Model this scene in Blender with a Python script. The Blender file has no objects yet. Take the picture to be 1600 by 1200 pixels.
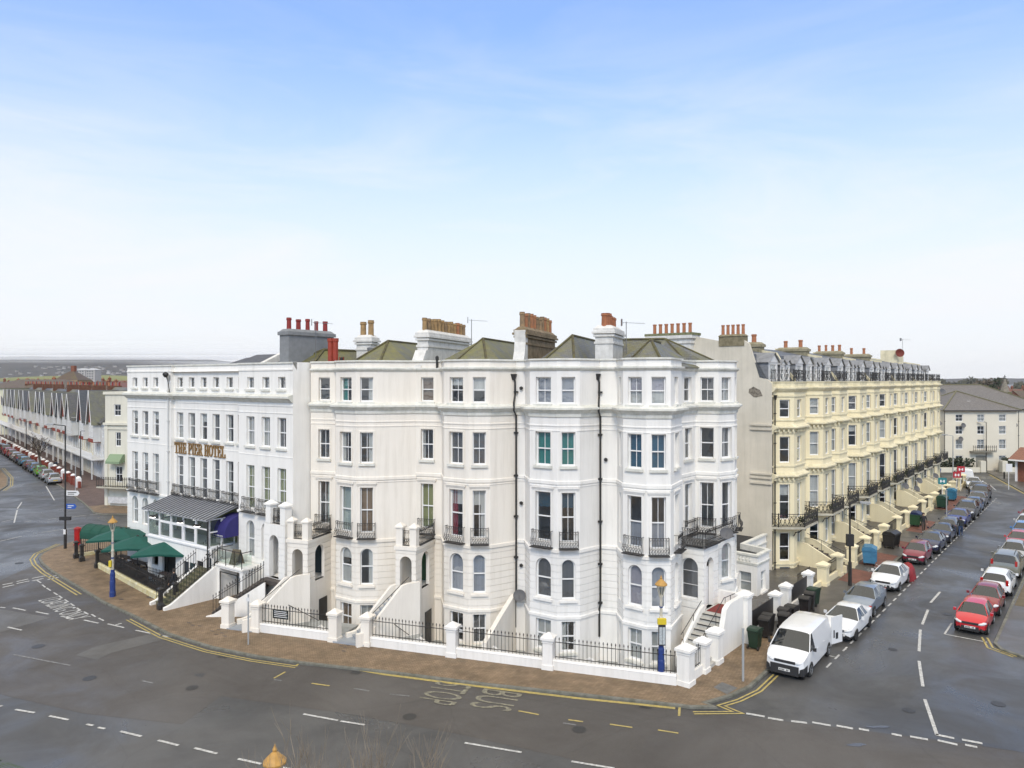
import bpy, math, random
from mathutils import Vector, noise
from mathutils.geometry import tessellate_polygon
R = math.radians
random.seed(7)
C = bpy.context.scene.collection
scene = bpy.context.scene
# ------------------------------------------------------------------ tags
def tag(o, label=None, cat=None, group=None, kind=None):
    if label: o['label'] = label
    if cat: o['category'] = cat
    if group: o['group'] = group
    if kind: o['kind'] = kind
    return o
def thing(name, loc, label, cat, group=None):
    o = bpy.data.objects.new(name, None); C.objects.link(o)
    o.location = loc; o.empty_display_size = .3
    return tag(o, label, cat, group)
def wloc(o):
    v = Vector((0, 0, 0))
    while o is not None:
        v = v + Vector(o.location); o = o.parent
    return v
# ------------------------------------------------------------------ materials
MATS = {}
def mk(name, col, rough=.6, metal=0, spec=.5, noise_s=None, amt=.12, col2=None, bump=0, bscale=20, stretch=None, streak=None, coat=0, detail=4):
    """principled with noise variation between col and col2, optional dirt streaks and bump"""
    if name in MATS: return MATS[name]
    m = bpy.data.materials.new(name); m.use_nodes = True; nt = m.node_tree; N = nt.nodes; Lk = nt.links
    b = N['Principled BSDF']; b.inputs['Base Color'].default_value = (*col, 1); b.inputs['Roughness'].default_value = rough
    b.inputs['Metallic'].default_value = metal; b.inputs['Specular IOR Level'].default_value = spec
    if coat: b.inputs['Coat Weight'].default_value = coat; b.inputs['Coat Roughness'].default_value = .05
    tc = N.new('ShaderNodeTexCoord')
    geo = tc.outputs['Object']
    out = None
    if noise_s:
        mp = N.new('ShaderNodeMapping'); Lk.new(geo, mp.inputs[0])
        if stretch: mp.inputs['Scale'].default_value = stretch
        n = N.new('ShaderNodeTexNoise'); n.inputs['Scale'].default_value = noise_s; n.inputs['Detail'].default_value = detail; n.inputs['Roughness'].default_value = .62
        Lk.new(mp.outputs[0], n.inputs['Vector'])
        r = N.new('ShaderNodeValToRGB'); r.color_ramp.elements[0].position = .33; r.color_ramp.elements[1].position = .7
        c2 = col2 if col2 else tuple(c*(1-amt) for c in col)
        r.color_ramp.elements[0].color = (*c2, 1); r.color_ramp.elements[1].color = (*col, 1)
        Lk.new(n.outputs['Fac'], r.inputs[0]); out = r.outputs[0]
    if streak:
        mp2 = N.new('ShaderNodeMapping'); mp2.inputs['Scale'].default_value = (1.6, 1.6, .12); Lk.new(geo, mp2.inputs[0])
        n2 = N.new('ShaderNodeTexNoise'); n2.inputs['Scale'].default_value = 1.6; n2.inputs['Detail'].default_value = 6; n2.inputs['Roughness'].default_value = .7
        Lk.new(mp2.outputs[0], n2.inputs['Vector'])
        r2 = N.new('ShaderNodeValToRGB'); r2.color_ramp.elements[0].position = .47; r2.color_ramp.elements[1].position = .76
        r2.color_ramp.elements[0].color = (0, 0, 0, 1); r2.color_ramp.elements[1].color = (.40, .40, .40, 1)
        Lk.new(n2.outputs['Fac'], r2.inputs[0])
        mx = N.new('ShaderNodeMixRGB'); Lk.new(r2.outputs[0], mx.inputs[0])
        if out: Lk.new(out, mx.inputs[1])
        else: mx.inputs[1].default_value = (*col, 1)
        mx.inputs[2].default_value = (*streak, 1); out = mx.outputs[0]
    if out: Lk.new(out, b.inputs['Base Color'])
    if bump:
        n3 = N.new('ShaderNodeTexNoise'); n3.inputs['Scale'].default_value = bscale; n3.inputs['Detail'].default_value = 5
        Lk.new(geo, n3.inputs['Vector'])
        bp = N.new('ShaderNodeBump'); bp.inputs['Strength'].default_value = bump; bp.inputs['Distance'].default_value = .02
        Lk.new(n3.outputs['Fac'], bp.inputs['Height']); Lk.new(bp.outputs[0], b.inputs['Normal'])
    MATS[name] = m
    return m
def slate(name, col, moss=.5, mosscol=(.09, .10, .015), scale=2.2, mcov=.5):
    if name in MATS: return MATS[name]
    m = bpy.data.materials.new(name); m.use_nodes = True; nt = m.node_tree; N = nt.nodes; Lk = nt.links
    b = N['Principled BSDF']; b.inputs['Roughness'].default_value = .55
    tc = N.new('ShaderNodeTexCoord'); mp = N.new('ShaderNodeMapping'); Lk.new(tc.outputs['UV'], mp.inputs[0])
    br = N.new('ShaderNodeTexBrick'); br.inputs['Scale'].default_value = scale; Lk.new(mp.outputs[0], br.inputs['Vector'])
    br.inputs['Color1'].default_value = (*col, 1); br.inputs['Color2'].default_value = (*[c*.72 for c in col], 1)
    br.inputs['Mortar'].default_value = (*[c*.3 for c in col], 1); br.inputs['Mortar Size'].default_value = .025
    br.inputs['Brick Width'].default_value = .55; br.inputs['Row Height'].default_value = .32
    n = N.new('ShaderNodeTexNoise'); n.inputs['Scale'].default_value = .9; n.inputs['Detail'].default_value = 7; n.inputs['Roughness'].default_value = .75
    Lk.new(tc.outputs['Object'], n.inputs['Vector'])
    r = N.new('ShaderNodeValToRGB'); r.color_ramp.elements[0].position = 1-mcov-.12; r.color_ramp.elements[1].position = 1-mcov+.12
    r.color_ramp.elements[0].color = (0, 0, 0, 1); r.color_ramp.elements[1].color = (moss, moss, moss, 1)
    Lk.new(n.outputs['Fac'], r.inputs[0])
    n2 = N.new('ShaderNodeTexNoise'); n2.inputs['Scale'].default_value = 3.5; n2.inputs['Detail'].default_value = 5
    Lk.new(tc.outputs['Object'], n2.inputs['Vector'])
    mc = N.new('ShaderNodeMixRGB'); mc.inputs[1].default_value = (*mosscol, 1); mc.inputs[2].default_value = (*[min(1, c*2.6) for c in mosscol], 1)
    Lk.new(n2.outputs['Fac'], mc.inputs[0])
    mx = N.new('ShaderNodeMixRGB'); Lk.new(r.outputs[0], mx.inputs[0]); Lk.new(br.outputs['Color'], mx.inputs[1]); Lk.new(mc.outputs[0], mx.inputs[2])
    Lk.new(mx.outputs[0], b.inputs['Base Color'])
    bp = N.new('ShaderNodeBump'); bp.inputs['Strength'].default_value = .5; bp.inputs['Distance'].default_value = .03
    Lk.new(br.outputs['Fac'], bp.inputs['Height']); bp.invert = True; Lk.new(bp.outputs[0], b.inputs['Normal'])
    MATS[name] = m; return m
def glass(name, tint=(.55, .6, .6), refl=.16, rough=.03):
    if name in MATS: return MATS[name]
    m = bpy.data.materials.new(name); m.use_nodes = True; nt = m.node_tree; N = nt.nodes; Lk = nt.links
    N.remove(N['Principled BSDF']); o = N['Material Output']
    t = N.new('ShaderNodeBsdfTransparent'); t.inputs[0].default_value = (*tint, 1)
    g = N.new('ShaderNodeBsdfGlossy'); g.inputs['Roughness'].default_value = rough; g.inputs['Color'].default_value = (.9, .95, 1, 1)
    lw = N.new('ShaderNodeLayerWeight'); lw.inputs['Blend'].default_value = .5
    pw = N.new('ShaderNodeMath'); pw.operation = 'POWER'; pw.inputs[1].default_value = 4; Lk.new(lw.outputs['Facing'], pw.inputs[0])
    ad = N.new('ShaderNodeMath'); ad.operation = 'ADD'; ad.inputs[1].default_value = refl+.04; Lk.new(pw.outputs[0], ad.inputs[0]); ad.use_clamp = True
    mx = N.new('ShaderNodeMixShader'); Lk.new(ad.outputs[0], mx.inputs[0]); Lk.new(t.outputs[0], mx.inputs[1]); Lk.new(g.outputs[0], mx.inputs[2])
    # faint waviness of old glass
    tc = N.new('ShaderNodeTexCoord'); n = N.new('ShaderNodeTexNoise'); n.inputs['Scale'].default_value = 1.7
    Lk.new(tc.outputs['Object'], n.inputs['Vector']); bp = N.new('ShaderNodeBump'); bp.inputs['Strength'].default_value = .25; bp.inputs['Distance'].default_value = .05
    Lk.new(n.outputs['Fac'], bp.inputs['Height']); Lk.new(bp.outputs[0], g.inputs['Normal'])
    Lk.new(mx.outputs[0], o.inputs[0]); MATS[name] = m; return m
W_BR = lambda: mk('stucco_bright_white', (.88, .86, .815), .75, noise_s=.7, amt=.05, streak=(.56, .55, .51), bump=.15, bscale=14)
W_CR = lambda: mk('stucco_cream_white', (.85, .80, .72), .75, noise_s=.6, amt=.05, streak=(.54, .49, .41), bump=.15, bscale=14)
W_WH = lambda: mk('stucco_soft_white', (.84, .82, .785), .75, noise_s=.6, amt=.06, streak=(.52, .50, .45), bump=.15, bscale=14)
W_TR = lambda: mk('stucco_trim_weathered', (.77, .76, .71), .8, noise_s=2.6, col2=(.62, .62, .56), streak=(.33, .34, .28), bump=.2, bscale=18)
W_YE = lambda: mk('stucco_yellow', (.86, .765, .52), .75, noise_s=.5, amt=.08, streak=(.62, .54, .36), bump=.15, bscale=14)
W_YT = lambda: mk('stucco_yellow_trim', (.82, .745, .535), .8, noise_s=2.2, col2=(.62, .56, .38), streak=(.38, .34, .22), bump=.2)
W_BE = lambda: mk('render_beige_blank', (.68, .63, .53), .85, noise_s=.45, col2=(.55, .51, .42), streak=(.38, .36, .30), bump=.25, bscale=9, detail=8)
INT = lambda: mk('room_interior', (.42, .39, .36), .9, noise_s=.6, col2=(.24, .22, .21))
FRM = lambda: mk('window_paint', (.82, .82, .81), .45)
BLK = lambda: mk('black_iron', (.018, .018, .02), .5, noise_s=6, col2=(.03, .027, .024))
LEAD = lambda: mk('lead_grey', (.20, .21, .225), .5, noise_s=3, col2=(.13, .135, .14))
PIPE = lambda: mk('pipe_black', (.02, .02, .02), .5)
CAPM = lambda: mk('weathered_cap', (.74, .73, .68), .85, noise_s=7, col2=(.50, .50, .44), bump=.3)
STEPG = lambda: mk('painted_step_grey', (.36, .39, .42), .6, noise_s=2, col2=(.28, .30, .33))
CONC = lambda: mk('area_concrete', (.42, .43, .42), .7, noise_s=1.5, col2=(.28, .29, .28))
PANE = lambda: glass('window_glass', (.82, .84, .84), .10)
# ------------------------------------------------------------------ frames and meshes
class F:
    def __init__(s, O, d, z=0):
        L = math.hypot(*d); s.O = O; s.d = (d[0]/L, d[1]/L); s.n = (s.d[1], -s.d[0]); s.z = z
    def P(s, a, o=0, z=0): return (s.O[0]+s.d[0]*a+s.n[0]*o, s.O[1]+s.d[1]*a+s.n[1]*o, z+s.z)
    def seg(s, p, q):
        A = s.P(*p); B = s.P(*q); f = F((A[0], A[1]), (B[0]-A[0], B[1]-A[1])); return f, math.hypot(B[0]-A[0], B[1]-A[1])
    def sub(s, a, o): p = s.P(a, o); return F((p[0], p[1]), s.d)
ID = F((0, 0), (1, 0)); ID.n = (0, 1)      # identity: s=x, o=y
FOC = 1150.; CH = 14.; HY = 594.
def G(x, y, z=0):
    Z = FOC*(CH-z)/(y-HY); return ((x-800)/FOC*Z, Z)
class MB:
    def __init__(s): s.v = []; s.f = []; s.m = []; s.uv = None
    def add(s, vs, fs, m=0):
        n = len(s.v); s.v += vs; s.f += [tuple(i+n for i in f) for f in fs]; s.m += [m]*len(fs)
    def poly(s, pts, m=0): s.add([tuple(p) for p in pts], [tuple(range(len(pts)))], m)
    def box(s, f, a0, a1, o0, o1, z0, z1, m=0):
        v = [f.P(a, o, z) for z in (z0, z1) for a, o in ((a0, o0), (a1, o0), (a1, o1), (a0, o1))]
        s.add(v, [(0, 1, 2, 3), (4, 5, 6, 7), (0, 1, 5, 4), (1, 2, 6, 5), (2, 3, 7, 6), (3, 0, 4, 7)], m)
    def frust(s, f, a, o, z0, z1, w0, w1, m=0, d0=None, d1=None):
        d0 = w0 if d0 is None else d0; d1 = w1 if d1 is None else d1
        v = [f.P(a+i*w/2, o+j*d/2, z) for z, w, d in ((z0, w0, d0), (z1, w1, d1)) for i, j in ((-1, -1), (1, -1), (1, 1), (-1, 1))]
        s.add(v, [(0, 1, 2, 3), (4, 5, 6, 7), (0, 1, 5, 4), (1, 2, 6, 5), (2, 3, 7, 6), (3, 0, 4, 7)], m)
    def prism(s, f, pts, o0, o1, m=0):   # pts (a,z) outline extruded along o
        n = len(pts); v = [f.P(a, o0, z) for a, z in pts]+[f.P(a, o1, z) for a, z in pts]
        s.add(v, [tuple(range(n)), tuple(range(n, 2*n))]+[(i, (i+1) % n, n+(i+1) % n, n+i) for i in range(n)], m)
    def tube(s, pts, r, n=6, m=0, cap=True):
        pts = [Vector(p) for p in pts]; rs = r if isinstance(r, (list, tuple)) else [r]*len(pts); b = len(s.v)
        up = None
        for i, p in enumerate(pts):
            t = (pts[min(i+1, len(pts)-1)]-pts[max(i-1, 0)])
            if t.length < 1e-9: t = Vector((0, 0, 1))
            t.normalize(); a = Vector((0, 0, 1)) if abs(t.z) < .9 else Vector((1, 0, 0))
            u = t.cross(a).normalized(); w = t.cross(u)
            for k in range(n):
                c = 2*math.pi*k/n+math.pi/n; q = p+(u*math.cos(c)+w*math.sin(c))*rs[i]; s.v.append(tuple(q))
        for i in range(len(pts)-1):
            for k in range(n):
                s.f.append((b+i*n+k, b+i*n+(k+1) % n, b+(i+1)*n+(k+1) % n, b+(i+1)*n+k)); s.m.append(m)
        if cap:
            s.f.append(tuple(b+k for k in range(n))); s.m.append(m)
            s.f.append(tuple(b+(len(pts)-1)*n+k for k in range(n))); s.m.append(m)
    def lathe(s, c, prof, n=12, m=0):
        b = len(s.v)
        for r, z in prof:
            for k in range(n):
                t = 2*math.pi*k/n; s.v.append((c[0]+r*math.cos(t), c[1]+r*math.sin(t), c[2]+z))
        for i in range(len(prof)-1):
            for k in range(n):
                s.f.append((b+i*n+k, b+i*n+(k+1) % n, b+(i+1)*n+(k+1) % n, b+(i+1)*n+k)); s.m.append(m)
        s.f.append(tuple(b+k for k in range(n))); s.m.append(m)
        s.f.append(tuple(b+(len(prof)-1)*n+k for k in range(n))); s.m.append(m)
    def build(s, name, mats, parent=None, smooth=False, loc=None, uv=False):
        if not s.v: return None
        me = bpy.data.meshes.new(name)
        if not isinstance(mats, (list, tuple)): mats = [mats]
        off = wloc(parent) if parent else Vector(loc or (0, 0, 0))
        me.from_pydata([(a-off[0], b-off[1], c-off[2]) for a, b, c in s.v], [], s.f)
        for m in mats: me.materials.append(m)
        if len(mats) > 1: me.polygons.foreach_set('material_index', s.m)
        if smooth: me.polygons.foreach_set('use_smooth', [True]*len(me.polygons))
        if uv:
            ul = me.uv_layers.new(name='UVMap')
            for p in me.polygons:
                n = p.normal; t = Vector((0, 0, 1)).cross(n)
                t = t.normalized() if t.length > 1e-4 else Vector((1, 0, 0)); b = n.cross(t)
                for li in p.loop_indices:
                    co = me.vertices[me.loops[li].vertex_index].co; ul.data[li].uv = (co.dot(t), co.dot(b))
        me.update()
        o = bpy.data.objects.new(name, me); C.objects.link(o)
        if parent: o.parent = parent
        else: o.location = off
        return o
GR = .04
def panel(mb, f, L, z0, z1, ops, groove=None, rev=.2, m=0):
    """wall sheet in frame f with openings (a0,a1,z0,z1,arch) and reveals; groove=(z0,z1,step) rusticated joints"""
    xs = {0, L}; zs = {z0, z1}; gz = []
    for o in ops: xs |= {o[0], o[1]}; zs |= {o[2], o[3]}
    if groove:
        z = groove[0]
        while z < groove[1]:
            gz.append((z, z+GR)); zs |= {z, z+GR}; z += groove[2]
    xs = sorted(xs); zs = sorted(zs)
    for j in range(len(zs)-1):
        zc = (zs[j]+zs[j+1])/2; g = any(a <= zc <= b for a, b in gz); dp = -.035 if g else 0
        for i in range(len(xs)-1):
            xc = (xs[i]+xs[i+1])/2
            if any(o[0] < xc < o[1] and o[2] < zc < o[3] for o in ops): continue
            a, b, c, d = xs[i], xs[i+1], zs[j], zs[j+1]
            mb.poly([f.P(a, dp, c), f.P(b, dp, c), f.P(b, dp, d), f.P(a, dp, d)], m)
            if g:
                mb.poly([f.P(a, 0, c), f.P(b, 0, c), f.P(b, dp, c), f.P(a, dp, c)], m)
                mb.poly([f.P(a, 0, d), f.P(b, 0, d), f.P(b, dp, d), f.P(a, dp, d)], m)
    for a0, a1, b0, b1, arch in ops:
        r = (a1-a0)/2; sp = b1-r if arch else b1
        mb.poly([f.P(a0, 0, b0), f.P(a0, -rev, b0), f.P(a0, -rev, sp), f.P(a0, 0, sp)], m)
        mb.poly([f.P(a1, 0, b0), f.P(a1, -rev, b0), f.P(a1, -rev, sp), f.P(a1, 0, sp)], m)
        mb.poly([f.P(a0, 0, b0), f.P(a1, 0, b0), f.P(a1, -rev, b0), f.P(a0, -rev, b0)], m)
        if not arch: mb.poly([f.P(a0, 0, b1), f.P(a1, 0, b1), f.P(a1, -rev, b1), f.P(a0, -rev, b1)], m)
        else:
            ac = (a0+a1)/2; arc = [(ac-r*math.cos(math.pi*k/10), sp+r*math.sin(math.pi*k/10)) for k in range(11)]
            for k in range(10):
                p, q = arc[k], arc[k+1]; mb.poly([f.P(p[0], 0, p[1]), f.P(q[0], 0, q[1]), f.P(q[0], -rev, q[1]), f.P(p[0], -rev, p[1])], m)
                mb.poly([f.P(p[0], 0, p[1]), f.P(q[0], 0, q[1]), f.P(q[0], 0, b1), f.P(p[0], 0, b1)], m)
def offset_path(pts, off):
    out = []
    for i, p in enumerate(pts):
        ns = []
        for a, b in ((i-1, i), (i, i+1)):
            if a >= 0 and b < len(pts):
                t = (pts[b][0]-pts[a][0], pts[b][1]-pts[a][1]); l = math.hypot(*t); ns.append((-t[1]/l, t[0]/l))
        if len(ns) == 2:
            n = (ns[0][0]+ns[1][0], ns[0][1]+ns[1][1]); l = math.hypot(*n); n = (n[0]/l, n[1]/l); k = min(2.2, 1/max(.3, n[0]*ns[0][0]+n[1]*ns[0][1]))
        else: n = ns[0]; k = 1
        out.append((p[0]+n[0]*off*k, p[1]+n[1]*off*k))
    return out
def sweep(mb, f, pts, prof, m=0, ends=True):
    rings = [offset_path(pts, o) for o, z in prof]; b = len(mb.v); n = len(pts)
    for rg, (o, z) in zip(rings, prof): mb.v += [f.P(a, q, z) for a, q in rg]
    for j in range(len(prof)-1):
        for i in range(n-1):
            mb.f.append((b+j*n+i, b+j*n+i+1, b+(j+1)*n+i+1, b+(j+1)*n+i)); mb.m.append(m)
    if ends:
        for i in (0, n-1): mb.f.append(tuple(b+j*n+i for j in range(len(prof)))); mb.m.append(m)
# ------------------------------------------------------------------ windows
CUR = {'net': (.62, .62, .60), 'white': (.72, .72, .70), 'tan': (.28, .20, .14), 'teal': (.03, .28, .26), 'blue': (.03, .14, .24), 'grey': (.16, .16, .17),
       'lilac': (.42, .44, .50), 'green': (.35, .38, .18), 'red': (.28, .03, .05), 'palegreen': (.50, .58, .55), 'darkblue': (.02, .09, .15), 'lace': (.50, .48, .55), 'dark': (.06, .06, .065)}
def curm(c): return mk('curtain_'+c, CUR[c], .9, noise_s=5, amt=.25, stretch=(1, 1, .1))
def curtain(f, a0, a1, z0, z1, kind, parent, arch=False):
    """kind: 'full:net' | 'side:white' | 'blind:white' | 'left:' 'right:'"""
    if not kind: return
    for kd in kind.split('+'):
        k, c = kd.split(':'); mb = MB(); w = a1-a0; o = -.27
        def sheet(x0, x1, b0, b1, wav=.03):
            n = max(4, int((x1-x0)/.07)); vs = []; fs = []
            for i in range(n+1):
                x = x0+(x1-x0)*i/n; oo = o+wav*(1 if i % 2 else -1)
                vs += [f.P(x, oo, b0), f.P(x, oo*1.0, b1)]
            mb.add(vs, [(2*i, 2*i+2, 2*i+3, 2*i+1) for i in range(n)])
        if k == 'full': sheet(a0-.05, a1+.05, z0, z1)
        elif k == 'half': sheet(a0-.05, a1+.05, z0, z0+(z1-z0)*.5)
        elif k == 'side': sheet(a0-.05, a0+w*.22, z0, z1); sheet(a1-w*.22, a1+.05, z0, z1)
        elif k == 'left': sheet(a0-.05, a0+w*.4, z0, z1)
        elif k == 'right': sheet(a1-w*.4, a1+.05, z0, z1)
        elif k == 'blind': sheet(a0-.05, a1+.05, z1-(z1-z0)*.32, z1, 0.002)
        elif k == 'blindh': sheet(a0-.05, a1+.05, z1-(z1-z0)*.55, z1, 0.002)
        mb.build('blind' if k[0] == 'b' else 'curtain', curm(c), parent, smooth=(k[0] != 'b'))
def window(f, a0, a1, z0, z1, parent, arch=False, bars=0, cur=None, sill=True, rail=True, dep=.17, ft=.055, sillm=None, frm=None, hb=0, name='window'):
    mb = MB(); o0, o1 = -dep-.05, -dep; r = (a1-a0)/2; sp = z1-r if arch else z1; zm = z0+(z1-z0)*.5
    mb.box(f, a0, a0+ft, o0, o1, z0, sp); mb.box(f, a1-ft, a1, o0, o1, z0, sp); mb.box(f, a0+ft, a1-ft, o0, o1, z0, z0+ft*1.3)
    if arch:
        ac = (a0+a1)/2
        for k in range(8):
            t0, t1 = math.pi*k/8, math.pi*(k+1)/8
            q = [(ac-r*math.cos(t0), sp+r*math.sin(t0)), (ac-r*math.cos(t1), sp+r*math.sin(t1)), (ac-(r-ft)*math.cos(t1), sp+(r-ft)*math.sin(t1)), (ac-(r-ft)*math.cos(t0), sp+(r-ft)*math.sin(t0))]
            mb.prism(f, q, o0, o1)
    else: mb.box(f, a0+ft, a1-ft, o0, o1, z1-ft, z1)
    if rail: mb.box(f, a0+ft, a1-ft, o0, o1+.02, zm-.03, zm+.03)
    ztop = z1-ft-(r*.15 if arch else 0)
    for k in range(bars):
        a = a0+(a1-a0)*(k+1)/(bars+1)
        mb.box(f, a-.014, a+.014, o0+.01, o1-.01, z0+ft, zm-.03); mb.box(f, a-.014, a+.014, o0+.01, o1-.01, zm+.03, ztop)
    for k in range(hb):
        z = z0+(z1-z0)*((k+1)/(hb+1)); mb.box(f, a0+ft, a1-ft, o0+.012, o1-.012, z-.012, z+.012)
    w = mb.build(name, frm or FRM(), parent)
    g = MB()
    if arch:
        ac = (a0+a1)/2; pts = [(a0+.01, z0+.02)]+[(ac-(r-.01)*math.cos(math.pi*k/8), sp+(r-.01)*math.sin(math.pi*k/8)) for k in range(9)]+[(a1-.01, z0+.02)]
        g.poly([f.P(a, -dep-.03, z) for a, z in pts])
    else: g.poly([f.P(a0+.01, -dep-.03, z0+.02), f.P(a1-.01, -dep-.03, z0+.02), f.P(a1-.01, -dep-.03, z1-.01), f.P(a0+.01, -dep-.03, z1-.01)])
    g.build('pane', PANE(), w)
    curtain(f, a0, a1, z0, z1, cur, w)
    if sill:
        s = MB(); s.box(f, a0-.1, a1+.1, .003, .13, z0-.14, z0-.02); s.build('sill', sillm or W_TR(), w)
    return w
def balconette(f, a0, a1, z, parent, h=.86, dp=.38):
    """cast iron window guard with bellied bars"""
    mb = MB(); n = max(4, int(round((a1-a0)/.15)))
    def prof(t):  # outward belly for height fraction
        return dp*(.45+.52*math.exp(-((t-.28)/.22)**2)+.18*t*t)
    hs = [0, .12, .28, .45, .65, .85, 1]
    for i in range(n+1):
        a = a0+(a1-a0)*i/n
        mb.tube([f.P(a, prof(t), z+h*t) for t in hs], .013, 4)
        if i < n:   # scroll work between bars
            am = a+(a1-a0)/n/2
            mb.tube([f.P(am-.05, prof(.2), z+.08), f.P(am, prof(.28), z+.17), f.P(am+.05, prof(.3), z+.3), f.P(am, prof(.35), z+.36), f.P(am-.04, prof(.3), z+.28)], .016, 4)
            mb.tube([f.P(am-.05, prof(.9), z+h*.93), f.P(am, prof(.8), z+h*.8), f.P(am+.05, prof(.9), z+h*.93)], .012, 4)
    for a in (a0, a1):
        mb.tube([f.P(a, 0.01, z+h), f.P(a, prof(1), z+h)], .014, 4)
        for q in (.3, .6): mb.tube([f.P(a, q*prof(.3), z+.05), f.P(a, q*prof(.3), z+h*.98)], .011, 4)
    mb.tube([f.P(a0, prof(1), z+h), f.P(a1, prof(1), z+h)], .018, 4)
    mb.tube([f.P(a0, prof(.4), z+.4), f.P(a1, prof(.4), z+.4)], .012, 4)
    mb.box(f, a0-.02, a1+.02, .004, prof(.28)+.03, z-.06, z-.01)
    return mb.build('window_guard', BLK(), parent)
# ================================================================== frames of the place
M = F((4.77, 40), (.949, -.3157))            # street front of the white houses
T = F((7.94, 33.8), (.632, .775))            # frontage line of the side street
HL = (-29.79, 57.); HR = (-13.11, 45.)
H = F(HL, (HR[0]-HL[0], HR[1]-HL[1]))
LH = 20.55
def chimney(parent, f, a0, a1, o0, o1, z0, z1, pots, potm, wm, r=.13, ph=.75, two=False, capm=None, along='o', mould=True):
    mb = MB(); mb.box(f, a0, a1, o0, o1, z0, z1-.3)
    if mould:
        for zz, e in ((z1-.95, .06), (z1-.55, .10), (z1-.38, .17)): mb.box(f, a0-e, a1+e, o0-e, o1+e, zz, zz+.12)
    mb.box(f, a0-.1, a1+.1, o0-.1, o1+.1, z1-.3, z1-.08)
    mb.frust(f, (a0+a1)/2, (o0+o1)/2, z1-.08, z1+.1, a1-a0+.1, a1-a0-.25, d0=o1-o0+.1, d1=o1-o0-.3)
    c = mb.build('chimney', [wm], parent)
    n = pots
    for i in range(n):
        t = (i+.5)/n
        if along == 'o': a, o = (a0+a1)/2, o1+(o0-o1)*t
        else: a, o = a0+(a1-a0)*t, (o0+o1)/2
        k = r*random.uniform(.88, 1.1); hh = ph*random.uniform(.9, 1.08)
        p = f.P(a+random.uniform(-.02, .02), o, z1+.04)
        q = MB(); q.lathe(p, [(k*1.1, 0), (k, .05), (k*.92, hh*.78), (k*1.15, hh*.82), (k*1.15, hh*.9), (k, hh*.93), (k*1.08, hh), (k*.8, hh), (k*.8, hh-.1)], 10)
        q.build('chimney_pot', random.choice(potm) if isinstance(potm, list) else potm, c, smooth=False)
    return c
POT = lambda: [mk('clay_pot_buff', (.42, .27, .12), .85, noise_s=5, col2=(.24, .16, .08)), mk('clay_pot_orange', (.42, .17, .07), .85, noise_s=5, col2=(.28, .14, .08)), mk('clay_pot_tan', (.36, .24, .13), .85, noise_s=4, col2=(.15, .11, .07))]
POTR = lambda: mk('clay_pot_red', (.30, .035, .03), .7, noise_s=4, amt=.3)
POTO = lambda: mk('clay_pot_plain_orange', (.44, .18, .09), .8, noise_s=5, amt=.25)
def pipe(parent, f, a, o, z0, z1, hopper=True, m=None, r=.05):
    mb = MB(); mb.tube([f.P(a, o+.08, z0), f.P(a, o+.08, z1-.5), f.P(a, o+.08, z1)], r, 6)
    for i in range(int((z1-z0)/2.2)):
        z = z0+1+i*2.2; mb.box(f, a-.09, a+.09, o+.01, o+.15, z, z+.07)
    if hopper: mb.frust(f, a, o+.1, z1-.35, z1, .12, .3, d0=.12, d1=.2)
    return mb.build('downpipe', m or PIPE(), parent)
def aerial(parent, p, h=1.6, ang=0):
    mb = MB(); x, y, z = p; mb.tube([(x, y, z), (x, y, z+h)], .025, 5)
    c, s = math.cos(ang), math.sin(ang)
    mb.tube([(x-.2*c, y-.2*s, z+h-.05), (x+1.1*c, y+1.1*s, z+h-.12)], .015, 4)
    for k in range(7):
        q = -.15+k*.19; l = .24-.01*k; mb.tube([(x+q*c-l*s, y+q*s+l*c, z+h-.07), (x+q*c+l*s, y+q*s-l*c, z+h-.07)], .008, 3)
    mb.box(F((x, y), (c, s)), -.28, -.24, -.22, .22, z+h-.25, z+h+.15)
    return mb.build('aerial', mk('aerial_metal', (.3, .3, .3), .4, metal=.8), parent)
def dish(parent, p, face, r=.32, m=None, el=.5):
    mb = MB(); fx = Vector(face).normalized(); n = (fx*math.cos(el)+Vector((0, 0, math.sin(el)))).normalized(); u = n.cross(Vector((0, 0, 1))).normalized(); w = n.cross(u)
    c = Vector(p)+fx*.3; b = len(mb.v); K = 14
    for i in range(4):
        rr = r*i/3+.001
        for k in range(K):
            t = 2*math.pi*k/K; q = c+(u*math.cos(t)+w*math.sin(t)*.92)*rr+n*(.35*rr*rr/r); mb.v.append(tuple(q))
    for i in range(3):
        for k in range(K): mb.f.append((b+i*K+k, b+i*K+(k+1) % K, b+(i+1)*K+(k+1) % K, b+(i+1)*K+k)); mb.m.append(0)
    mb.tube([tuple(Vector(p)), tuple(c)], .02, 5); mb.tube([tuple(c-w*r*.0+Vector((0, 0, -r*.7))), tuple(c+n*r*1.1)], .012, 4); 
    q = c+n*r*1.1; mb.lathe((q.x, q.y, q.z-.04), [(.03, 0), (.035, .08)], 6)
    return mb.build('satellite_dish', m or mk('dish_grey', (.12, .12, .125), .6), parent, smooth=True)
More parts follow.
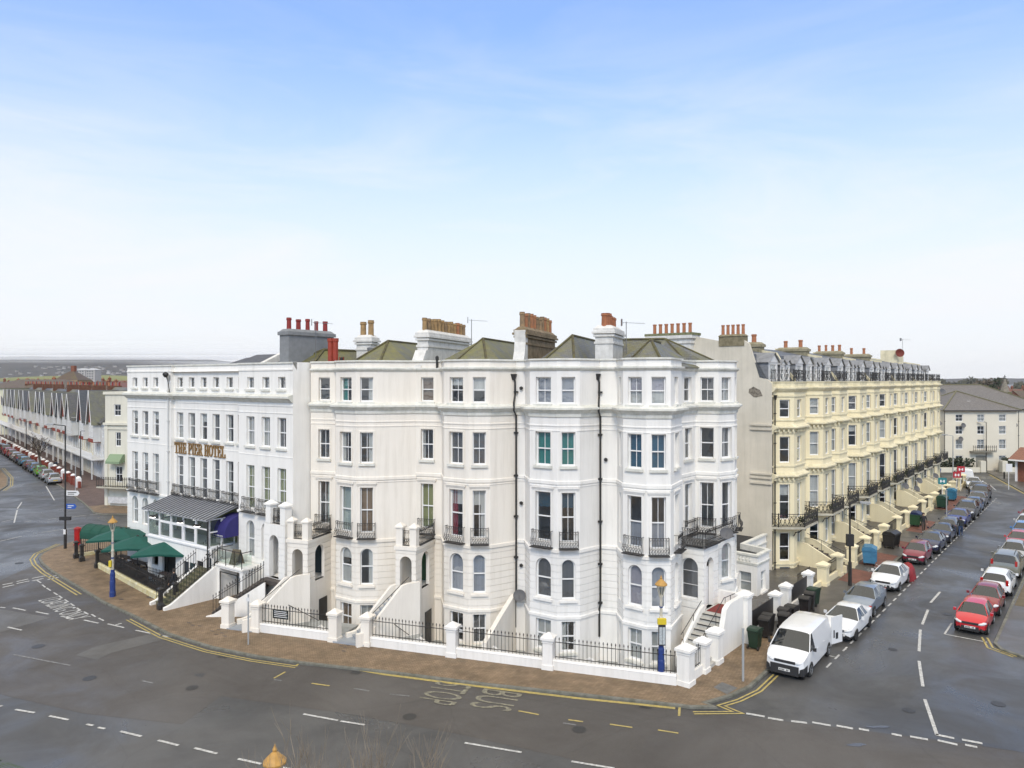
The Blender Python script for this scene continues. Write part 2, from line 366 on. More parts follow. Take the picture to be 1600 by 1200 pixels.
def hiproof(parent, f, a0, a1, of, ob, z0, zr, oa, mat, ridge=None, name='roof', aa=None):
    """front hip rising to apex at o=oa then ridge going back to ob"""
    mb = MB(); am = (a0+a1)/2 if aa is None else aa
    A, B, D, E_ = f.P(a0, of, z0), f.P(a1, of, z0), f.P(a1, ob, z0), f.P(a0, ob, z0); P1 = f.P(am, oa, zr); P2 = f.P(am, ob, zr)
    mb.poly([A, B, P1]); mb.poly([B, D, P2, P1]); mb.poly([D, E_, P2]); mb.poly([E_, A, P1, P2])
    r = mb.build(name, mat, parent, uv=True)
    if ridge:
        q = MB()
        for s_, e in ((A, P1), (B, P1), (P1, P2)): q.tube([(*s_[:2], s_[2]+.03), (*e[:2], e[2]+.03)], .09, 5)
        q.build('ridge_tiles', ridge, r)
    return r
def fanroof(parent, f, pts, b1, b0, z0, ap, ridge_end, mat, ridge, inset=.42):
    """hipped roof over a bowed front: pts front path, b0/b1 back corners (left/right), ap=(s,o,z), ridge_end=(s,o,z)"""
    q = offset_path(pts, -inset); q[0] = (q[0][0]+(0.02), q[0][1]); V = [f.P(a, o, z0) for a, o in q]; P1 = f.P(*ap); P2 = f.P(*ridge_end); B1 = f.P(b1[0], b1[1], z0); B0 = f.P(b0[0], b0[1], z0)
    mb = MB()
    for i in range(len(V)-1): mb.poly([V[i], V[i+1], P1])
    mb.poly([V[-1], B1, P2, P1]); mb.poly([B0, V[0], P1, P2]); mb.poly([B1, B0, P2]); r = mb.build('roof', mat, parent, uv=True)
    g = MB()
    for a, b in ((V[1], P1), (V[-2], P1), (P1, P2)): g.tube([(*a[:2], a[2]+.02), (*b[:2], b[2]+.02)], .08, 5)
    g.build('ridge_tiles', ridge, r); return r
RIDGE = lambda: mk('mossy_ridge', (.13, .12, .04), .9, noise_s=3, col2=(.06, .05, .04))
def flight(parent, p0, p1, w, n, mat, f0=None, name='steps'):
    """solid stair from ground point p0 up to p1 (world x,y,z)"""
    d = (p1[0]-p0[0], p1[1]-p0[1]); L = math.hypot(*d); f = F((p0[0], p0[1]), d); mb = MB(); h = p1[2]-p0[2]
    for i in range(n):
        mb.box(f, L*i/n, L*(i+1)/n, -w/2, w/2, p0[2]+h*i/n-.3, p0[2]+h*(i+1)/n-.04); mb.box(f, L*i/n-.03, L*(i+1)/n, -w/2, w/2, p0[2]+h*(i+1)/n-.037, p0[2]+h*(i+1)/n)
    return mb.build(name, mat, parent), f, L
def stair_wall(parent, f, L, o, th, z0, z1, up=.55, mat=None, base=-.2, ext=.3, name='stair_wall', flat=.0, lin=False):
    mb = MB(); pts = [(-ext, base), (L+flat, base), (L+flat, z1+up), (L*.92, z1+up), (L*.80, z1+up-.08), (L*.1, z0+up+.05), (0, z0+up), (-ext, z0+up-.02)]
    if lin: pts = [(-ext, base), (L+flat, base), (L+flat, z1+up), (L, z1+up), (.1, z0+up+.1), (-ext, z0+up)]
    mb.prism(f, pts, o-th/2, o+th/2)
    return mb.build(name, mat or W_WH(), parent)
def handrail(parent, pts, h=.9, r=.02, posts=True, n=2, name='handrail'):
    mb = MB(); q = [(a, b, c+h) for a, b, c in pts]; mb.tube(q, r, 5)
    for i in range(len(pts)-1):
        for k in range(n):
            t = (k+.2)/n; p = [pts[i][j]+(pts[i+1][j]-pts[i][j])*t for j in range(3)]; mb.tube([tuple(p), (p[0], p[1], p[2]+h)], r*.8, 5)
    return mb.build(name, BLK(), parent)
def railing(parent, f, a0, a1, o, z0, z1, step=.17, h=.95, mat=None, name='railing', r=.016, z0b=None, z1b=None):
    """vertical iron bars with spear heads; z0/z1 base heights at both ends"""
    mb = MB(); n = max(2, int(abs(a1-a0)/step))
    for i in range(n+1):
        t = i/n; a = a0+(a1-a0)*t; z = z0+(z1-z0)*t
        mb.tube([f.P(a, o, z), f.P(a, o, z+h)], r, 4); p = f.P(a, o, z+h); mb.lathe((p[0], p[1], p[2]-.02), [(r*1.2, 0), (r*2, .05), (r*.4, .14)], 4)
    for hh in (.1, h-.14): mb.tube([f.P(a0, o, z0+hh), f.P(a1, o, z1+hh)], r*1.3, 4)
    return mb.build(name, mat or BLK(), parent)
def pier(parent, f, a, o, z0=0, h=1.75, w=.5, mat=None, cap=None, name='pier'):
    mb = MB(); mb.box(f, a-w/2-.04, a+w/2+.04, o-w/2-.04, o+w/2+.04, z0, z0+.22); mb.box(f, a-w/2, a+w/2, o-w/2, o+w/2, z0+.22, z0+h-.32)
    mb.box(f, a-w/2-.04, a+w/2+.04, o-w/2-.04, o+w/2+.04, z0+h-.45, z0+h-.4)
    mb.box(f, a-w/2-.09, a+w/2+.09, o-w/2-.09, o+w/2+.09, z0+h-.32, z0+h-.2); mb.frust(f, a, o, z0+h-.2, z0+h, w+.1, .08)
    return mb.build(name, [mat or W_WH()], parent)
# ================================================================== white bow fronted houses A B C D
Z = dict(par=15.13, s3=(12.75, 14.17), corn=12.3, s2=(9.45, 11.25), band2=8.56, s1=(5.40, 8.05), band1=4.95, g=(2.38, 4.5), gband=1.42, b=(-.4, 1.22))
def trims(parent, f, path, dz=0, zz=Z, mat=None, tm=None):
    mb = MB()
    c = zz['corn']
    sweep(mb, f, path, [(.002, c-.25), (.07, c-.25), (.09, c-.08), (.28, c+.12), (.34, c+.14), (.34, c+.24), (.03, c+.36), (.002, c+.37)])
    mb.build('cornice', tm or W_TR(), parent)
    mb = MB(); p = zz['par']
    sweep(mb, f, path, [(.002, p-.62), (.06, p-.6), (.16, p-.5), (.16, p-.42), (.02, p-.4), (.002, p-.38)])
    sweep(mb, f, path, [(.03, p-.06), (.09, p-.06), (.09, p+.02), (-.25, p+.04), (-.25, p-.3)])
    mb.build('parapet_coping', tm or W_TR(), parent)
    mb = MB()
    for z, w, h in ((c-.72, .035, .06), (c-.98, .03, .05), (zz['band2']+dz, .06, .16), (zz['band2']+dz-.2, .03, .05), (zz['band1']+dz, .08, .16), (zz['gband']+dz, .07, .14)):
        sweep(mb, f, path, [(.002, z-h/2), (w, z-h/2), (w, z+h/2), (.002, z+h/2+.03)])
    mb.build('string_course', mat, parent)
def house(name, label, sL, sR, v0, v1, va, v2, mat, dz=0, rec=None, curt=None, party=True, o1=1.35, oa=1.8):
    P0 = M.P((sL+sR)/2, 0, 0); root = thing(name, P0, label, 'house', 'white bow fronted terrace houses')
    path = [(sL, 0), (v0, 0), (v1, o1), (va, oa), (v2, o1), (sR, 0)]
    build_house(root, M, path, mat, dz, rec or {}, curt or {}, glazed=(2, 3), blind=())
    return root, path
def opening_pos(L, w): return (L-w)/2, (L+w)/2
def build_house(root, f, path, mat, dz, rec, curt, glazed, blind, widths=None):
    wall = MB(); todo = []
    lv = [('b', Z['b'], False), ('g', Z['g'], True), ('1', Z['s1'], False), ('2', Z['s2'], False), ('3', Z['s3'], False)]
    for i in range(len(path)-1):
        sf, L = f.seg(path[i], path[i+1]); ops = []
        if i in glazed or i in blind or i in rec:
            for k, (z0, z1), arch in lv:
                dd = dz if k != '3' else 0
                if i in rec:
                    r_ = rec[i]
                    if k not in r_['fl']: continue
                    w = r_['w']; a0 = r_['a']-w/2; a1 = a0+w
                else:
                    w = min(.95, L*.60) if i in glazed else .42
                    a0, a1 = opening_pos(L, w)
                ops.append((a0, a1, z0+dd, z1+dd, arch))
                todo.append((sf, a0, a1, z0+dd, z1+dd, arch, k, i, i in blind))
        panel(wall, sf, L, -1.3, Z['par'], ops, groove=(Z['gband']+dz+.25, Z['band1']+dz-.2, .36), rev=.24)
    a, b = path[0][0], path[-1][0]
    if f is M:
        for s_ in (a+.004, b-.004): wall.poly([M.P(s_, 0, -1), M.P(s_, -9, -1), M.P(s_, -9, 14.6), M.P(s_, 0, 14.6)])
        wall.poly([M.P(a, -9, -1), M.P(b, -9, -1), M.P(b, -9, 14.6), M.P(a, -9, 14.6)])
    wall.build('wall', mat, root)
    inn = MB()
    if f is M:
        inn.poly([M.P(a+.05, -1.6, -1), M.P(b-.05, -1.6, -1), M.P(b-.05, -1.6, 14.5), M.P(a+.05, -1.6, 14.5)])
        base = [(a+.05, -1.6)]+[(x, y-.3 if y > .1 else y-.25) for x, y in path]+[(b-.05, -1.6)]
        for z in (-1.05, 1.45, 4.75, 8.7, 12.2, 14.45): inn.poly([M.P(x, y, z+(dz if z < 12 else 0)) for x, y in base])
        inn.build('interior_rooms', INT(), root)
    ci = 0
    for sf, a0, a1, z0, z1, arch, k, i, bl in todo:
        key = (i, k); cu = curt.get(key, curt.get(k))
        if bl:
            q = MB(); q.poly([sf.P(a0-.02, -.12, z0), sf.P(a1+.02, -.12, z0), sf.P(a1+.02, -.12, z1), sf.P(a0-.02, -.12, z1)]); q.build('blind_window', mat, root); continue
        w = window(sf, a0, a1, z0, z1, root, arch, bars=1 if (i+ord(k)) % 3 and k != 'g' else 0, cur=cu, sill=(k != '1'), sillm=W_TR() if k != 'g' else mat, ft=.06)
        if k in '12':
            h = MB(); t = .09
            h.box(sf, a0-t, a0-.002, .002, .04, z0-(.0 if k == '1' else 0), z1+t); h.box(sf, a1+.002, a1+t, .002, .04, z0, z1+t); h.box(sf, a0, a1, .002, .04, z1+.002, z1+t)
            if k == '1': h.box(sf, a0-.2, a1+.2, .003, .12, z1+.2, z1+.27); h.box(sf, a0-.16, a1+.16, .003, .07, z1+.12, z1+.2)
            h.build('architrave', mat, w)
        if k == '1': balconette(sf, a0-.13, a1+.13, z0-.26, root)
    return todo
cA = {(2, '3'): 'left:teal', (3, '3'): 'right:white', (2, '2'): 'side:white', (3, '2'): 'right:white', (2, '1'): 'full:palegreen', (3, '1'): 'full:tan', (2, 'g'): 'half:net+blind:net', (3, 'g'): 'right:white', (0, '1'): 'right:palegreen', (0, '2'): None, (0, '3'): None, (2, 'b'): 'full:tan', (3, 'b'): 'full:net'}
cB = {(2, '3'): 'blind:white', (3, '3'): 'blindh:white', (2, '2'): 'full:grey', (3, '2'): 'full:grey', (2, '1'): 'blind:white+left:red', (3, '1'): 'blind:white+right:white', (2, 'g'): 'full:lilac', (3, 'g'): 'full:lilac', (0, '1'): 'full:green', (0, '2'): 'side:net', (0, '3'): 'full:tan', (2, 'b'): None, (3, 'b'): 'full:grey'}
cC = {(2, '3'): 'full:lilac', (3, '3'): 'full:lilac', (2, '2'): 'full:teal', (3, '2'): 'full:teal', (2, '1'): 'blind:darkblue', (3, '1'): 'blind:darkblue', (2, 'g'): 'full:grey', (3, 'g'): 'full:grey', (2, 'b'): 'full:net', (3, 'b'): 'left:net'}
cD = {(2, '3'): 'blindh:lace+half:white', (3, '3'): 'blindh:lace+half:white', (4, '3'): 'full:lace', (2, '2'): 'full:blue', (3, '2'): 'full:blue', (2, '1'): 'half:lilac', (3, '1'): 'half:lilac', (2, 'g'): 'full:lace', (3, 'g'): 'full:lilac', (4, 'g'): 'full:lace', (2, 'b'): 'full:white', (3, 'b'): 'full:net', (7, '3'): 'full:grey', (8, '3'): 'full:net', (9, '3'): 'full:net', (8, '2'): 'full:grey', (9, '2'): 'full:net', (8, 'g'): 'full:white', (9, 'g'): 'full:white', (9, '1'): 'full:net', (8, '1'): 'half:dark'}
hA, pA = house('terrace_house', 'cream white bow fronted house joined to the hotel, with the blue door porch', -18.2, -11, -16.45, -15.57, -13.98, -12.81, W_CR(), -.28, {0: dict(w=.8, a=.95, fl='123')}, cA)
hB, pB = house('terrace_house', 'cream white bow fronted house with green door porch and mossy green roof', -11, -4.8, -9.35, -8.60, -6.95, -5.84, W_CR(), -.12, {0: dict(w=.8, a=.72, fl='123')}, cB)
hC, pC = house('terrace_house', 'narrow white bow fronted house with teal curtains between two black downpipes', -4.8, 0, -4.25, -3.56, -1.93, -.79, W_WH(), 0, {}, cC)
for (h_, p_, m_, d_) in ((hA, pA, W_CR(), -.28), (hB, pB, W_CR(), -.12), (hC, pC, W_WH(), 0)): trims(h_, M, p_, d_, mat=m_)
# corner house: path in world coordinates (identity frame)
def tw(s, o): p = T.P(s, o); return (p[0], p[1])
def mw(s, o): p = M.P(s, o); return (p[0], p[1])
WID = F((0, 0), (1, 0))    # n = (0,-1): o = -y
def wp(p): return (p[0], -p[1])
pD = [wp(mw(0.0, 0)), wp(mw(.95, 0)), wp(mw(1.5, 1.3)), wp(mw(2.78, 1.8)), wp(mw(3.95, 1.45)), wp(tw(5.05, -2.65)), wp(tw(5.25, -3.7)), wp(tw(9.0, -3.7)), wp(tw(9.35, -2.45)), wp(tw(10.7, -2.05)), wp(tw(12.0, -2.45)), wp(tw(12.5, -3.7)), wp(tw(12.5, -7.5))]
hD = thing('corner_house', (7.5, 41, 0), 'bright white corner house with bow bays on both streets and a side porch', 'house', 'white bow fronted terrace houses')
build_house(hD, WID, pD, W_BR(), 0, {6: dict(w=.95, a=2.75, fl='123'), 4: dict(w=.8, a=1.15, fl='g123')}, cD, glazed=(2, 3, 7, 8, 9), blind=(1,))
trims(hD, WID, pD, 0, mat=W_BR())
inn = MB()
ring = [mw(.1, -1.6)]+[mw(.1, -.3), mw(1.1, -.3), mw(1.7, 1.0), mw(2.78, 1.45), mw(3.8, 1.1), tw(5.0, -3.1), tw(5.3, -4), tw(9.2, -4), tw(9.6, -2.8), tw(10.7, -2.4), tw(11.8, -2.8), tw(12.3, -4), tw(12.3, -7.4)]
for z in (-1.05, 1.45, 4.75, 8.7, 12.2, 14.45): inn.poly([(x, y, z) for x, y in ring])
bk = [mw(.1, -1.4), mw(2.6, -1.2), tw(6.5, -5.4), tw(12.2, -5.4)]
for i in range(3): inn.poly([(*bk[i], -1), (*bk[i+1], -1), (*bk[i+1], 14.4), (*bk[i], 14.4)])
inn.build('interior_rooms', INT(), hD)
mb = MB(); q = [mw(0, 0), mw(0, -9), tw(12.5, -9)]
mb.poly([(*mw(.004, 0), -1), (*mw(.004, -9), -1), (*mw(.004, -9), 14.6), (*mw(.004, 0), 14.6)]); mb.poly([(*mw(0, -9), -1), (*tw(12.5, -7.5), -1), (*tw(12.5, -7.5), 14.6), (*mw(0, -9), 14.6)]); mb.build('rear_wall', W_WH(), hD)
# decks behind parapets + roofs
SL_G = slate('slate_mossy', (.14, .14, .135), .9, (.085, .082, .022), mcov=.56)
SL_M = slate('slate_part_moss', (.15, .155, .165), .85, (.09, .085, .025), mcov=.47)
def deck(root, f, path, z, back=-9):
    mb = MB(); mb.poly([f.P(a, o-.05, z) for a, o in path]+[f.P(path[-1][0], back, z), f.P(path[0][0], back, z)]); mb.build('flat_roof', LEAD(), root)
for h_, p_ in ((hA, pA), (hB, pB), (hC, pC)): deck(h_, M, p_, 14.7)
mb = MB(); mb.poly([(a, -o, 14.7) for a, o in pD]+[(*mw(0, -9), 14.7)]); mb.build('flat_roof', LEAD(), hD)
fanroof(hA, M, pA[1:], (-11.4, -9), (-16.6, -9), 14.72, (-13.9, -2.0, 16.45), (-13.9, -9, 16.45), SL_G, RIDGE())
fanroof(hB, M, [(-10.4, 0)]+pB[1:5]+[(-5.1, .1)], (-5.2, -9), (-10.6, -9), 14.72, (-7.6, -2.2, 16.5), (-7.6, -9, 16.5), SL_G, RIDGE())
fanroof(hC, M, [(-4.5, 0)]+pC[2:5]+[(-.5, .1)], (-.5, -9), (-4.5, -9), 14.72, (-2.1, -2.4, 16.6), (-2.1, -9, 16.6), SL_M, RIDGE())
aw_ = M.P(2.6, -1.2); fanroof(hD, WID, [wp(mw(.5, .1))]+pD[1:6], wp(mw(5, -5)), wp(mw(.6, -5.5)), 14.72, (aw_[0], -aw_[1], 16.2), (aw_[0]+1.2, -aw_[1]-3.5, 16.2), SL_M, RIDGE())
fanroof(hD, T, [(5.6, -3.7), (9.0, -3.7), (9.35, -2.45), (10.7, -2.05), (12.0, -2.45), (12.4, -3.7)], (12.3, -8), (6, -9), 14.73, (9.6, -6.0, 16.5), (8.2, -9, 16.5), SL_M, RIDGE())
STK = lambda: mk('chimney_painted_white', (.74, .73, .70), .8, noise_s=3, col2=(.58, .57, .54), streak=(.30, .29, .25), bump=.3)
STB = lambda: mk('chimney_brown_stone', (.30, .23, .15), .9, noise_s=2.2, col2=(.15, .11, .06), streak=(.08, .08, .03), bump=.4)
chimney(hB, M, -11.35, -10.65, -7.6, -.9, 14.6, 16.95, 13, POT(), STK(), r=.15, ph=.85)
chimney(hC, M, -5.1, -4.5, -7.4, -.9, 14.6, 17.0, 11, POT(), STB(), r=.15, ph=.95)
chimney(hD, M, -.55, .45, -4.6, -1.4, 14.6, 17.0, 6, [mk('clay_pot_terracotta', (.40, .15, .07), .8, noise_s=5, amt=.3)], STK(), r=.17, ph=.75)
mb = MB()   # white slim flank in front of the brown stack and sloping haunches
mb.prism(F(M.P(-4.8, -1.0)[:2], (M.n[0], M.n[1])), [(-.2, 14.7), (.75, 14.7), (.35, 15.6), (.22, 16.2), (.3, 16.85), (-.05, 16.95), (-.2, 16.9)], -.33, .33); mb.build('chimney_haunch', STK(), hC); mb = MB()
mb.prism(F(M.P(-11, -1.0)[:2], (M.n[0], M.n[1])), [(-.2, 14.7), (1.15, 14.7), (.35, 15.8), (-.2, 15.8)], -.36, .36)
mb.build('chimney_haunch', STK(), hB)
# odd stacks: red flue pair, small white stack with two pots, grey hotel stack later
chimney(hA, M, -17.5, -16.4, -5.2, -4.3, 14.6, 16.95, 2, [mk('clay_pot_buff', (.42, .27, .12))], STK(), r=.2, ph=1.0, along='s')
q = MB()
for a in (-17.55, -17.2): p = M.P(a, -1.2, 14.7); q.lathe(p, [(.2, 0), (.2, .2), (.175, .25), (.175, 1.7), (.21, 1.75), (.21, 1.95), (.15, 1.95)], 12)
p = M.P(-16.75, -1.2, 14.7); q.lathe(p, [(.15, 0), (.18, .1), (.18, .5), (.15, .65), (.17, .75), (.1, .75)], 12)
q.build('red_flue', mk('flue_red', (.36, .05, .025), .6, noise_s=4, amt=.3), hA)
for h_, a, o in ((hA, -16.15, -.2), (hB, -9.6, .1)):
    p = M.P(a, o, 14.7); q = MB(); q.lathe(p, [(.07, 0), (.07, .45), (.1, .5), (.1, .65), (.05, .72)], 8); q.build('vent_pipe', PIPE(), h_)
aerial(hB, M.P(-10.6, -7.9, 16.3), 1.9, .1); aerial(hD, M.P(.9, -3.2, 15.5), 1.9, .0)
p = M.P(-15.7, -3.2, 15.6); q = MB(); q.lathe(p, [(.05, 0), (.1, .1), (.32, .3), (.34, .5), (.1, .62)], 12); q.build('roof_cowl', LEAD(), hA)
for h_, a in ((hC, -4.8), (hC, 0)):
    mb = MB(); pts = [M.P(a, .1, z) for z in (.1, 1.6)]+[M.P(a+.06, .12, 1.9)]+[M.P(a+.06, .12, z) for z in (2.2, 12.0)]+[M.P(a+.05, .5, 12.3), M.P(a+.05, .5, 12.75), M.P(a, .14, 13.2), M.P(a, .14, 13.9), M.P(a-.05, .12, 14.1)]
    mb.tube(pts, .055, 6)
    for z in (1.9, 4, 6.3, 8.6, 11, 13.3): mb.box(M, a-.06, a+.16, .02, .2, z, z+.09)
    mb.frust(M, a-.07, .16, 14.0, 14.35, .14, .32, d0=.14, d1=.24); mb.build('downpipe', PIPE(), h_)
dish(hC, M.P(-4.5, .02, 1.95), (-.2, -1, 0), .36)
dish(hD, tw(7.6, -1.3)+(5.6,), (-.1, -1, 0), .36)
for a, z in ((-4.45, 13.55), (-4.45, 7.1), (-4.45, 3.6), (.35, 9.7)):
    q = MB(); p = M.P(a, .1, z); q.lathe((p[0], p[1], p[2]-.1), [(.03, 0), (.1, .05), (.1, .15), (.03, .2)], 8); q.build('security_lamp', PIPE(), hC if a < 0 else hD)
# porches of houses A and B
def porch(root, f, s0, s1, o1, zf, zt, mat, doorm, side='right', name='porch'):
    mb = MB(); fr, L = f.seg((s0, o1), (s1, o1)); aw = min(.72, L*.58)
    panel(mb, fr, L, -1.2, zt, [((L-aw)/2, (L+aw)/2, zf, zt-.55, True)], groove=(zf-.1, zt-.3, .36), rev=.28)
    fr, L2 = f.seg((s1, o1), (s1, 0)); aw = min(1.0, L2*.5)
    panel(mb, fr, L2, -1.2, zt, [((L2-aw)/2, (L2+aw)/2, zf, zt-.5, True)], groove=(zf-.1, zt-.3, .36), rev=.2)
    mb.poly([f.P(s0, 0, -1.2), f.P(s0, o1, -1.2), f.P(s0, o1, zt), f.P(s0, 0, zt)])
    mb.box(f, s0+.01, s1-.01, .01, o1-.01, zf-.25, zf); mb.box(f, s0+.01, s1-.01, .01, o1-.01, zt-.12, zt-.02)
    o = mb.build(name, mat, root)
    t = MB(); sweep(t, f, [(s0, 0), (s0, o1), (s1, o1), (s1, 0)], [(.002, zt-.2), (.06, zt-.2), (.06, zt), (-.1, zt+.02)]); t.build('porch_band', mat, o)
    for a, b in ((s0+.2, o1-.22), (s1-.2, o1-.22)):
        c = MB(); c.box(f, a-.2, a+.2, b-.2, b+.2, zt+.02, zt+1.0); c.box(f, a-.26, a+.26, b-.26, b+.26, zt+1.0, zt+1.09); c.frust(f, a, b, zt+1.09, zt+1.28, .5, .06); c.build('porch_pillar', mat, o)
    if s1-s0 > 1.05: balconette(F(f.P(s0, o1-.25)[:2], f.d), .42, s1-s0-.42, zt+.05, root, h=.8, dp=.15)
    g = F(f.P(s1-.1, o1)[:2], (-f.n[0], -f.n[1])); balconette(g, .45, o1-.1, zt+.05, root, h=.85, dp=.15)
    d = MB(); d.box(f, s0+.12, s1-.06, .03, .08, zf+.01, zf+2.05); dd = d.build('front_door', doorm, o)
    d = MB(); d.box(f, s0+.06, s1-.01, .02, .06, zf+2.06, zf+2.15); d.lathe(f.P(s0+.3, .12, zf+1.0), [(.03, 0), (.03, .05)], 6); d.build('door_trim', FRM(), dd)
    return o
porch(hA, M, -18.15, -16.75, 2.5, 2.1, 4.65, W_CR(), mk('door_navy', (.012, .035, .05), .3))
porch(hB, M, -11.05, -9.8, 2.5, 2.25, 4.75, W_CR(), mk('door_green', (.01, .08, .03), .3))
for root, s, m, wallm in ((hA, (-17.45, 2.5, 2.1), (-19.35, 4.75, .05), W_CR()), (hB, (-10.45, 2.5, 2.25), (-12.2, 4.75, .05), W_CR())):
    a = M.P(m[0], m[1], m[2]); b = M.P(s[0], s[1], s[2]); st, fs, L = flight(root, a, b, 1.15, 11, STEPG())
    stair_wall(root, fs, L, .72, .22, a[2], b[2], .65, wallm, flat=.5); stair_wall(root, fs, L, -.72, .22, a[2], b[2], .3, wallm, flat=.2)
    handrail(root, [fs.P(.3, .45, .3), fs.P(L, .45, s[2])], .9)
# side porch of the corner house with steps and red mat
po = MB(); zt = 5.05; zf = 1.75
fr, L = T.seg((5.5, -3.68), (5.5, -1.6)); panel(po, fr, L, -.9, zt, [(.75, 1.75, zf+.5, zt-.6, True)], groove=(zf, zt-.35, .36), rev=.25)
fr2, L2 = T.seg((5.5, -1.6), (7.35, -1.6)); panel(po, fr2, L2, -.9, zt, [(.35, 1.25, zf, zt-.6, True)], groove=(zf, zt-.35, .36), rev=.28)
fr3, L3 = T.seg((7.35, -1.6), (7.35, -3.68)); panel(po, fr3, L3, -.9, zt, [], groove=(zf, zt-.35, .36))
po.box(T, 5.52, 7.33, -3.68, -1.62, zf-.3, zf); po.box(T, 5.52, 7.33, -3.68, -1.62, zt-.15, zt-.02)
pd = po.build('porch', W_BR(), hD)
window(fr, .75, 1.75, zf+.5, zt-.6, pd, True, bars=0, cur='full:grey', sill=False, hb=2, rail=False)
t = MB(); t.box(T, 5.4, 7.4, -3.65, -1.48, zt, zt+.08); t.build('balcony_slab', mk('slab_dark', (.20, .20, .20), .8, noise_s=4, col2=(.05, .05, .045)), hD)
balconette(F(T.P(5.45, -3.5)[:2], (T.n[0], T.n[1])), 0, 1.9, zt+.14, hD, h=.85, dp=.12); balconette(F(T.P(5.5, -1.55)[:2], T.d), 0, 3.6, zt+.14, hD, h=.85, dp=.12)
d = MB(); d.box(T, 5.9, 6.8, -1.95, -1.9, zf, zf+2.1); d.build('front_door', mk('door_white', (.7, .7, .7), .4), hD)
foot = T.P(2.75, -.92, .35); top = T.P(5.5, -.92, zf)
st, fs, L = flight(hD, foot, top, 1.15, 8, mk('stone_step', (.55, .54, .50), .7, noise_s=2, col2=(.42, .41, .38)))
mb = MB()
for i in range(8): mb.box(fs, L*i/8-.036, L*i/8-.031, -.56, .56, .35+(zf-.35)*(i+1)/8-.06, .35+(zf-.35)*(i+1)/8-.002)
mb.build('step_nosing', BLK(), st)
mb = MB(); mb.box(T, 2.32, 3.3, -.35, .1, -.1, .17); mb.box(T, 2.32, 3.3, -.34, -.1, .171, .34); mb.box(T, 2.0, 3.3, -1.5, -.35, -.1, .345); mb.build('bottom_steps', mk('stone_step', (.55, .54, .5)), hD)
mb = MB(); mb.box(T, 5.55, 7.4, -1.58, -.25, zf-.2, zf-.01); mb.build('landing', mk('stone_step', (.55, .54, .5)), hD)
mb = MB(); mb.box(T, 5.65, 7.2, -1.5, -.4, zf-.008, zf+.015); mb.build('landing_mat', mk('mat_red', (.22, .035, .03), .9, noise_s=8, amt=.3), hD)
stair_wall(hD, fs, L, -.68, .16, .35, zf, .3, W_BR(), flat=0)
mb = MB(); f5 = F(T.P(0, .0)[:2], T.d); mb.prism(f5, [(3.55, -.2), (7.6, -.2), (7.6, zf+.75), (5.3, zf+.75), (4.8, zf+.55), (4.2, .95), (3.55, .8)], -.28, -.02)
mb.box(T, 7.36, 7.6, -1.6, -.3, -.2, zf+.7); mb.build('stair_wall', W_BR(), hD)
handrail(hD, [fs.P(.2, .45, .45), fs.P(L, .45, zf), T.P(6.6, -.35, zf)], .9); handrail(hD, [fs.P(.1, -.68, .6), fs.P(L*.9, -.68, zf)], .6)
# single storey annex beside the corner house
an = thing('annex', tw(15, -5)+(0,), 'low white annex with balustraded flat roof between corner house and beige end wall', 'annex')
pN = [(12.6, -4.3), (16.3, -4.3), (16.0, -2.7)][::-1]
pN = [(13.0, -4.6), (15.9, -4.3), (15.75, -2.6), (17.9, -2.6), (18.5, -4.6), (22.8, -4.6)]
wl = MB(); td = []
for i in range(5):
    sf, L = T.seg(pN[i], pN[i+1]); ops = []
    if i in (1, 2): w = .85; ops = [((L-w)/2, (L+w)/2, .15, 1.45, False)]; td.append((sf, *ops[0][:4]))
    panel(wl, sf, L, -1.2, 2.55, ops)
wl.build('wall', W_BR(), an)
for sf, a0, a1, z0, z1 in td: window(sf, a0, a1, z0, z1, an, cur='full:net', sillm=W_BR())
mb = MB(); mb.poly([T.P(a, o-.02, 2.3) for a, o in pN]+[T.P(22.8, -9, 2.3), T.P(12.6, -9, 2.3)]); mb.build('flat_roof', mk('roof_felt', (.03, .03, .032), .8), an)
mb = MB(); sweep(mb, T, pN, [(.002, 1.95), (.05, 1.95), (.08, 2.1), (.002, 2.12)]); sweep(mb, T, pN, [(.002, 2.5), (.1, 2.55), (.1, 2.68), (-.2, 2.68), (-.2, 2.3)]); mb.build('coping', W_TR(), an)
mb = MB(); sf, L = T.seg(pN[1], pN[2])
for k in range(4): mb.lathe(sf.P(L/2-.36+k*.24, .02, 2.15), [(.04, 0), (.075, .12), (.03, .22), (.05, .3), (.04, .36)], 8)
mb.build('baluster', W_TR(), an)
mb = MB(); mb.box(T, 15.6, 16.0, -6.6, -4.9, 2.3, 3.35); mb.box(T, 15.5, 16.1, -6.7, -4.8, 3.35, 3.45); mb.box(T, 12.8, 15.6, -7.6, -7.3, 2.3, 3.2); mb.build('parapet_block', W_TR(), an)
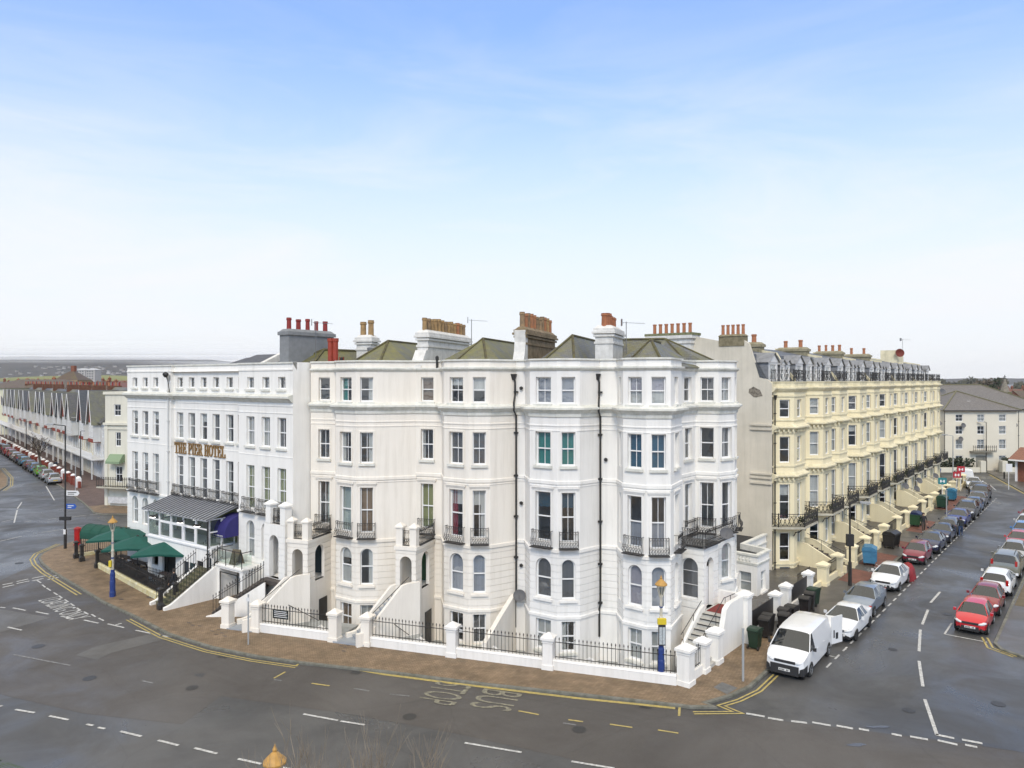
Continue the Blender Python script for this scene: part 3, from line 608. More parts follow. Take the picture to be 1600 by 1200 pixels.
# ================================================================== hotel
ho = thing('hotel', H.P(10, -3, 0), 'bright white four storey hotel with gold letters and green parasols before it', 'hotel')
HZ = dict(g=(3.1, 5.15), s1=(5.72, 8.55), s2=(9.8, 11.68), s3=(13.45, 14.2))
pH = [(0, 0), (6.25, 0), (6.25, -.25), (14.95, -.25), (14.95, .3), (20.5, .3)]
wl = MB(); tdo = []
cols = {0: [1.15, 2.65, 4.15], 2: [.75, 2.25, 3.75, 5.25, 6.85, 8.2], 4: [1.3, 2.9, 4.5]}
for i in range(5):
    sf, L = H.seg(pH[i], pH[i+1]); ops = []
    for a in cols.get(i, []):
        if i == 4: a -= .05
        w = .86
        for k in ('g', 's1', 's2', 's3'):
            z0, z1 = HZ[k]; ww = w*(.85 if k == 's3' else 1)
            if k == 'g':
                if i == 4 and a > 4: continue
                if i == 2 and a < 7: continue
                if i == 4: z0, z1 = 2.6, 5.0
            if i == 2 and a > 8 and k == 'g': z0 = 2.4; z1 = 4.6
            ops.append((a-ww/2, a+ww/2, z0, z1, k == 'g')); tdo.append((sf, *ops[-1], k, i))
    panel(wl, sf, L, -1.2, 15.1, ops, groove=(1.6, 4.6, .36) if i in (0, 4) else None, rev=.26)
wl.poly([H.P(0, 0, -1), H.P(0, -11, -1), H.P(0, -11, 14.8), H.P(0, 0, 15.1)])
sf, L = H.seg((20.5, .3), (20.5, -3)); panel(wl, sf, L, -1, 15.1, [])
wl.poly([H.P(0, -11, -1), H.P(20.5, -11, -1), H.P(20.5, -11, 14.8), H.P(0, -11, 14.8)])
wl.poly([H.P(0, 0, 14.6), H.P(20.5, 0, 14.6), H.P(20.5, -11, 14.6), H.P(0, -11, 14.6)])
wl.build('wall', W_BR(), ho)
inn = MB(); inn.poly([H.P(0, -2, -1), H.P(20.4, -2, -1), H.P(20.4, -2, 14.5), H.P(0, -2, 14.5)])
for z in (2.1, 5.2, 9.2, 12.8, 14.5): inn.poly([H.P(0.05, -.3, z), H.P(20.4, -.3, z), H.P(20.4, -2, z), H.P(0.05, -2, z)])
inn.build('interior_rooms', INT(), ho)
random.seed(3)
for sf, a0, a1, z0, z1, ar, k, i in tdo:
    cu = random.choice(['full:net', 'side:net', 'full:net', 'full:grey', 'blind:white', 'full:net']) if k != 's3' else random.choice(['full:grey', 'full:net', None])
    if i == 4 and k == 's1': cu = 'full:green'
    w = window(sf, a0, a1, z0, z1, ho, ar, bars=1 if k in ('s1', 's2') and i == 4 else (1 if k == 's3' else 0), cur=cu, sill=k in ('s2', 's3'), sillm=W_TR(), rail=k != 's3', hb=3 if k == 's1' else 0, ft=.06)
    if k == 's1': balconette(sf, a0-.17, a1+.17, z0-.12, ho, h=.9)
tr = MB()
for z, w, h in ((12.95-.55, .04, .06), (12.95-1.0, .03, .05), (9.25, .02, .05), (5.5, .08, .14), (14.75-.1, .05, .1)): sweep(tr, H, pH, [(.002, z-h/2), (w, z-h/2), (w, z+h/2), (.002, z+h/2+.02)])
tr.build('string_course', W_BR(), ho)
tr = MB(); sweep(tr, H, pH, [(.002, 12.6), (.1, 12.65), (.3, 12.85), (.42, 12.88), (.42, 13.0), (.02, 13.12), (.002, 13.13)]); tr.build('cornice', W_TR(), ho); tr = MB(); sweep(tr, H, pH, [(.01, 15.0), (.08, 15.02), (.08, 15.12), (-.3, 15.12), (-.3, 14.6)]); tr.build('coping', W_TR(), ho)
# lettering in slab serif capitals
def strokes(ch):
    S = .15; L = []
    def v(x, y0=0, y1=1, w=.15): L.append([(x, y0), (x+w, y0), (x+w, y1), (x, y1)])
    def hz(x0, x1, y, t=.09): L.append([(x0, y), (x1, y), (x1, y+t), (x0, y+t)])
    def arc(cx, cy, rx, ry, t0, t1, n=10):
        for k in range(n):
            a, b = R(t0+(t1-t0)*k/n), R(t0+(t1-t0)*(k+1)/n)
            L.append([(cx+rx*math.cos(a), cy+ry*math.sin(a)), (cx+rx*math.cos(b), cy+ry*math.sin(b)), (cx+(rx-S*.95)*math.cos(b), cy+(ry-.1)*math.sin(b)), (cx+(rx-S*.95)*math.cos(a), cy+(ry-.1)*math.sin(a))])
    if ch == 'T': v(.27); hz(.15, .56, 0); hz(0, .71, .91); v(0, .7, .91, .07); v(.64, .7, .91, .07); return L, .75
    if ch == 'H': v(.1); v(.53); hz(.27, .53, .46); hz(0, .36, 0); hz(.44, .8, 0); hz(0, .36, .91); hz(.44, .8, .91); return L, .86
    if ch == 'E': v(.1); hz(0, .66, 0); hz(0, .64, .91); hz(.27, .5, .46); v(.59, .09, .3, .07); v(.57, .7, .91, .07); v(.45, .36, .66, .06); return L, .74
    if ch == 'I': v(.1); hz(0, .37, 0); hz(0, .37, .91); return L, .44
    if ch == 'L': v(.1); hz(0, .66, 0); hz(0, .37, .91); v(.59, .09, .32, .07); return L, .72
    if ch == 'O': arc(.36, .5, .36, .5, 0, 360, 18); return L, .8
    if ch == 'P' or ch == 'R':
        v(.1); hz(0, .38, 0); hz(0, .4, .91); hz(.27, .4, .42); arc(.38, .705, .3, .295, -90, 90, 8)
        if ch == 'R': L.append([(.36, .44), (.53, .44), (.76, .06), (.59, .06)]); hz(.55, .82, 0); return L, .84
        return L, .74
    return [], .4
sg = MB(); x = 0.0
let = []
for ch in 'THE PIER HOTEL':
    if ch == ' ': x += .36; continue
    L_, w = strokes(ch); let.append((x, L_)); x += w
tot = x
sf, L = H.seg(pH[2], pH[3]); hgt = .82; s0, s1 = .15, 6.45; kx = (s1-s0)/tot
for j, (x, L_) in enumerate(let):
    mbl = MB()
    for i, q in enumerate(L_): mbl.prism(sf, [(s0+(x+a)*kx, 8.72+b*hgt) for a, b in q], .02+.001*(i % 3), .09+.002*(i % 4))
    mbl.build('sign_letter', mk('gold_letters', (.36, .22, .09), .45, metal=.35, noise_s=8, amt=.3), ho)
# downpipe and lamp, roof bits
pipe(ho, H, 6.0, .02, 5.6, 14.4, m=mk('pipe_white', (.62, .62, .60), .6))
mb = MB(); mb.tube([H.P(6.3, .12, 13.1), H.P(6.35, .3, 14.0), H.P(6.2, .35, 14.4)], .03, 5); p = H.P(6.15, .35, 14.2); mb.lathe(p, [(.1, 0), (.22, .2), (.2, .3), (.05, .4)], 8); mb.build('wall_lamp', BLK(), ho)
SL_D = slate('slate_dark', (.10, .10, .105), .3, (.06, .07, .02), mcov=.3)
rf = MB()
for a0, a1, of, zt_ in ((6.6, 9.2, -2.6, 15.75), (9.3, 14.2, -1.6, 15.9), (14.6, 18.6, -1.5, 16.0)):
    rf.poly([H.P(a0, of, 14.7), H.P(a1, of, 14.7), H.P(a1, of-3, zt_), H.P(a0+.6, of-3, zt_)]); rf.poly([H.P(a0+.6, of-3, zt_), H.P(a1, of-3, zt_), H.P(a1, of-7, 14.7), H.P(a0, of-7, 14.7)])
    rf.poly([H.P(a0, of, 14.7), H.P(a0+.6, of-3, zt_), H.P(a0, of-7, 14.7)]); rf.poly([H.P(a1, of, 14.7), H.P(a1, of-3, zt_), H.P(a1, of-7, 14.7)])
rr = rf.build('roof', SL_D, ho, uv=True)
mb = MB(); fw = F(H.P(14.4, -1.2)[:2], (-H.n[0], -H.n[1])); mb.prism(fw, [(0, 14.6), (0, 14.9), (2.6, 16.1), (3.4, 16.25), (5, 16.1), (5, 14.6)], -.22, .22); mb.build('firewall', STK(), ho)
chimney(ho, H, 17.6, 18.5, -4.6, -.9, 14.6, 17.2, 5, POTR(), mk('render_grey', (.24, .25, .26), .85, noise_s=3, amt=.2), r=.15, ph=.75, mould=False)
aerial(ho, H.P(19.2, -2.5, 14.7), 3.1, .3)
hiproof(ho, H, 17.2, 20.4, -1, -9, 14.7, 16.0, -3.5, SL_G, RIDGE())
# sunroom
SG = lambda: mk('upvc_white', (.8, .8, .8), .35)
a0, a1, po_ = 6.6, 14.1, 1.9; zb, ze, zt = 3.2, 4.98, 5.55
mb = MB(); fb, L = H.seg((a0, po_), (a1, po_)); panel(mb, fb, L, -1, zb, [(.6, 1.4, 1.2, 2.2, False), (1.9, 3.6, .0, 2.1, False), (4.5, 5.2, .6, 2.0, False), (6.1, 6.9, .0, 2.25, False), (7.2, 7.8, 1.4, 2.6, False)], rev=.15)
fs_, L2 = H.seg((a1, po_), (a1, -.2)); panel(mb, fs_, L2, -1, zb, []); fl_, L3 = H.seg((a0, -.2), (a0, po_)); panel(mb, fl_, L3, -1, zb, [])
mb.box(H, a0+.02, a1-.02, -.2, po_-.02, zb-.15, zb-.01)
sr = mb.build('sunroom', W_BR(), ho)
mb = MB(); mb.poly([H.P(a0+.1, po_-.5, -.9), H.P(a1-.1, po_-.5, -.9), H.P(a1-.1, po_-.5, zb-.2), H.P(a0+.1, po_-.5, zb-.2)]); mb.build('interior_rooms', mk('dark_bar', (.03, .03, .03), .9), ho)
mb = MB(); sweep(mb, H, [(a0, 0), (a0, po_), (a1, po_), (a1, 0)], [(.002, zb-.12), (.1, zb-.1), (.1, zb), (-.1, zb)]); mb.build('sunroom_sill', SG(), sr)
def grid_glaze(f, L, z0, z1, nx, zm, parent, big=False):
    mb = MB()
    for i in range(nx+1):
        a = L*i/nx; w = .07; mb.box(f, max(0, a-w), min(L, a+w), -.1, 0, z0, z1)
    for z, t in ((z0, .09), (zm, .08), (z1-.07, .07)): mb.box(f, 0, L, -.095, -.005, z-.0, z+t)
    for i in range(nx):
        a, b = L*i/nx+.08, L*(i+1)/nx-.08
        if 0 < i < nx-1 or big:
            for (p, q, r_, s_) in ((a, a+.07, z0+.09, zm), (b-.07, b, z0+.09, zm), (a+.07, b-.07, z0+.09, z0+.16), (a+.07, b-.07, zm-.07, zm)): mb.box(f, p, q, -.07, .015, r_, s_)
    w = mb.build('sunroom_window', SG(), parent)
    g = MB(); g.poly([f.P(0, -.05, z0+.02), f.P(L, -.05, z0+.02), f.P(L, -.05, z1-.02), f.P(0, -.05, z1-.02)]); g.build('pane', glass('sunroom_glass', (.55, .62, .58), .12), w)
grid_glaze(fb, L, zb, ze, 5, zb+1.12, sr); grid_glaze(fs_, L2-.2, zb, ze+.05, 2, zb+.95, sr); grid_glaze(fl_, L3, zb, ze, 2, zb+.95, sr)
mb = MB(); mb.box(H, a0+.1, a1-.1, -.2, -.18, zb, zt); mb.build('sunroom_back_wall', mk('olive_wall', (.22, .24, .12), .8), sr)
mb = MB(); A = H.P(a0-.25, po_+.3, ze-.02); B = H.P(a1+.25, po_+.3, ze-.02); D_ = H.P(a1+.25, -.2, zt+.12); E_ = H.P(a0-.25, -.2, zt+.12)
mb.poly([A, B, D_, E_]); mb.poly([(*p[:2], p[2]+.07) for p in (A, B, D_, E_)]); mb.poly([A, B, (*B[:2], B[2]+.07), (*A[:2], A[2]+.07)]); mb.poly([B, D_, (*D_[:2], D_[2]+.07), (*B[:2], B[2]+.07)])
n = 20; rbm = MB()
for i in range(n+1):
    a = a0-.2+(a1-a0+.4)*i/n; rbm.tube([H.P(a, po_+.3, ze+.07), H.P(a, -.2, zt+.21)], .05, 4)
mb.build('sunroom_roof', mk('lead_roof', (.33, .34, .36), .5, noise_s=1.5, col2=(.24, .25, .27)), sr)
rbm.build('roof_rib', mk('lead_rib', (.10, .105, .115), .5), sr)
pipe(ho, H, a1+.02, po_+.02, -.4, ze-.05, False)
for a in (8.2, 11.6, 13.6):
    mb = MB(); mb.tube([H.P(a, po_+.1, ze-.15), H.P(a, po_+.5, ze-.25)], .025, 5); mb.box(H, a-.22, a+.22, po_+.4, po_+.62, ze-.32, ze-.22); l = mb.build('floodlight', BLK(), sr)
    q = MB(); q.box(H, a-.2, a+.2, po_+.42, po_+.6, ze-.35, ze-.325)
    e = mk('lamp_glow', (1, .95, .85)); e.node_tree.nodes['Principled BSDF'].inputs['Emission Color'].default_value = (1, .95, .88, 1); e.node_tree.nodes['Principled BSDF'].inputs['Emission Strength'].default_value = 6
    q.build('lit_lens', e, l)
# notice boards / black door on the basement front
for a, w, z0, z1, c in ((4.55, .55, .62, 1.98, (.03, .04, .05)), (6.15, .7, .02, 2.2, (.012, .012, .013)), (7.25, .5, 1.42, 2.58, (.02, .03, .04)), (5.35, .6, 1.0, 2.0, (.03, .06, .06))):
    mb = MB(); mb.box(fb, a, a+w, -.12, -.06 if a > 4 and a != 5.35 else .02, z0, z1); mb.build('door' if z0 < .1 else 'notice_board', mk('board_%d' % int(a*10), c, .35), ho)
# purple canopy over the entrance with white lettering
mb = MB(); fc = F(H.P(14.95, .2)[:2], (-H.n[0], -H.n[1])); ca, cb = -1.05, .32
cf = H.sub(14.2, -.2); PU = mk('canopy_purple', (.026, .022, .15), .75, noise_s=3, amt=.15)
K = 7; prof = [(1.5*math.cos(R(90*k/K))**.8, 1.15*math.sin(R(90*k/K))) for k in range(K+1)]; w0, w1 = -.5, .72
for k in range(K):
    (o0, z0), (o1, z1) = prof[k], prof[k+1]
    mb.poly([cf.P(w0, o0, 4.05+z0), cf.P(w1, o0, 4.05+z0), cf.P(w1, o1, 4.05+z1), cf.P(w0, o1, 4.05+z1)])
    for w in (w0, w1): mb.poly([cf.P(w, 0, 4.05), cf.P(w, o0, 4.05+z0), cf.P(w, o1, 4.05+z1)])
mb.poly([cf.P(w0, 1.5, 4.05), cf.P(w1, 1.5, 4.05), cf.P(w1, 1.5, 3.85), cf.P(w0, 1.5, 3.85)]); mb.poly([cf.P(w1, 0, 4.05), cf.P(w1, 1.5, 4.05), cf.P(w1, 1.5, 3.85), cf.P(w1, 0, 3.85)])
can = mb.build('door_canopy', PU, ho)
def text(s, f, a, o, z, size, mat, parent, name='lettering', flat=False, align='CENTER', ext=.004, sx=1, sy=1, pos=None, fit=None, loc=None):
    cu = bpy.data.curves.new(name, 'FONT'); cu.body = s; cu.size = size; cu.extrude = ext; cu.align_x = align; cu.align_y = 'CENTER'
    ob = bpy.data.objects.new(name, cu); C.objects.link(ob); dg = bpy.context.evaluated_depsgraph_get(); me = bpy.data.meshes.new_from_object(ob.evaluated_get(dg)); bpy.data.objects.remove(ob)
    mb = MB(); p0 = f.P(a, o, z) if pos is None else pos
    if fit:
        xs = [v.co.x for v in me.vertices]; ys = [v.co.y for v in me.vertices]; sx = fit[0]/(max(xs)-min(xs)); sy = fit[1]/(max(ys)-min(ys))
    vs = []
    for v in me.vertices:
        x, y, h = v.co.x*sx, v.co.y*sy, v.co.z
        if flat: vs.append((p0[0]+f.d[0]*x-f.n[0]*y, p0[1]+f.d[1]*x-f.n[1]*y, p0[2]+h))
        else: vs.append((p0[0]+f.d[0]*x+f.n[0]*h, p0[1]+f.d[1]*x+f.n[1]*h, p0[2]+y))
    mb.add(vs, [tuple(p.vertices) for p in me.polygons]); bpy.data.meshes.remove(me)
    return mb.build(name, mat, parent, loc=loc)
WT = lambda: mk('white_lettering', (.8, .8, .8), .6)
text('THE PIER HOTEL', cf, .1, 1.52, 3.95, .12, WT(), can)
# hotel right porch, entrance platform, stairs
mb = MB(); s0, s1, o1, zf, ztp = 18.9, 20.9, 1.2, 2.05, 5.3
fr, L = H.seg((s0, o1), (s1, o1)); panel(mb, fr, L, -1, ztp, [(.5, 1.4, zf, 4.65, True)], groove=(zf, ztp-.4, .36), rev=.3)
fr, L = H.seg((s1, o1), (s1, .3)); panel(mb, fr, L, -1, ztp, [(.15, .75, zf, 4.65, True)], groove=(zf, ztp-.4, .36), rev=.25)
mb.poly([H.P(s0, .3, -1), H.P(s0, o1, -1), H.P(s0, o1, ztp), H.P(s0, .3, ztp)]); mb.box(H, s0+.02, s1-.02, .31, o1-.02, zf-.2, zf); mb.box(H, s0+.02, s1-.02, .31, o1-.02, ztp-.15, ztp-.01)
pp = mb.build('porch', W_BR(), ho)
for a in (s0+.35, s1-.25):
    c = MB(); c.box(H, a-.24, a+.24, o1-.5, o1-.02, ztp+.01, ztp+1.1); c.box(H, a-.32, a+.32, o1-.58, o1+.06, ztp+1.1, ztp+1.2); c.frust(H, a, o1-.26, ztp+1.2, ztp+1.4, .6, .06); c.build('porch_pillar', W_BR(), pp)
balconette(F(H.P(s0+.62, o1-.3)[:2], H.d), 0, 1.05, ztp+.05, ho, h=.85, dp=.12)
pl = MB(); pl.box(H, 14.5, 17.3, .32, 1.6, 2.0, 2.3); pl.box(H, 14.45, 17.35, .32, 1.68, 2.14, 2.24); pl.box(H, 14.5, 14.8, .32, 1.58, -1, 1.99); pl.box(H, 16.95, 17.28, .32, 1.58, -1, 1.99); pl.build('entrance_platform', W_BR(), ho)
mb = MB(); 
for a in (14.6, 15.5, 16.4, 17.2): mb.tube([H.P(a, 1.6, 2.1), H.P(a, 1.6, 3.25)], .03, 5)
mb.tube([H.P(14.6, .5, 3.25), H.P(14.6, 1.6, 3.25), H.P(17.2, 1.6, 3.25), H.P(17.2, .9, 3.25)], .028, 5); gb = mb.build('glass_balustrade', BLK(), ho)
g = MB(); g.poly([H.P(14.65, 1.6, 2.42), H.P(17.15, 1.6, 2.42), H.P(17.15, 1.6, 3.15), H.P(14.65, 1.6, 3.15)]); g.poly([H.P(17.2, .9, 2.42), H.P(17.2, 1.5, 2.42), H.P(17.2, 1.5, 3.15), H.P(17.2, .9, 3.15)]); g.build('pane', glass('balustrade_glass', (.78, .88, .84), .08), gb)
ab = MB(); ab.poly([H.P(15.6, .9, 2.31), H.P(16.2, .7, 2.31), H.P(16.25, 1.02, 3.25), H.P(15.65, 1.18, 3.25)]); ab.poly([H.P(15.6, 1.45, 2.31), H.P(16.2, 1.35, 2.31), H.P(16.25, 1.04, 3.25), H.P(15.65, 1.2, 3.25)])
tag(ab.build('a_board', mk('board_brown', (.16, .13, .08), .7, noise_s=6, amt=.4), None, loc=H.P(15.9, 1.3, 2.31)), 'brown folding menu board on the glass railed hotel platform', 'sign')
# flights
MOSS = mk('mossy_steps', (.16, .14, .09), .85, noise_s=2.5, col2=(.07, .08, .035)); BRS = mk('brown_steps', (.10, .085, .075), .8, noise_s=3, col2=(.06, .05, .045))
a = H.P(13.35, 4.6, .05); b = H.P(13.55, 1.1, 2.25); st, fs1, L = flight(ho, a, b, 1.5, 13, MOSS)
for sgn in (-1, 1):
    stair_wall(ho, fs1, L, sgn*.88, .22, .05, 2.25, .12, W_BR(), flat=.9 if sgn > 0 else 0, lin=True); railing(ho, fs1, .1, L, sgn*.88, .35, 2.5, h=.95, name='stair_railing')
a = H.P(16.9, 3.0, .05); b = H.P(19.35, 1.15, 2.0); st, fs2, L = flight(ho, a, b, 2.1, 12, BRS)
for sgn in (-1, 1):
    stair_wall(ho, fs2, L, sgn*1.12, .14, .05, 2.0, -.02, W_BR(), flat=.1 if sgn > 0 else 0, lin=True); railing(ho, fs2, .1, L, sgn*1.12, .15, 2.0, h=1.05, name='stair_railing')
mb = MB(); mb.box(H, 19.2, 20.9, 1.21, 1.7, zf-.25, zf-.02); mb.build('landing', BRS, ho)
# basement recess under the platform
mb = MB(); mb.tube([H.P(14.95, 1.64, -.3), H.P(14.95, 1.64, 1.8), H.P(16.8, 1.64, 1.8), H.P(16.8, 1.64, .6)], .045, 5); mb.build('pipe', PIPE(), ho)
mb = MB(); mb.box(H, 15.9, 16.5, .36, .75, .2, 1.0); mb.build('bin_cupboard', mk('wood_box', (.16, .09, .04), .7), ho)
# ---- forecourt: wall, railing, parasols, awning, benches
fcw = thing('forecourt_fence', H.P(6.5, 3.3, 0), 'low yellow edged wall with black railings round the hotel forecourt', 'fence')
g0 = G(150, 886); g1 = G(256, 944); ff = F(g0, (g1[0]-g0[0], g1[1]-g0[1])); LF = math.hypot(g1[0]-g0[0], g1[1]-g0[1])
mb = MB(); mb.box(ff, 0, LF, -.3, 0, -.1, .32); mb.frust(ff, LF/2, -.15, .321, .4, LF, LF, d0=.34, d1=.2); mb.build('kerb_wall', mk('wall_yellowed', (.66, .64, .50), .8, noise_s=4, col2=(.55, .46, .18), streak=(.40, .36, .2)), fcw)
railing(fcw, ff, .1, LF, -.15, .4, .4, h=.95, step=.14)
g2 = G(118, 870); f2 = F(g2, (g0[0]-g2[0]-.9, g0[1]-g2[1]+.9))
mb = MB(); mb.box(F(g2, (.75, .66)), 0, 4.3, -.15, .15, -.1, .25); mb.build('kerb_wall', MATS['wall_yellowed'], fcw); railing(fcw, F(g2, (.75, .66)), .1, 4.2, 0, .25, .25, h=1.0, step=.15)
def bollard_post(f, a, o, h=1.35, w=.26):
    mb = MB(); mb.box(f, a-w/2-.05, a+w/2+.05, o-w/2-.05, o+w/2+.05, -.05, .3); mb.frust(f, a, o, .3, .42, w+.06, w-.04); mb.box(f, a-w/2+.02, a+w/2-.02, o-w/2+.02, o+w/2-.02, .42, h-.18); mb.frust(f, a, o, h-.18, h-.1, w, w+.1); mb.frust(f, a, o, h-.1, h, w+.1, w-.1); mb.build('gate_post', BLK(), fcw)
for p in (G(119, 872), G(128, 877), G(152, 887), G(251, 952), G(274, 943)): bollard_post(F(p, (.7, -.7)), 0, 0)
fcd = thing('terrace_deck', H.P(7, 2.8, 0), 'dark decked forecourt floor between the railings and the hotel front', 'decking')
pts = [(*ff.P(.1, -.32)[:2], .03), (*ff.P(LF-.2, -.32)[:2], .03), H.P(12.4, 2.0, .03), H.P(5.9, 1.95, .03), H.P(-.6, .3, .03), H.P(-1.2, 1.6, .03)]
mb = MB(); mb.poly([(p[0], p[1], .035) for p in pts]); mb.build('deck_floor', mk('deck_dark', (.075, .055, .045), .45, noise_s=1.2, col2=(.04, .03, .027)), fcd)
mb = MB(); mb.box(H, 9.2, 12.2, 2.3, 3.3, .04, .5); mb.box(H, 9.6, 11.8, 2.0, 2.3, .04, .25); mb.build('raised_platform', MATS['deck_dark'], fcd)
railing(fcd, F(H.P(9.2, 3.25)[:2], H.d), 0, 3.0, 0, .5, .5, h=1.0); 
GRN = mk('parasol_green', (.006, .09, .068), .8, noise_s=2, amt=.2)
def parasol(c, label, rot=0, w=1.72, zr=2.36, zp=2.98):
    o = thing('parasol', (c[0], c[1], .03), label, 'parasol', 'green square parasols on the hotel forecourt'); x, y = c
    mb = MB(); mb.tube([(x, y, .03), (x, y, zp)], .035, 6); mb.build('pole', BLK(), o)
    mb = MB(); mb.box(F(c, (1, 0)), -.4, .4, -.4, .4, .03, .12); mb.build('base', BLK(), o)
    mb = MB(); P_ = []
    for k in range(8):
        t = rot+math.pi/4*k; r_ = w*(1.4142 if k % 2 == 0 else 1.0)*(1 if k % 2 == 0 else 1); P_.append((x+r_*math.cos(t), y+r_*math.sin(t), zr+(0 if k % 2 == 0 else .10)))
    for k in range(8):
        a, b = P_[k], P_[(k+1) % 8]; mb.poly([a, b, (x, y, zp)]); mb.poly([a, b, (b[0]*.985+x*.015, b[1]*.985+y*.015, b[2]-.14), (a[0]*.985+x*.015, a[1]*.985+y*.015, a[2]-.14)])
    cn = mb.build('canopy', GRN, o)
    mb = MB()
    for k in range(8): p = P_[k]; mb.tube([(x, y, zp-.35), (x+(p[0]-x)*.6, y+(p[1]-y)*.6, zr+(zp-zr)*.32)], .012, 4)
    mb.build('rib', BLK(), o); mb = MB(); mb.lathe((x, y, zp-.03), [(.09, 0), (.09, .05), (.03, .09)], 8); mb.build('finial', BLK(), o)
hr = R(-130)
parasol(G(189, 887), 'green parasol nearest the street end awning', hr); parasol(G(215, 903), 'middle green parasol of the three beside the hotel sunroom', hr); parasol(G(261, 913), 'green parasol nearest the mossy hotel steps', hr)
# barrel awning
aw = thing('entrance_awning', H.P(-1.5, 2.2, 0), 'long dark green barrel awning running from the pavement to the hotel end', 'awning')
A = G(134, 866); A = G(139, 872); fa = F(A[:2], (H.P(1.2, .2)[0]-A[0], H.P(1.2, .2)[1]-A[1])); LA = 4.0; K = 10; rw = .8
mb = MB(); ar = [(-rw*math.cos(math.pi*k/K), 1.95+.75*math.sin(math.pi*k/K)) for k in range(K+1)]
for k in range(K):
    (a0_, z0), (a1_, z1) = ar[k], ar[k+1]; mb.poly([fa.P(0, a0_, z0), fa.P(LA, a0_, z0), fa.P(LA, a1_, z1), fa.P(0, a1_, z1)]); mb.poly([fa.P(0, 0, 1.95), fa.P(0, a0_, z0), fa.P(0, a1_, z1)])
for a_ in (-rw, rw): mb.poly([fa.P(0, a_, 1.95), fa.P(LA, a_, 1.95), fa.P(LA, a_, 1.7), fa.P(0, a_, 1.7)])
mb.poly([fa.P(0, -rw, 1.95), fa.P(0, rw, 1.95), fa.P(0, rw, 1.62), fa.P(0, -rw, 1.62)]); mb.build('canopy', mk('awning_green', (.006, .07, .045), .8, noise_s=2, amt=.2), aw)
mb = MB()
for i in range(5):
    a_ = LA*i/4+.01; mb.tube([fa.P(a_, x_*1.005, z_+.005) for x_, z_ in ar], .02, 4)
mb.build('awning_hoop', MATS['awning_green'], aw)
mb = MB()
for i in (0, 1, 2): 
    for s_ in (-rw, rw): mb.tube([fa.P(.1+i*1.9, s_*.95, 0), fa.P(.1+i*1.9, s_*.95, 1.9)], .05, 6)
mb.build('awning_post', BLK(), aw)
text('THE PIER HOTEL', F(fa.P(0, 0)[:2], fa.n), 0, .02, 1.79, .17, mk('gold_text', (.5, .45, .2)), aw)
for i, (s_, o_) in enumerate(((1.6, 1.0), (4.1, 1.25), (7.6, 2.62), (10.7, 2.78))):
    f_ = F(H.P(s_, o_)[:2], H.d); t = thing('picnic_bench', H.P(s_, o_, .04), ('dark picnic bench on the hotel deck nearest the awning', 'dark picnic bench under the middle of the first two parasols', 'dark picnic bench between the second and third parasols', 'dark picnic bench beside the mossy steps')[i], 'bench', 'picnic benches on the hotel deck')
    z = .5 if i == 3 else .04
    WD = mk('wood_dark', (.05, .035, .03), .5)
    mb = MB()
    for k in range(5): mb.box(f_, -.8, .8, -.25+k*.105, -.16+k*.105, z+.7, z+.74)
    mb.build('table_top', WD, t)
    for s2 in (-.46, .46): mb = MB(); mb.box(f_, -.8, .8, s2-.1, s2+.1, z+.42, z+.46); mb.build('seat', WD, t)
    for s2 in (-.6, .6):
        mb = MB(); mb.box(f_, s2-.04, s2+.04, -.54, .54, z+.36, z+.42); mb.tube([f_.P(s2, -.45, z), f_.P(s2, -.18, z+.7)], .04, 4); mb.tube([f_.P(s2, .45, z), f_.P(s2, .18, z+.7)], .04, 4); mb.build('leg', WD, t)
mb = MB(); c0 = G(127, 858); mb.lathe((c0[0]-1.2, c0[1]+1.5, 0), [(.3, 0), (.3, .12), (.25, .15), (.25, 1.35), (.3, 1.38), (.28, 1.45), (.1, 1.55)], 14); pbx = mb.build('pillar_box', mk('post_red', (.45, .01, .01), .35), None, smooth=False, loc=(c0[0]-1.2, c0[1]+1.5, 0))
tag(pbx, 'red pillar box behind the green awning end', 'post box')
# ================================================================== boundary walls, piers and railings (street front)
bw = thing('front_boundary', M.P(-6, 4.87, 0), 'white piers, low wall and spiked black railings along the front pavement', 'boundary wall')
PS = [-20.35, -18.35, -13.4, -11.45, -6.55, -1.5]
for s_ in PS: pier(bw, M, s_, 4.95, 0, 1.75, .5, W_WH() if s_ > -7 else W_CR())
for a, b in ((-18.1, -13.65), (-11.2, -6.8), (-6.3, -1.75), (-1.25, 4.6)):
    mb = MB(); mb.box(M, a, b, 4.8, 5.1, -.1, .42); mb.frust(M, (a+b)/2, 4.95, .421, .5, b-a, b-a, d0=.34, d1=.22); mb.build('low_wall', W_WH(), bw); railing(bw, M, a+.08, b-.08, 4.95, .5, .5, h=.95, step=.19)
mb = MB(); mb.box(M, -17.3, -16.3, 5.0, 5.03, .85, 1.35); nb = mb.build('notice_board', mk('board_black', (.015, .02, .02), .4), bw)
mb = MB()
for k in range(4): mb.box(M, -17.2, -16.4+.05*(k % 2), 5.032, 5.036, 1.24-.1*k, 1.27-.1*k)
mb.build('notice_lines', WT(), nb)
sw = thing('side_boundary', T.P(10, 0, 0), 'white piers with peaked caps along the side street beside the corner house', 'boundary wall')
pier(sw, T, 0.1, 0, 0, 1.9, .6, W_BR()); pier(sw, T, 2.0, -.05, 0, 1.7, .52, W_BR()); pier(sw, T, 3.45, -.05, 0, 1.8, .56, W_BR())
mb = MB(); mb.box(T, .4, 1.75, -.18, .1, -.1, .42); mb.build('low_wall', W_BR(), sw); railing(sw, T, .45, 1.7, -.04, .42, .42, h=.95, step=.17)
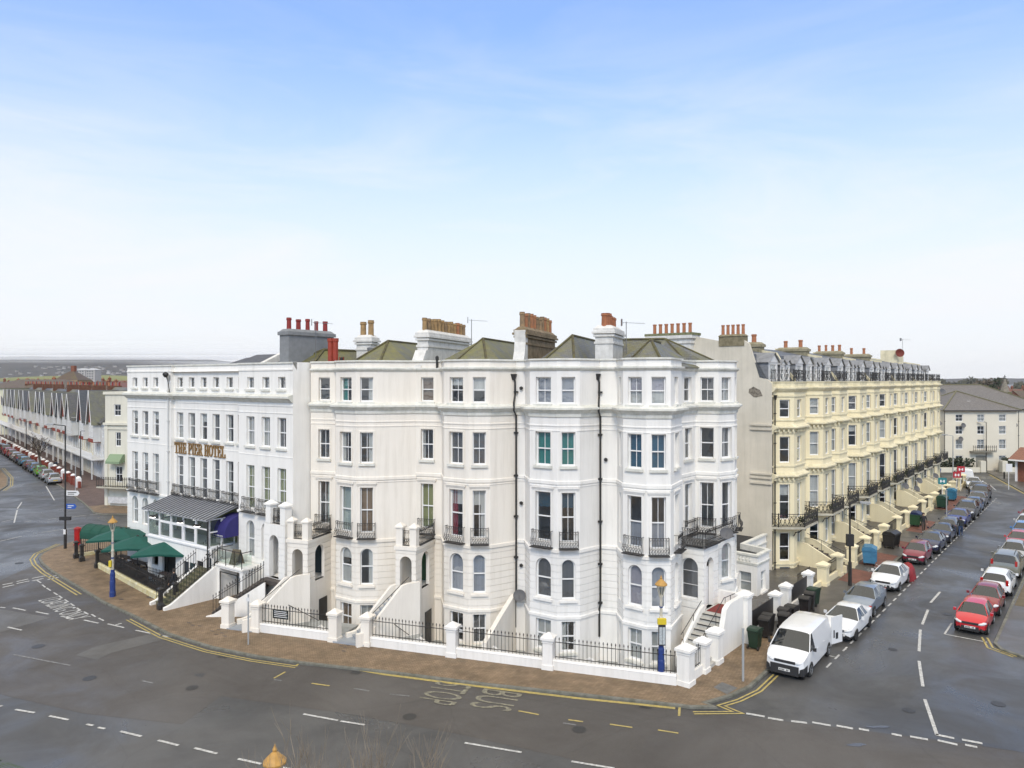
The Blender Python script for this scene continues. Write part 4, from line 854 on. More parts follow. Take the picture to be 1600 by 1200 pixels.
pier(sw, T, 7.3, -.1, 0, 2.75, .6, W_BR()); pier(sw, T, 12.0, -.1, 0, 1.7, .5, W_BR()); pier(sw, T, 13.8, -.1, 0, 1.8, .5, W_BR()); pier(sw, T, 18.0, -.1, 0, 1.7, .5, W_BR())
for a, b in ((7.8, 11.6), (14.2, 17.7)):
    mb = MB(); mb.box(T, a, b, -.22, .02, -.1, .3); mb.build('low_wall', W_BR(), sw); mb = MB(); mb.box(T, a, b, -.12, -.08, .35, 1.35); mb.build('fence_panel', BLK(), sw)
# sunken area: floor, retaining walls, planters
ar_ = thing('basement_area', M.P(-6, 3, -1), 'pale sunken basement yard behind the front railings', 'yard')
mb = MB(); P_ = [M.P(-18.1, .0, -1.2), M.P(5.0, 0, -1.2), M.P(5.0, 4.8, -1.2), M.P(-18.1, 4.8, -1.2)]; mb.poly(P_)
for a, b in (((-18.1, 4.8), (5.0, 4.8)), ((5.0, 4.8), (5.0, 0)), ((-18.1, 4.8), (-18.1, 0))): mb.poly([M.P(*a, -1.2), M.P(*b, -1.2), M.P(*b, 0), M.P(*a, 0)])
mb.build('yard_floor', CONC(), ar_)
for s_ in (-15.0, -8.9, -4.75, .3):
    mb = MB(); mb.prism(F(M.P(s_, 3.9)[:2], M.d), [(-1.1, -1.2), (1.1, -1.2), (1.1, -.3), (0, .35), (-1.1, -.3)], -.1, .1); mb.build('gabled_light_wall', W_WH(), ar_)
    if s_ > -8:
        mb = MB(); mb.prism(F(M.P(s_, 3.9)[:2], M.d), [(-1.0, -1.15), (1.0, -1.15), (.9, -.36), (0, .18), (-.9, -.36)], .11, .8); mb.build('rubble_bed', mk('rubble_moss', (.13, .12, .08), .9, noise_s=6, col2=(.05, .07, .02)), ar_)
for s_, m_ in ((-11.2, W_CR()), (-4.9, W_CR())):
    fw = F(M.P(s_, 0)[:2], (M.n[0], M.n[1])); mb = MB(); mb.prism(fw, [(0, -1.2), (4.8, -1.2), (4.8, .9 if s_ < -6 else .8), (2.2, 1.5), (0, 2.0)], -.12, .12); mb.build('dividing_wall', m_, ar_)
for a, b, z in ((-13.35, -11.5, .1), (-20.2, -18.5, .06)):
    mb = MB(); mb.poly([M.P(a, 5.2, z), M.P(b, 5.2, z), M.P(b, 3.6, z), M.P(a, 3.6, z)]); mb.box(M, a, b, 5.1, 5.25, -.1, z-.005); mb.build('entrance_path', STEPG(), ar_)
mb = MB(); mb.box(M, -18, -13.5, 2.3, 4.78, -1.18, .02); mb.box(M, -11.3, -9.3, 2.6, 4.78, -1.18, .05); mb.build('raised_yard', CONC(), ar_)
for s_, hh in ((-16.745, .9), (-9.795, .8)):
    mb = MB(); mb.box(M, s_, s_+.03, .5, 1.35, -1.15, hh); mb.build('basement_door', mk('door_black', (.015, .015, .015), .4), ar_)
handrail(ar_, [M.P(-17.4, 3.6, .3), M.P(-15.4, 3.4, -.5)], .9); handrail(ar_, [M.P(-10.9, 3.9, .25), M.P(-9.6, 3.7, -.6)], .9)
# ================================================================== cream terrace along the side street
O0 = -4.2; TS = 22.9
bays = [(25.75, TS, 29.0)]
hs = [29.0, 40.8, 52.5, 64.0, 75.3, 86.5]; cents = [(32.8, 37.5), (44.2, 49.4), (55.7, 61.2), (66.8, 72.3), (78.3, 83.4)]
TZ = dict(b=(-.6, .1), g=(.55, 2.65), s1=(3.6, 6.25), s2=(7.85, 9.8), s3=(11.2, 12.55))
random.seed(11)
def cream_house(idx, s0, s1, cs):
    lab = ['cream bow bayed house at the near end of the terrace beside the blank end wall', 'second cream house of the long terrace, behind the blue bin', 'third cream house of the long terrace, behind the black bin', 'fourth cream house of the long terrace, behind the green bins', 'fifth cream house of the long terrace', 'last cream house of the long terrace at the far bend'][idx]
    root = thing('terrace_house', T.P((s0+s1)/2, O0, 0), lab, 'house', 'cream houses of the long terrace')
    path = [(s0, O0)]; kinds = []
    for c in cs:
        path += [(c-2.15, O0), (c-1.2, O0+1.05), (c+1.2, O0+1.05), (c+2.15, O0)]
    path.append((s1, O0))
    wl = MB(); td = []
    for i in range(len(path)-1):
        sf, L = T.seg(path[i], path[i+1]); ops = []; j = i % 4
        if L < .3: panel(wl, sf, L, -1, 13.8, []); continue
        wins = []
        if j == 1: wins = [(L/2, .78)]
        elif j == 2: wins = [(L/2, 1.0)]
        elif j == 3: wins = [(L/2, .78)]
        elif j == 0 and L > 1: wins = []
        for a, w in wins:
            for k in ('b', 'g', 's1', 's2', 's3'):
                if idx > 2 and k == 'b': continue
                z0, z1 = TZ[k]; ops.append((a-w/2, a+w/2, z0, z1, False)); td.append((sf, *ops[-1][:4], k))
        panel(wl, sf, L, -1, 13.8, ops, rev=.2)
    for s_ in (s0+.01, s1-.01): wl.poly([T.P(s_, O0, -1), T.P(s_, -12, -1), T.P(s_, -12, 13.7), T.P(s_, O0, 13.7)])
    wl.poly([T.P(s0, -12, -1), T.P(s1, -12, -1), T.P(s1, -12, 16.4), T.P(s0, -12, 16.4)])
    wl.poly([T.P(a, o, 13.55) for a, o in path]+[T.P(s1, -12, 13.55), T.P(s0, -12, 13.55)])
    wl.build('wall', W_YE(), root)
    inn = MB(); inn.poly([T.P(s0, -6, -1), T.P(s1, -6, -1), T.P(s1, -6, 13.5), T.P(s0, -6, 13.5)])
    for z in (.2, 3.1, 7.2, 10.6, 13.4): inn.poly([T.P(s0, -6, z)]+[T.P(a, o-.25, z) for a, o in path]+[T.P(s1, -6, z)])
    inn.build('interior_rooms', INT(), root)
    for sf, a0, a1, z0, z1, k in td:
        cu = random.choice(['full:net', 'full:net', 'side:net', 'full:white', 'blind:white', 'full:grey', None])
        if idx == 2 and k == 's1': cu = random.choice(['full:red', cu])
        window(sf, a0, a1, z0, z1, root, cur=cu, sill=False, dep=.13, bars=0, ft=.07)
    # cornices with modillions, coping
    for z in (6.85, 10.45):
        tr = MB()
        sweep(tr, T, path, [(.002, z-.45), (.06, z-.43), (.08, z-.2), (.3, z-.02), (.38, z), (.38, z+.1), (.05, z+.25), (.002, z+.3)])
        for i in range(len(path)-1):
            sf, L = T.seg(path[i], path[i+1]); n = max(1, int(L/.32))
            for k in range(n):
                a = L*(k+.5)/n; tr.box(sf, a-.06, a+.06, .06, .26, z-.28, z-.06)
        tr.build('cornice', W_YT(), root)
    tr = MB()
    sweep(tr, T, path, [(.002, 13.1), (.08, 13.15), (.25, 13.35), (.25, 13.45), (.04, 13.5), (.04, 13.8), (.1, 13.82), (.1, 13.9), (-.25, 13.9), (-.25, 13.5)]); tr.build('parapet_coping', W_YT(), root); tr = MB()
    for z in (.3, 2.95, 3.3, 7.6, 11.0, 12.8): sweep(tr, T, path, [(.002, z-.05), (.06, z-.05), (.06, z+.05), (.002, z+.07)])
    tr.build('string_course', W_YT(), root)
    # balconies
    for ci, c in enumerate(cs):
        q = offset_path([(c-2.15, O0), (c-1.2, O0+1.05), (c+1.2, O0+1.05), (c+2.15, O0)], .85)
        q = [(q[0][0]-.1, O0)]+[(q[0][0], O0+.45), (c-1.55, O0+1.95), (c+1.55, O0+1.95), (q[-1][0], O0+.45)]+[(q[-1][0]+.1, O0)]
        sl = MB(); sl.add([T.P(a, o, z) for z in (3.05, 3.2) for a, o in q], [tuple(range(6)), tuple(range(6, 12))]+[(i, i+1, 7+i, 6+i) for i in range(5)])
        so = sl.build('balcony', mk('balcony_slab', (.55, .52, .42), .8, noise_s=3, amt=.3), root)
        ra = MB()
        for i in range(5):
            sf, L = T.seg(q[i], q[i+1])
            ra.tube([sf.P(0, -.04, 4.15), sf.P(L, -.04, 4.15)], .03, 4); ra.tube([sf.P(0, -.04, 3.28), sf.P(L, -.04, 3.28)], .025, 4); ra.tube([sf.P(0, -.04, 3.98), sf.P(L, -.04, 3.98)], .015, 4)
            n = max(1, int(L/.3))
            for k in range(n):
                a, b = L*k/n, L*(k+1)/n
                ra.tube([sf.P(a, -.04, 3.28), sf.P(b, -.04, 3.98)], .022, 4, cap=False); ra.tube([sf.P(b, -.04, 3.28), sf.P(a, -.04, 3.98)], .022, 4, cap=False)
                ra.tube([sf.P((a+b)/2, -.04, 3.28), sf.P((a+b)/2, -.04, 4.15)], .012, 4, cap=False)
            for a in (0, L): ra.tube([sf.P(a, -.04, 3.2), sf.P(a, -.04, 4.22)], .035, 5)
        ra.build('balcony_railing', BLK(), so)
        br = MB()
        for a in (c-1.3, c+1.3):
            g_ = F(T.P(a, O0+1.05)[:2], T.n); br.tube([g_.P(0, 0, 2.4), g_.P(.15, 0, 2.7), g_.P(.4, 0, 2.75), g_.P(.6, 0, 2.95), g_.P(.8, 0, 3.03)], .035, 5); br.tube([g_.P(0, 0, 3.0), g_.P(.85, 0, 3.0)], .03, 4)
        br.build('balcony_bracket', BLK(), so)
        if random.random() < .7:
            pt = MB()
            for k in range(random.randint(2, 5)):
                a = c+random.uniform(-1.4, 1.4); p = T.P(a, O0+1.6, 3.2)
                for j in range(60):
                    d = Vector((random.gauss(0, 1), random.gauss(0, 1), random.gauss(0, 1))).normalized()*random.uniform(.1, .38); cc = Vector(p)+Vector((d.x, d.y, .4+d.z)); u = Vector((random.uniform(-1, 1), random.uniform(-1, 1), random.uniform(-1, 1))).normalized()*.09; w = u.cross(d).normalized()*.05 if d.length else u
                    pt.poly([tuple(cc-u), tuple(cc-w), tuple(cc+u), tuple(cc+w)])
            tag(pt.build('potted_plants', mk('plant_dark', (.04, .06, .02), .8, noise_s=4, col2=(.02, .03, .012)), None, loc=T.P(c, O0+1.6, 3.2)), 'dark potted plants on the %s balcony of the %s cream terrace house' % ('near' if ci == 0 else 'far', ['corner', 'second', 'third', 'fourth', 'fifth', 'last'][idx]), 'plants', 'plants on the cream terrace balconies')
    # mansard with dormers
    rf = MB(); y0, y1 = O0-.45, O0-1.7
    rf.poly([T.P(s0, y0, 13.9), T.P(s1, y0, 13.9), T.P(s1, y1, 16.0), T.P(s0, y1, 16.0)]); rf.poly([T.P(s0, y1, 16.0), T.P(s1, y1, 16.0), T.P(s1, -10, 16.9), T.P(s0, -10, 16.9)]); rf.poly([T.P(s0, -10, 16.9), T.P(s1, -10, 16.9), T.P(s1, -12, 16.2), T.P(s0, -12, 16.2)])
    for s_ in (s0, s1): rf.poly([T.P(s_, y0, 13.9), T.P(s_, y1, 16.0), T.P(s_, -10, 16.9), T.P(s_, -12, 16.2), T.P(s_, -12, 13.8)])
    ro = rf.build('roof', slate('slate_blue', (.10, .11, .125), .2, (.12, .12, .10), mcov=.3), root, uv=True)
    dl = []
    W_ = s1-s0
    if len(cs) == 1: dl = [(s0+1.5, 1.9), (s0+3.55, 1.0), (s0+4.75, 1.0)]
    else: dl = [(s0+1.4, 1.8), (s0+3.9, 1.6), (s0+5.7, .95), (s0+6.9, .95), (s0+9.2, 1.8)]
    DW = mk('dormer_white', (.70, .70, .70), .6); DR = mk('dormer_slate', (.25, .26, .28), .6, noise_s=3, amt=.4)
    for a, w in dl:
        big = w > 1.3; zt = 15.35 if big else 15.2; f_ = T.sub(a, y0-.02)
        d = MB(); fr = f_; panel(d, F(fr.P(-w/2, 0)[:2], fr.d), w, 13.9, zt, [(w*.16, w*.84, 14.0, zt-.15, False)], rev=.08)
        d.prism(F(f_.P(0, 0)[:2], f_.d), [(-w/2-.12, zt), (w/2+.12, zt), (0, zt+w*.36)], -.0, .05)
        for sg in (-1, 1): d.poly([f_.P(sg*w/2, 0, 13.9), f_.P(sg*w/2, 0, zt), f_.P(sg*w/2, -1.2, zt), f_.P(sg*w/2, -.0, 13.9)])
        do = d.build('dormer', DW, ro)
        c_ = MB()
        for sg in (-1, 1):
            c_.poly([f_.P(sg*(w/2+.18), .18, zt-.02), f_.P(0, .18, zt+w*.36+.06), f_.P(0, -1.9, zt+w*.36+.06), f_.P(sg*(w/2+.18), -1.4, zt-.02)])
            c_.poly([f_.P(sg*(w/2+.01), 0, 13.92), f_.P(sg*(w/2+.01), 0, zt), f_.P(sg*(w/2+.01), -1.25, zt), f_.P(sg*(w/2+.01), -.05, 13.92)])
        c_.build('dormer_roof', DR, ro)
        window(F(f_.P(-w/2, 0)[:2], f_.d), w*.16, w*.84, 14.0, zt-.15, ro, sill=False, dep=.05, rail=not big, bars=2 if big else 0, ft=.05, cur='full:net' if random.random() < .5 else None)
    # terrace railing on the cornice
    rl = MB(); off = offset_path(path, .0)
    for i in range(len(off)-1):
        sf, L = T.seg(off[i], off[i+1]); rl.tube([sf.P(0, -.05, 14.75), sf.P(L, -.05, 14.75)], .022, 4); rl.tube([sf.P(0, -.05, 14.0), sf.P(L, -.05, 14.0)], .02, 4); n = max(1, int(L/.28))
        for k in range(n):
            a, b = L*k/n, L*(k+1)/n
            rl.tube([sf.P(a, -.05, 14.0), sf.P(b, -.05, 14.75)], .012, 4, cap=False); rl.tube([sf.P(b, -.05, 14.0), sf.P(a, -.05, 14.75)], .012, 4, cap=False)
            if k % 4 == 0: rl.tube([sf.P(a, -.05, 13.9), sf.P(a, -.05, 14.85)], .025, 4, cap=False)
    rl.build('roof_railing', BLK(), root)
    # party chimney at far end and firewall
    sb = mk('chimney_buff', (.36, .32, .22), .9, noise_s=3, col2=(.20, .18, .11))
    if idx < 4: chimney(root, T, s1-.45, s1+.45, -10.0, -7.2, 15.8, 17.05, 2 if idx != 2 else 4, POTO(), sb, r=.19 if idx < 2 else .15, ph=.75, mould=False)
    fwm = MB(); fwm.prism(F(T.P(s1, O0-.3)[:2], (-T.n[0], -T.n[1])), [(0, 13.8), (0, 14.1), (.9, 15.2), (1.5, 16.25), (5.8, 17.1), (5.8, 13.8)], -.12, .12); fwm.build('firewall', W_YT(), root)
    # entrance steps, piers, gates
    return root
H_T = [cream_house(0, TS, 29.0, [25.75])]
for i in range(5): H_T.append(cream_house(i+1, hs[i], hs[i+1], cents[i]))
# blank end wall, thick slab with the profile of the mansard
ew = MB(); fe = F(T.P(TS-.02, O0)[:2], (-T.n[0], -T.n[1]))     # along depth
prof = [(-.0, -1), (-.0, 13.75), (.35, 14.05), (.95, 14.2), (1.35, 15.5), (1.75, 16.75), (2.1, 17.0), (4.0, 17.0), (6.1, 17.45), (12, 17.3), (12, -1)]
ew.prism(fe, prof, .0, .28); e_ = ew.build('end_wall', W_BE(), H_T[0])
st = MB(); st.box(fe, 2.1, 4.1, -.06, .7, 16.6, 17.35); st.frust(fe, 3.1, .32, 17.35, 17.5, 2.1, 1.8, d0=.9, d1=.6); 
cs_ = st.build('chimney', mk('chimney_buff2', (.30, .26, .17), .9, noise_s=3, col2=(.14, .12, .07)), H_T[0])
for k in range(5): q = MB(); q.lathe(fe.P(2.3+k*.4, .3, 17.45), [(.14, 0), (.13, .1), (.115, .68), (.14, .72), (.14, .8)], 10); q.build('chimney_pot', POTO(), cs_)
st = MB(); st.box(fe, 6.2, 9.9, -.55, .5, 15.2, 17.3); st.box(fe, 6.1, 10, -.65, .6, 16.9, 17.1); st.box(fe, 6.0, 10.1, -.75, .7, 17.302, 17.55); cs2 = st.build('chimney', STK(), H_T[0])
st = MB(); st.box(fe, 5.95, 10.15, -.75, .8, 17.552, 17.75); st.build('chimney_cap', mk('mossy_cap', (.25, .24, .15), .9, noise_s=5, col2=(.10, .12, .04)), cs2)
for k in range(7): q = MB(); q.lathe(fe.P(6.5+k*.52, 0, 17.7), [(.16, 0), (.14, .1), (.13, .72), (.16, .76), (.16, .85)], 10); q.build('chimney_pot', POTO(), cs2)
pipe(H_T[0], T, TS+.25, O0+.05, -.5, 12.9)
mb = MB()
for z in (10.3, 10.62, 6.7, 7.0, 6.3): mb.box(fe, -.0, 1.6, -.14, -.003, z, z+.12)
mb.build('string_course', W_BE(), H_T[0])
mb = MB(); rng = random.Random(4)
pts = [(1.25+.55*math.cos(t)*(1+.5*rng.random())*.8, 13.1+.26*math.sin(t)*(1+.7*rng.random())+.12*math.cos(t)) for t in [2*math.pi*k/14 for k in range(14)]]
mb.poly([fe.P(a, -.006, z) for a, z in pts]); mb.build('bare_patch', mk('bare_render', (.32, .28, .22), .95, noise_s=7, col2=(.10, .09, .075)), H_T[0])
# front garden walls of the cream terrace
cb = thing('terrace_boundary', T.P(50, 0, 0), 'cream piers, stair walls and railings along the long terrace pavement', 'boundary wall')
pst = [21.2, 24.6, 28.4, 32.2, 35.2, 38.5, 43.5, 47, 50.5, 55, 58.5, 62, 66.5, 70, 74, 78, 82]
for s_ in pst: pier(cb, T, s_, -.1, 0, 1.65, .62, W_YE())
for i in range(len(pst)-1):
    a, b = pst[i]+.35, pst[i+1]-.35
    if i % 3 == 1:
        x0 = T.P((a+b)/2, .0, .05); x1 = T.P((a+b)/2+.2, -3.1, 1.3); st, fs, L = flight(cb, x0, x1, 1.5, 8, BRS)
        for sg in (-1, 1): stair_wall(cb, fs, L, sg*.9, .22, .05, 1.3, .45, W_YE(), flat=.3)
        handrail(cb, [fs.P(.3, .5, .3), fs.P(L, .5, 1.3)], .9)
    else:
        mb = MB(); mb.box(T, a, b, -.25, .05, -.1, .4); mb.build('low_wall', W_YE(), cb); railing(cb, T, a, b, -.1, .4, .4, h=.9, step=.2)
mb = MB(); mb.box(T, 18.3, 21, -.3, -.1, -.1, .35); mb.build('low_wall', W_YE(), cb); railing(cb, T, 18.4, 20.9, -.9, .1, .1, h=1.0, step=.18)
for i, (s_, z_) in enumerate(((60, 2.2), (66, 1.2), (67.5, 2.0), (78, 1.5))): dish(H_T[3 if s_ < 64 else 4], T.P(s_, O0+1.3, z_), (.3, -1, 0), .42)
dish(H_T[5], T.P(84.5, O0+1.1, 12.4), (.2, -1, 0), .45); dish(H_T[5], T.P(86.3, O0+.3, 12.8), (.2, -1, 0), .4); dish(H_T[5], T.P(86, O0+.4, 8.0), (.2, -1, 0), .45)
mb = MB(); q = T.P(79, -8, 16.6); mb.box(T, 77, 81, -9, -7, 16.2, 18.0); mb.build('roof_block', W_YT(), H_T[5]); dish(H_T[5], T.P(77.2, -6.9, 17.6), (0, -1, 0), .6, mk('dish_rust', (.16, .03, .02), .8), el=.1)
aerial(H_T[5], T.P(80.5, -7, 18), 1.6, 0)
# ================================================================== ground, roads, pavements
RZ = -.10
def ribbon_mesh(name, loops, z, mat, kind='structure', loc=(0, 0, 0), parent=None):
    lp = [[Vector((p[0], p[1], 0)) for p in l] for l in loops]; flat = [v for l in lp for v in l]
    tris = tessellate_polygon(lp); mb = MB(); mb.add([(v.x, v.y, z) for v in flat], [tuple(t) for t in tris])
    o = mb.build(name, mat, parent, loc=None if parent else loc)
    if not parent: tag(o, kind=kind)
    return o
def asphalt(name, c1, c2, rough=(.25, .6), sc=.12):
    m = bpy.data.materials.new(name); m.use_nodes = True; nt = m.node_tree; N = nt.nodes; Lk = nt.links; b = N['Principled BSDF']
    tc = N.new('ShaderNodeTexCoord'); O = tc.outputs['Object']
    def noi(s, d=5, r=.6, dist=0):
        n = N.new('ShaderNodeTexNoise'); n.inputs['Scale'].default_value = s; n.inputs['Detail'].default_value = d; n.inputs['Roughness'].default_value = r; n.inputs['Distortion'].default_value = dist; Lk.new(O, n.inputs['Vector']); return n.outputs['Fac']
    def ramp(src, p0, p1, a, bb):
        r = N.new('ShaderNodeValToRGB'); r.color_ramp.elements[0].position = p0; r.color_ramp.elements[1].position = p1; r.color_ramp.elements[0].color = (*a, 1); r.color_ramp.elements[1].color = (*bb, 1); Lk.new(src, r.inputs[0]); return r.outputs[0]
    base = ramp(noi(sc, 7, .65, .6), .38, .62, c1, c2)
    fine = ramp(noi(38, 3, .7), .3, .7, (.72, .72, .72), (1.25, 1.25, 1.25))
    mx = N.new('ShaderNodeMixRGB'); mx.blend_type = 'MULTIPLY'; mx.inputs[0].default_value = .8; Lk.new(base, mx.inputs[1]); Lk.new(fine, mx.inputs[2])
    vo = N.new('ShaderNodeTexVoronoi'); vo.feature = 'DISTANCE_TO_EDGE'; vo.inputs['Scale'].default_value = .16
    nz = N.new('ShaderNodeTexNoise'); nz.inputs['Scale'].default_value = .8; Lk.new(O, nz.inputs['Vector']); ma = N.new('ShaderNodeMixRGB'); ma.inputs[0].default_value = .25; Lk.new(O, ma.inputs[1]); Lk.new(nz.outputs['Color'], ma.inputs[2]); Lk.new(ma.outputs[0], vo.inputs['Vector'])
    cr = ramp(vo.outputs['Distance'], 0, .004, (.45, .45, .45), (1, 1, 1)); m2 = N.new('ShaderNodeMixRGB'); m2.blend_type = 'MULTIPLY'; m2.inputs[0].default_value = .28; Lk.new(mx.outputs[0], m2.inputs[1]); Lk.new(cr, m2.inputs[2]); Lk.new(m2.outputs[0], b.inputs['Base Color'])
    rr = ramp(noi(.22, 6, .6, .8), .36, .62, (rough[0],)*3, (rough[1],)*3); Lk.new(rr, b.inputs['Roughness'])
    bp = N.new('ShaderNodeBump'); bp.inputs['Strength'].default_value = .25; bp.inputs['Distance'].default_value = .01; Lk.new(noi(45, 3), bp.inputs['Height']); Lk.new(bp.outputs[0], b.inputs['Normal'])
    return m
ROAD = asphalt('asphalt_wet', (.046, .0465, .047), (.090, .089, .087)); BROWN = asphalt('asphalt_brown', (.060, .054, .049), (.088, .081, .074), (.38, .7)); PATCH = asphalt('asphalt_patch', (.088, .085, .08), (.115, .111, .105), (.4, .7), .5)
DARKP = asphalt('asphalt_dark', (.035, .036, .038), (.05, .05, .052), (.25, .5), .5); PAVD = asphalt('pavement_asphalt', (.075, .070, .062), (.11, .10, .09), (.25, .55), .3)
def paver(name, c1, c2, mort, sc=1.0, rot=0):
    m = bpy.data.materials.new(name); m.use_nodes = True; nt = m.node_tree; N = nt.nodes; Lk = nt.links; b = N['Principled BSDF']; b.inputs['Roughness'].default_value = .7
    tc = N.new('ShaderNodeTexCoord'); mp = N.new('ShaderNodeMapping'); mp.inputs['Rotation'].default_value = (0, 0, rot); Lk.new(tc.outputs['Object'], mp.inputs[0])
    br = N.new('ShaderNodeTexBrick'); br.inputs['Scale'].default_value = 2.2*sc; br.inputs['Color1'].default_value = (*c1, 1); br.inputs['Color2'].default_value = (*c2, 1); br.inputs['Mortar'].default_value = (*mort, 1); br.inputs['Mortar Size'].default_value = .02; Lk.new(mp.outputs[0], br.inputs['Vector'])
    n = N.new('ShaderNodeTexNoise'); n.inputs['Scale'].default_value = .9; n.inputs['Detail'].default_value = 7; n.inputs['Roughness'].default_value = .7; Lk.new(tc.outputs['Object'], n.inputs['Vector'])
    r = N.new('ShaderNodeValToRGB'); r.color_ramp.elements[0].position = .35; r.color_ramp.elements[1].position = .68; r.color_ramp.elements[0].color = (.58, .58, .55, 1); r.color_ramp.elements[1].color = (1.12, 1.12, 1.12, 1); Lk.new(n.outputs['Fac'], r.inputs[0])
    mx = N.new('ShaderNodeMixRGB'); mx.blend_type = 'MULTIPLY'; mx.inputs[0].default_value = 1; Lk.new(br.outputs['Color'], mx.inputs[1]); Lk.new(r.outputs[0], mx.inputs[2]); Lk.new(mx.outputs[0], b.inputs['Base Color'])
    return m
PAV = paver('brick_paving', (.29, .205, .125), (.22, .15, .09), (.11, .08, .05), rot=-.32); REDP = paver('red_paving', (.24, .09, .06), (.19, .08, .055), (.09, .05, .04), 1.2, .6)
hole = [M.P(-18.1, 0)[:2], M.P(5.0, 0)[:2], M.P(5.0, 4.8)[:2], M.P(-18.1, 4.8)[:2]]
BIG = 3800
ribbon_mesh('ground', [[(-BIG, -400), (BIG, -400), (BIG, 7000), (-BIG, 7000)], hole], RZ, ROAD)
kpx = [(60, 871), (64, 879), (78, 891), (110, 910), (160, 940), (210, 963), (262, 990), (330, 1011), (400, 1025), (470, 1035), (600, 1049), (760, 1069), (900, 1084), (1000, 1095), (1080, 1104), (1120, 1104)]
kerb = [G(*p) for p in kpx]+[T.P(-1.1, 1.55)[:2], T.P(.3, 2.1)[:2], T.P(1.8, 2.4)[:2], T.P(4, 2.35)[:2], T.P(9, 2.25)[:2]]
backp = [T.P(9, -12)[:2], M.P(-6, -12)[:2], H.P(14, -14)[:2], (-32, 76), G(198, 822), G(150, 836), G(115, 845), G(85, 855), G(66, 864)]
ribbon_mesh('pavement', [kerb+backp, hole], 0, PAV)
kerb2 = [T.P(s, 2.25)[:2] for s in (9, 30, 60, 80)]+[T.P(87, 1.6)[:2], T.P(90.5, -1)[:2], T.P(91, -6)[:2]]
ribbon_mesh('side_pavement', [kerb2+[T.P(91, -14)[:2], T.P(9, -12)[:2]]], 0.0, PAVD)
for s0, s1, a, b in ((12.5, 14.5, .7, 2.0), (23.2, 27.2, .3, 2.0), (29, 34, .2, 2.0), (37.5, 40, .4, 1.9), (45, 52, .3, 1.8), (60, 72, .2, 1.8)): 
    mb = MB(); mb.poly([T.P(s0, a, .004), T.P(s1, a, .004), T.P(s1-.4, b, .004), T.P(s0-.3, b, .004)]); tag(mb.build('paving_patch', REDP), kind='structure')
KS = mk('kerb_stone', (.20, .195, .17), .8, noise_s=2.5, col2=(.10, .10, .075))
def kerbline(pts, name='kerb'):
    mb = MB(); sweep(mb, WID, [wp(p) for p in pts], [(-.15, .006), (0, .006), (.012, -.015), (.018, RZ)], ends=False); tag(mb.build(name, KS), kind='structure')
kerbline([G(*p) for p in ((115, 845), (85, 855), (66, 864))]+kerb); kerbline(kerb2)
rk = [(13.8, 60), (13.8, 14), (14, 11.8), (14.6, 10.7), (15.5, 10.3), (34, 10.3), (60, 10.3), (72, 10.0), (80, 6.9), (98.7, 1.3), (120, -6)]
rkp = [T.P(*p)[:2] for p in rk]; ribbon_mesh('right_pavement', [rkp+[T.P(130, 30)[:2], T.P(120, 80)[:2]]], 0, PAVD); kerbline(rkp[::-1])
mb = MB(); mb.poly([T.P(24, 10.5, .004), T.P(70, 10.5, .004), T.P(70, 16, .004), T.P(24, 16, .004)]); tag(mb.build('paving_patch', mk('pavement_brown', (.15, .115, .07), .8, noise_s=1.2, col2=(.09, .075, .04))), kind='structure')
# left street
LF0 = F((-54.8, 94.0), (-.645, .764))     # garden wall line; d away, n = (.764,.645)->(d.y,-d.x)
lk = [G(215, 803), G(160, 803), G(146, 801), G(138, 793), G(128, 784), G(100, 764), G(60, 736), G(0, 702), G(-60, 676)]
ribbon_mesh('left_pavement', [lk+[(-150, 330), (40, 330), (0, 110), (-30, 84)]], 0, paver('red_brown_paving', (.15, .095, .08), (.12, .075, .065), (.06, .05, .04), .8, .7)); kerbline(lk[::-1])
ribbon_mesh('pavement_corner', [[G(215, 801.5), G(160, 801.5), G(147, 799.5), G(139, 791), G(205, 784)]], .005, PAV)
ll = [G(-120, 800), G(-30, 778), G(0, 766), G(12, 758), G(13, 746), G(0, 731), G(-50, 700)]; ribbon_mesh('far_left_pavement', [ll+[(-200, 200)]], 0, PAV); kerbline(ll)
for q in ([(0, 907), (60, 880), (150, 935), (270, 996), (400, 1031), (600, 1055), (900, 1091), (1100, 1112), (1400, 1148), (1640, 1178), (1700, 1240), (1000, 1210), (720, 1148), (560, 1118), (345, 1088), (285, 1132), (130, 1115), (0, 1085), (-200, 1000)],): ribbon_mesh('road_surface', [[G(x, y, RZ) for x, y in q]], RZ+.004, BROWN)
for q, m_ in (([(118, 1024), (150, 1010), (262, 985), (285, 992), (175, 1020), (152, 1031)], PATCH), ([(0, 952), (80, 965), (0, 988), (-60, 970)], PATCH), ([(303, 1053), (322, 1052), (316, 1058), (304, 1056)], DARKP), ([(1530, 1160), (1640, 1172), (1640, 1182), (1535, 1166)], DARKP), ([(1545, 838), (1600, 850), (1600, 853), (1540, 841)], DARKP), ([(1490, 852), (1600, 872), (1600, 874), (1488, 854)], DARKP)): ribbon_mesh('road_patch', [[G(x, y, RZ) for x, y in q]], RZ+.008, m_)
WATER = mk('rain_puddle', (.09, .09, .09), .18)
rp_ = random.Random(6)
for cx, cy, rx, ry in ((1338, 1164, 16, 3), (1372, 1136, 24, 2)):
    ribbon_mesh('puddle', [[G(cx+rx*math.cos(t)*rp_.uniform(.6, 1.1), cy+ry*math.sin(t)*rp_.uniform(.6, 1.1), RZ) for t in [2*math.pi*k/22 for k in range(22)]]], RZ+.0105, WATER)
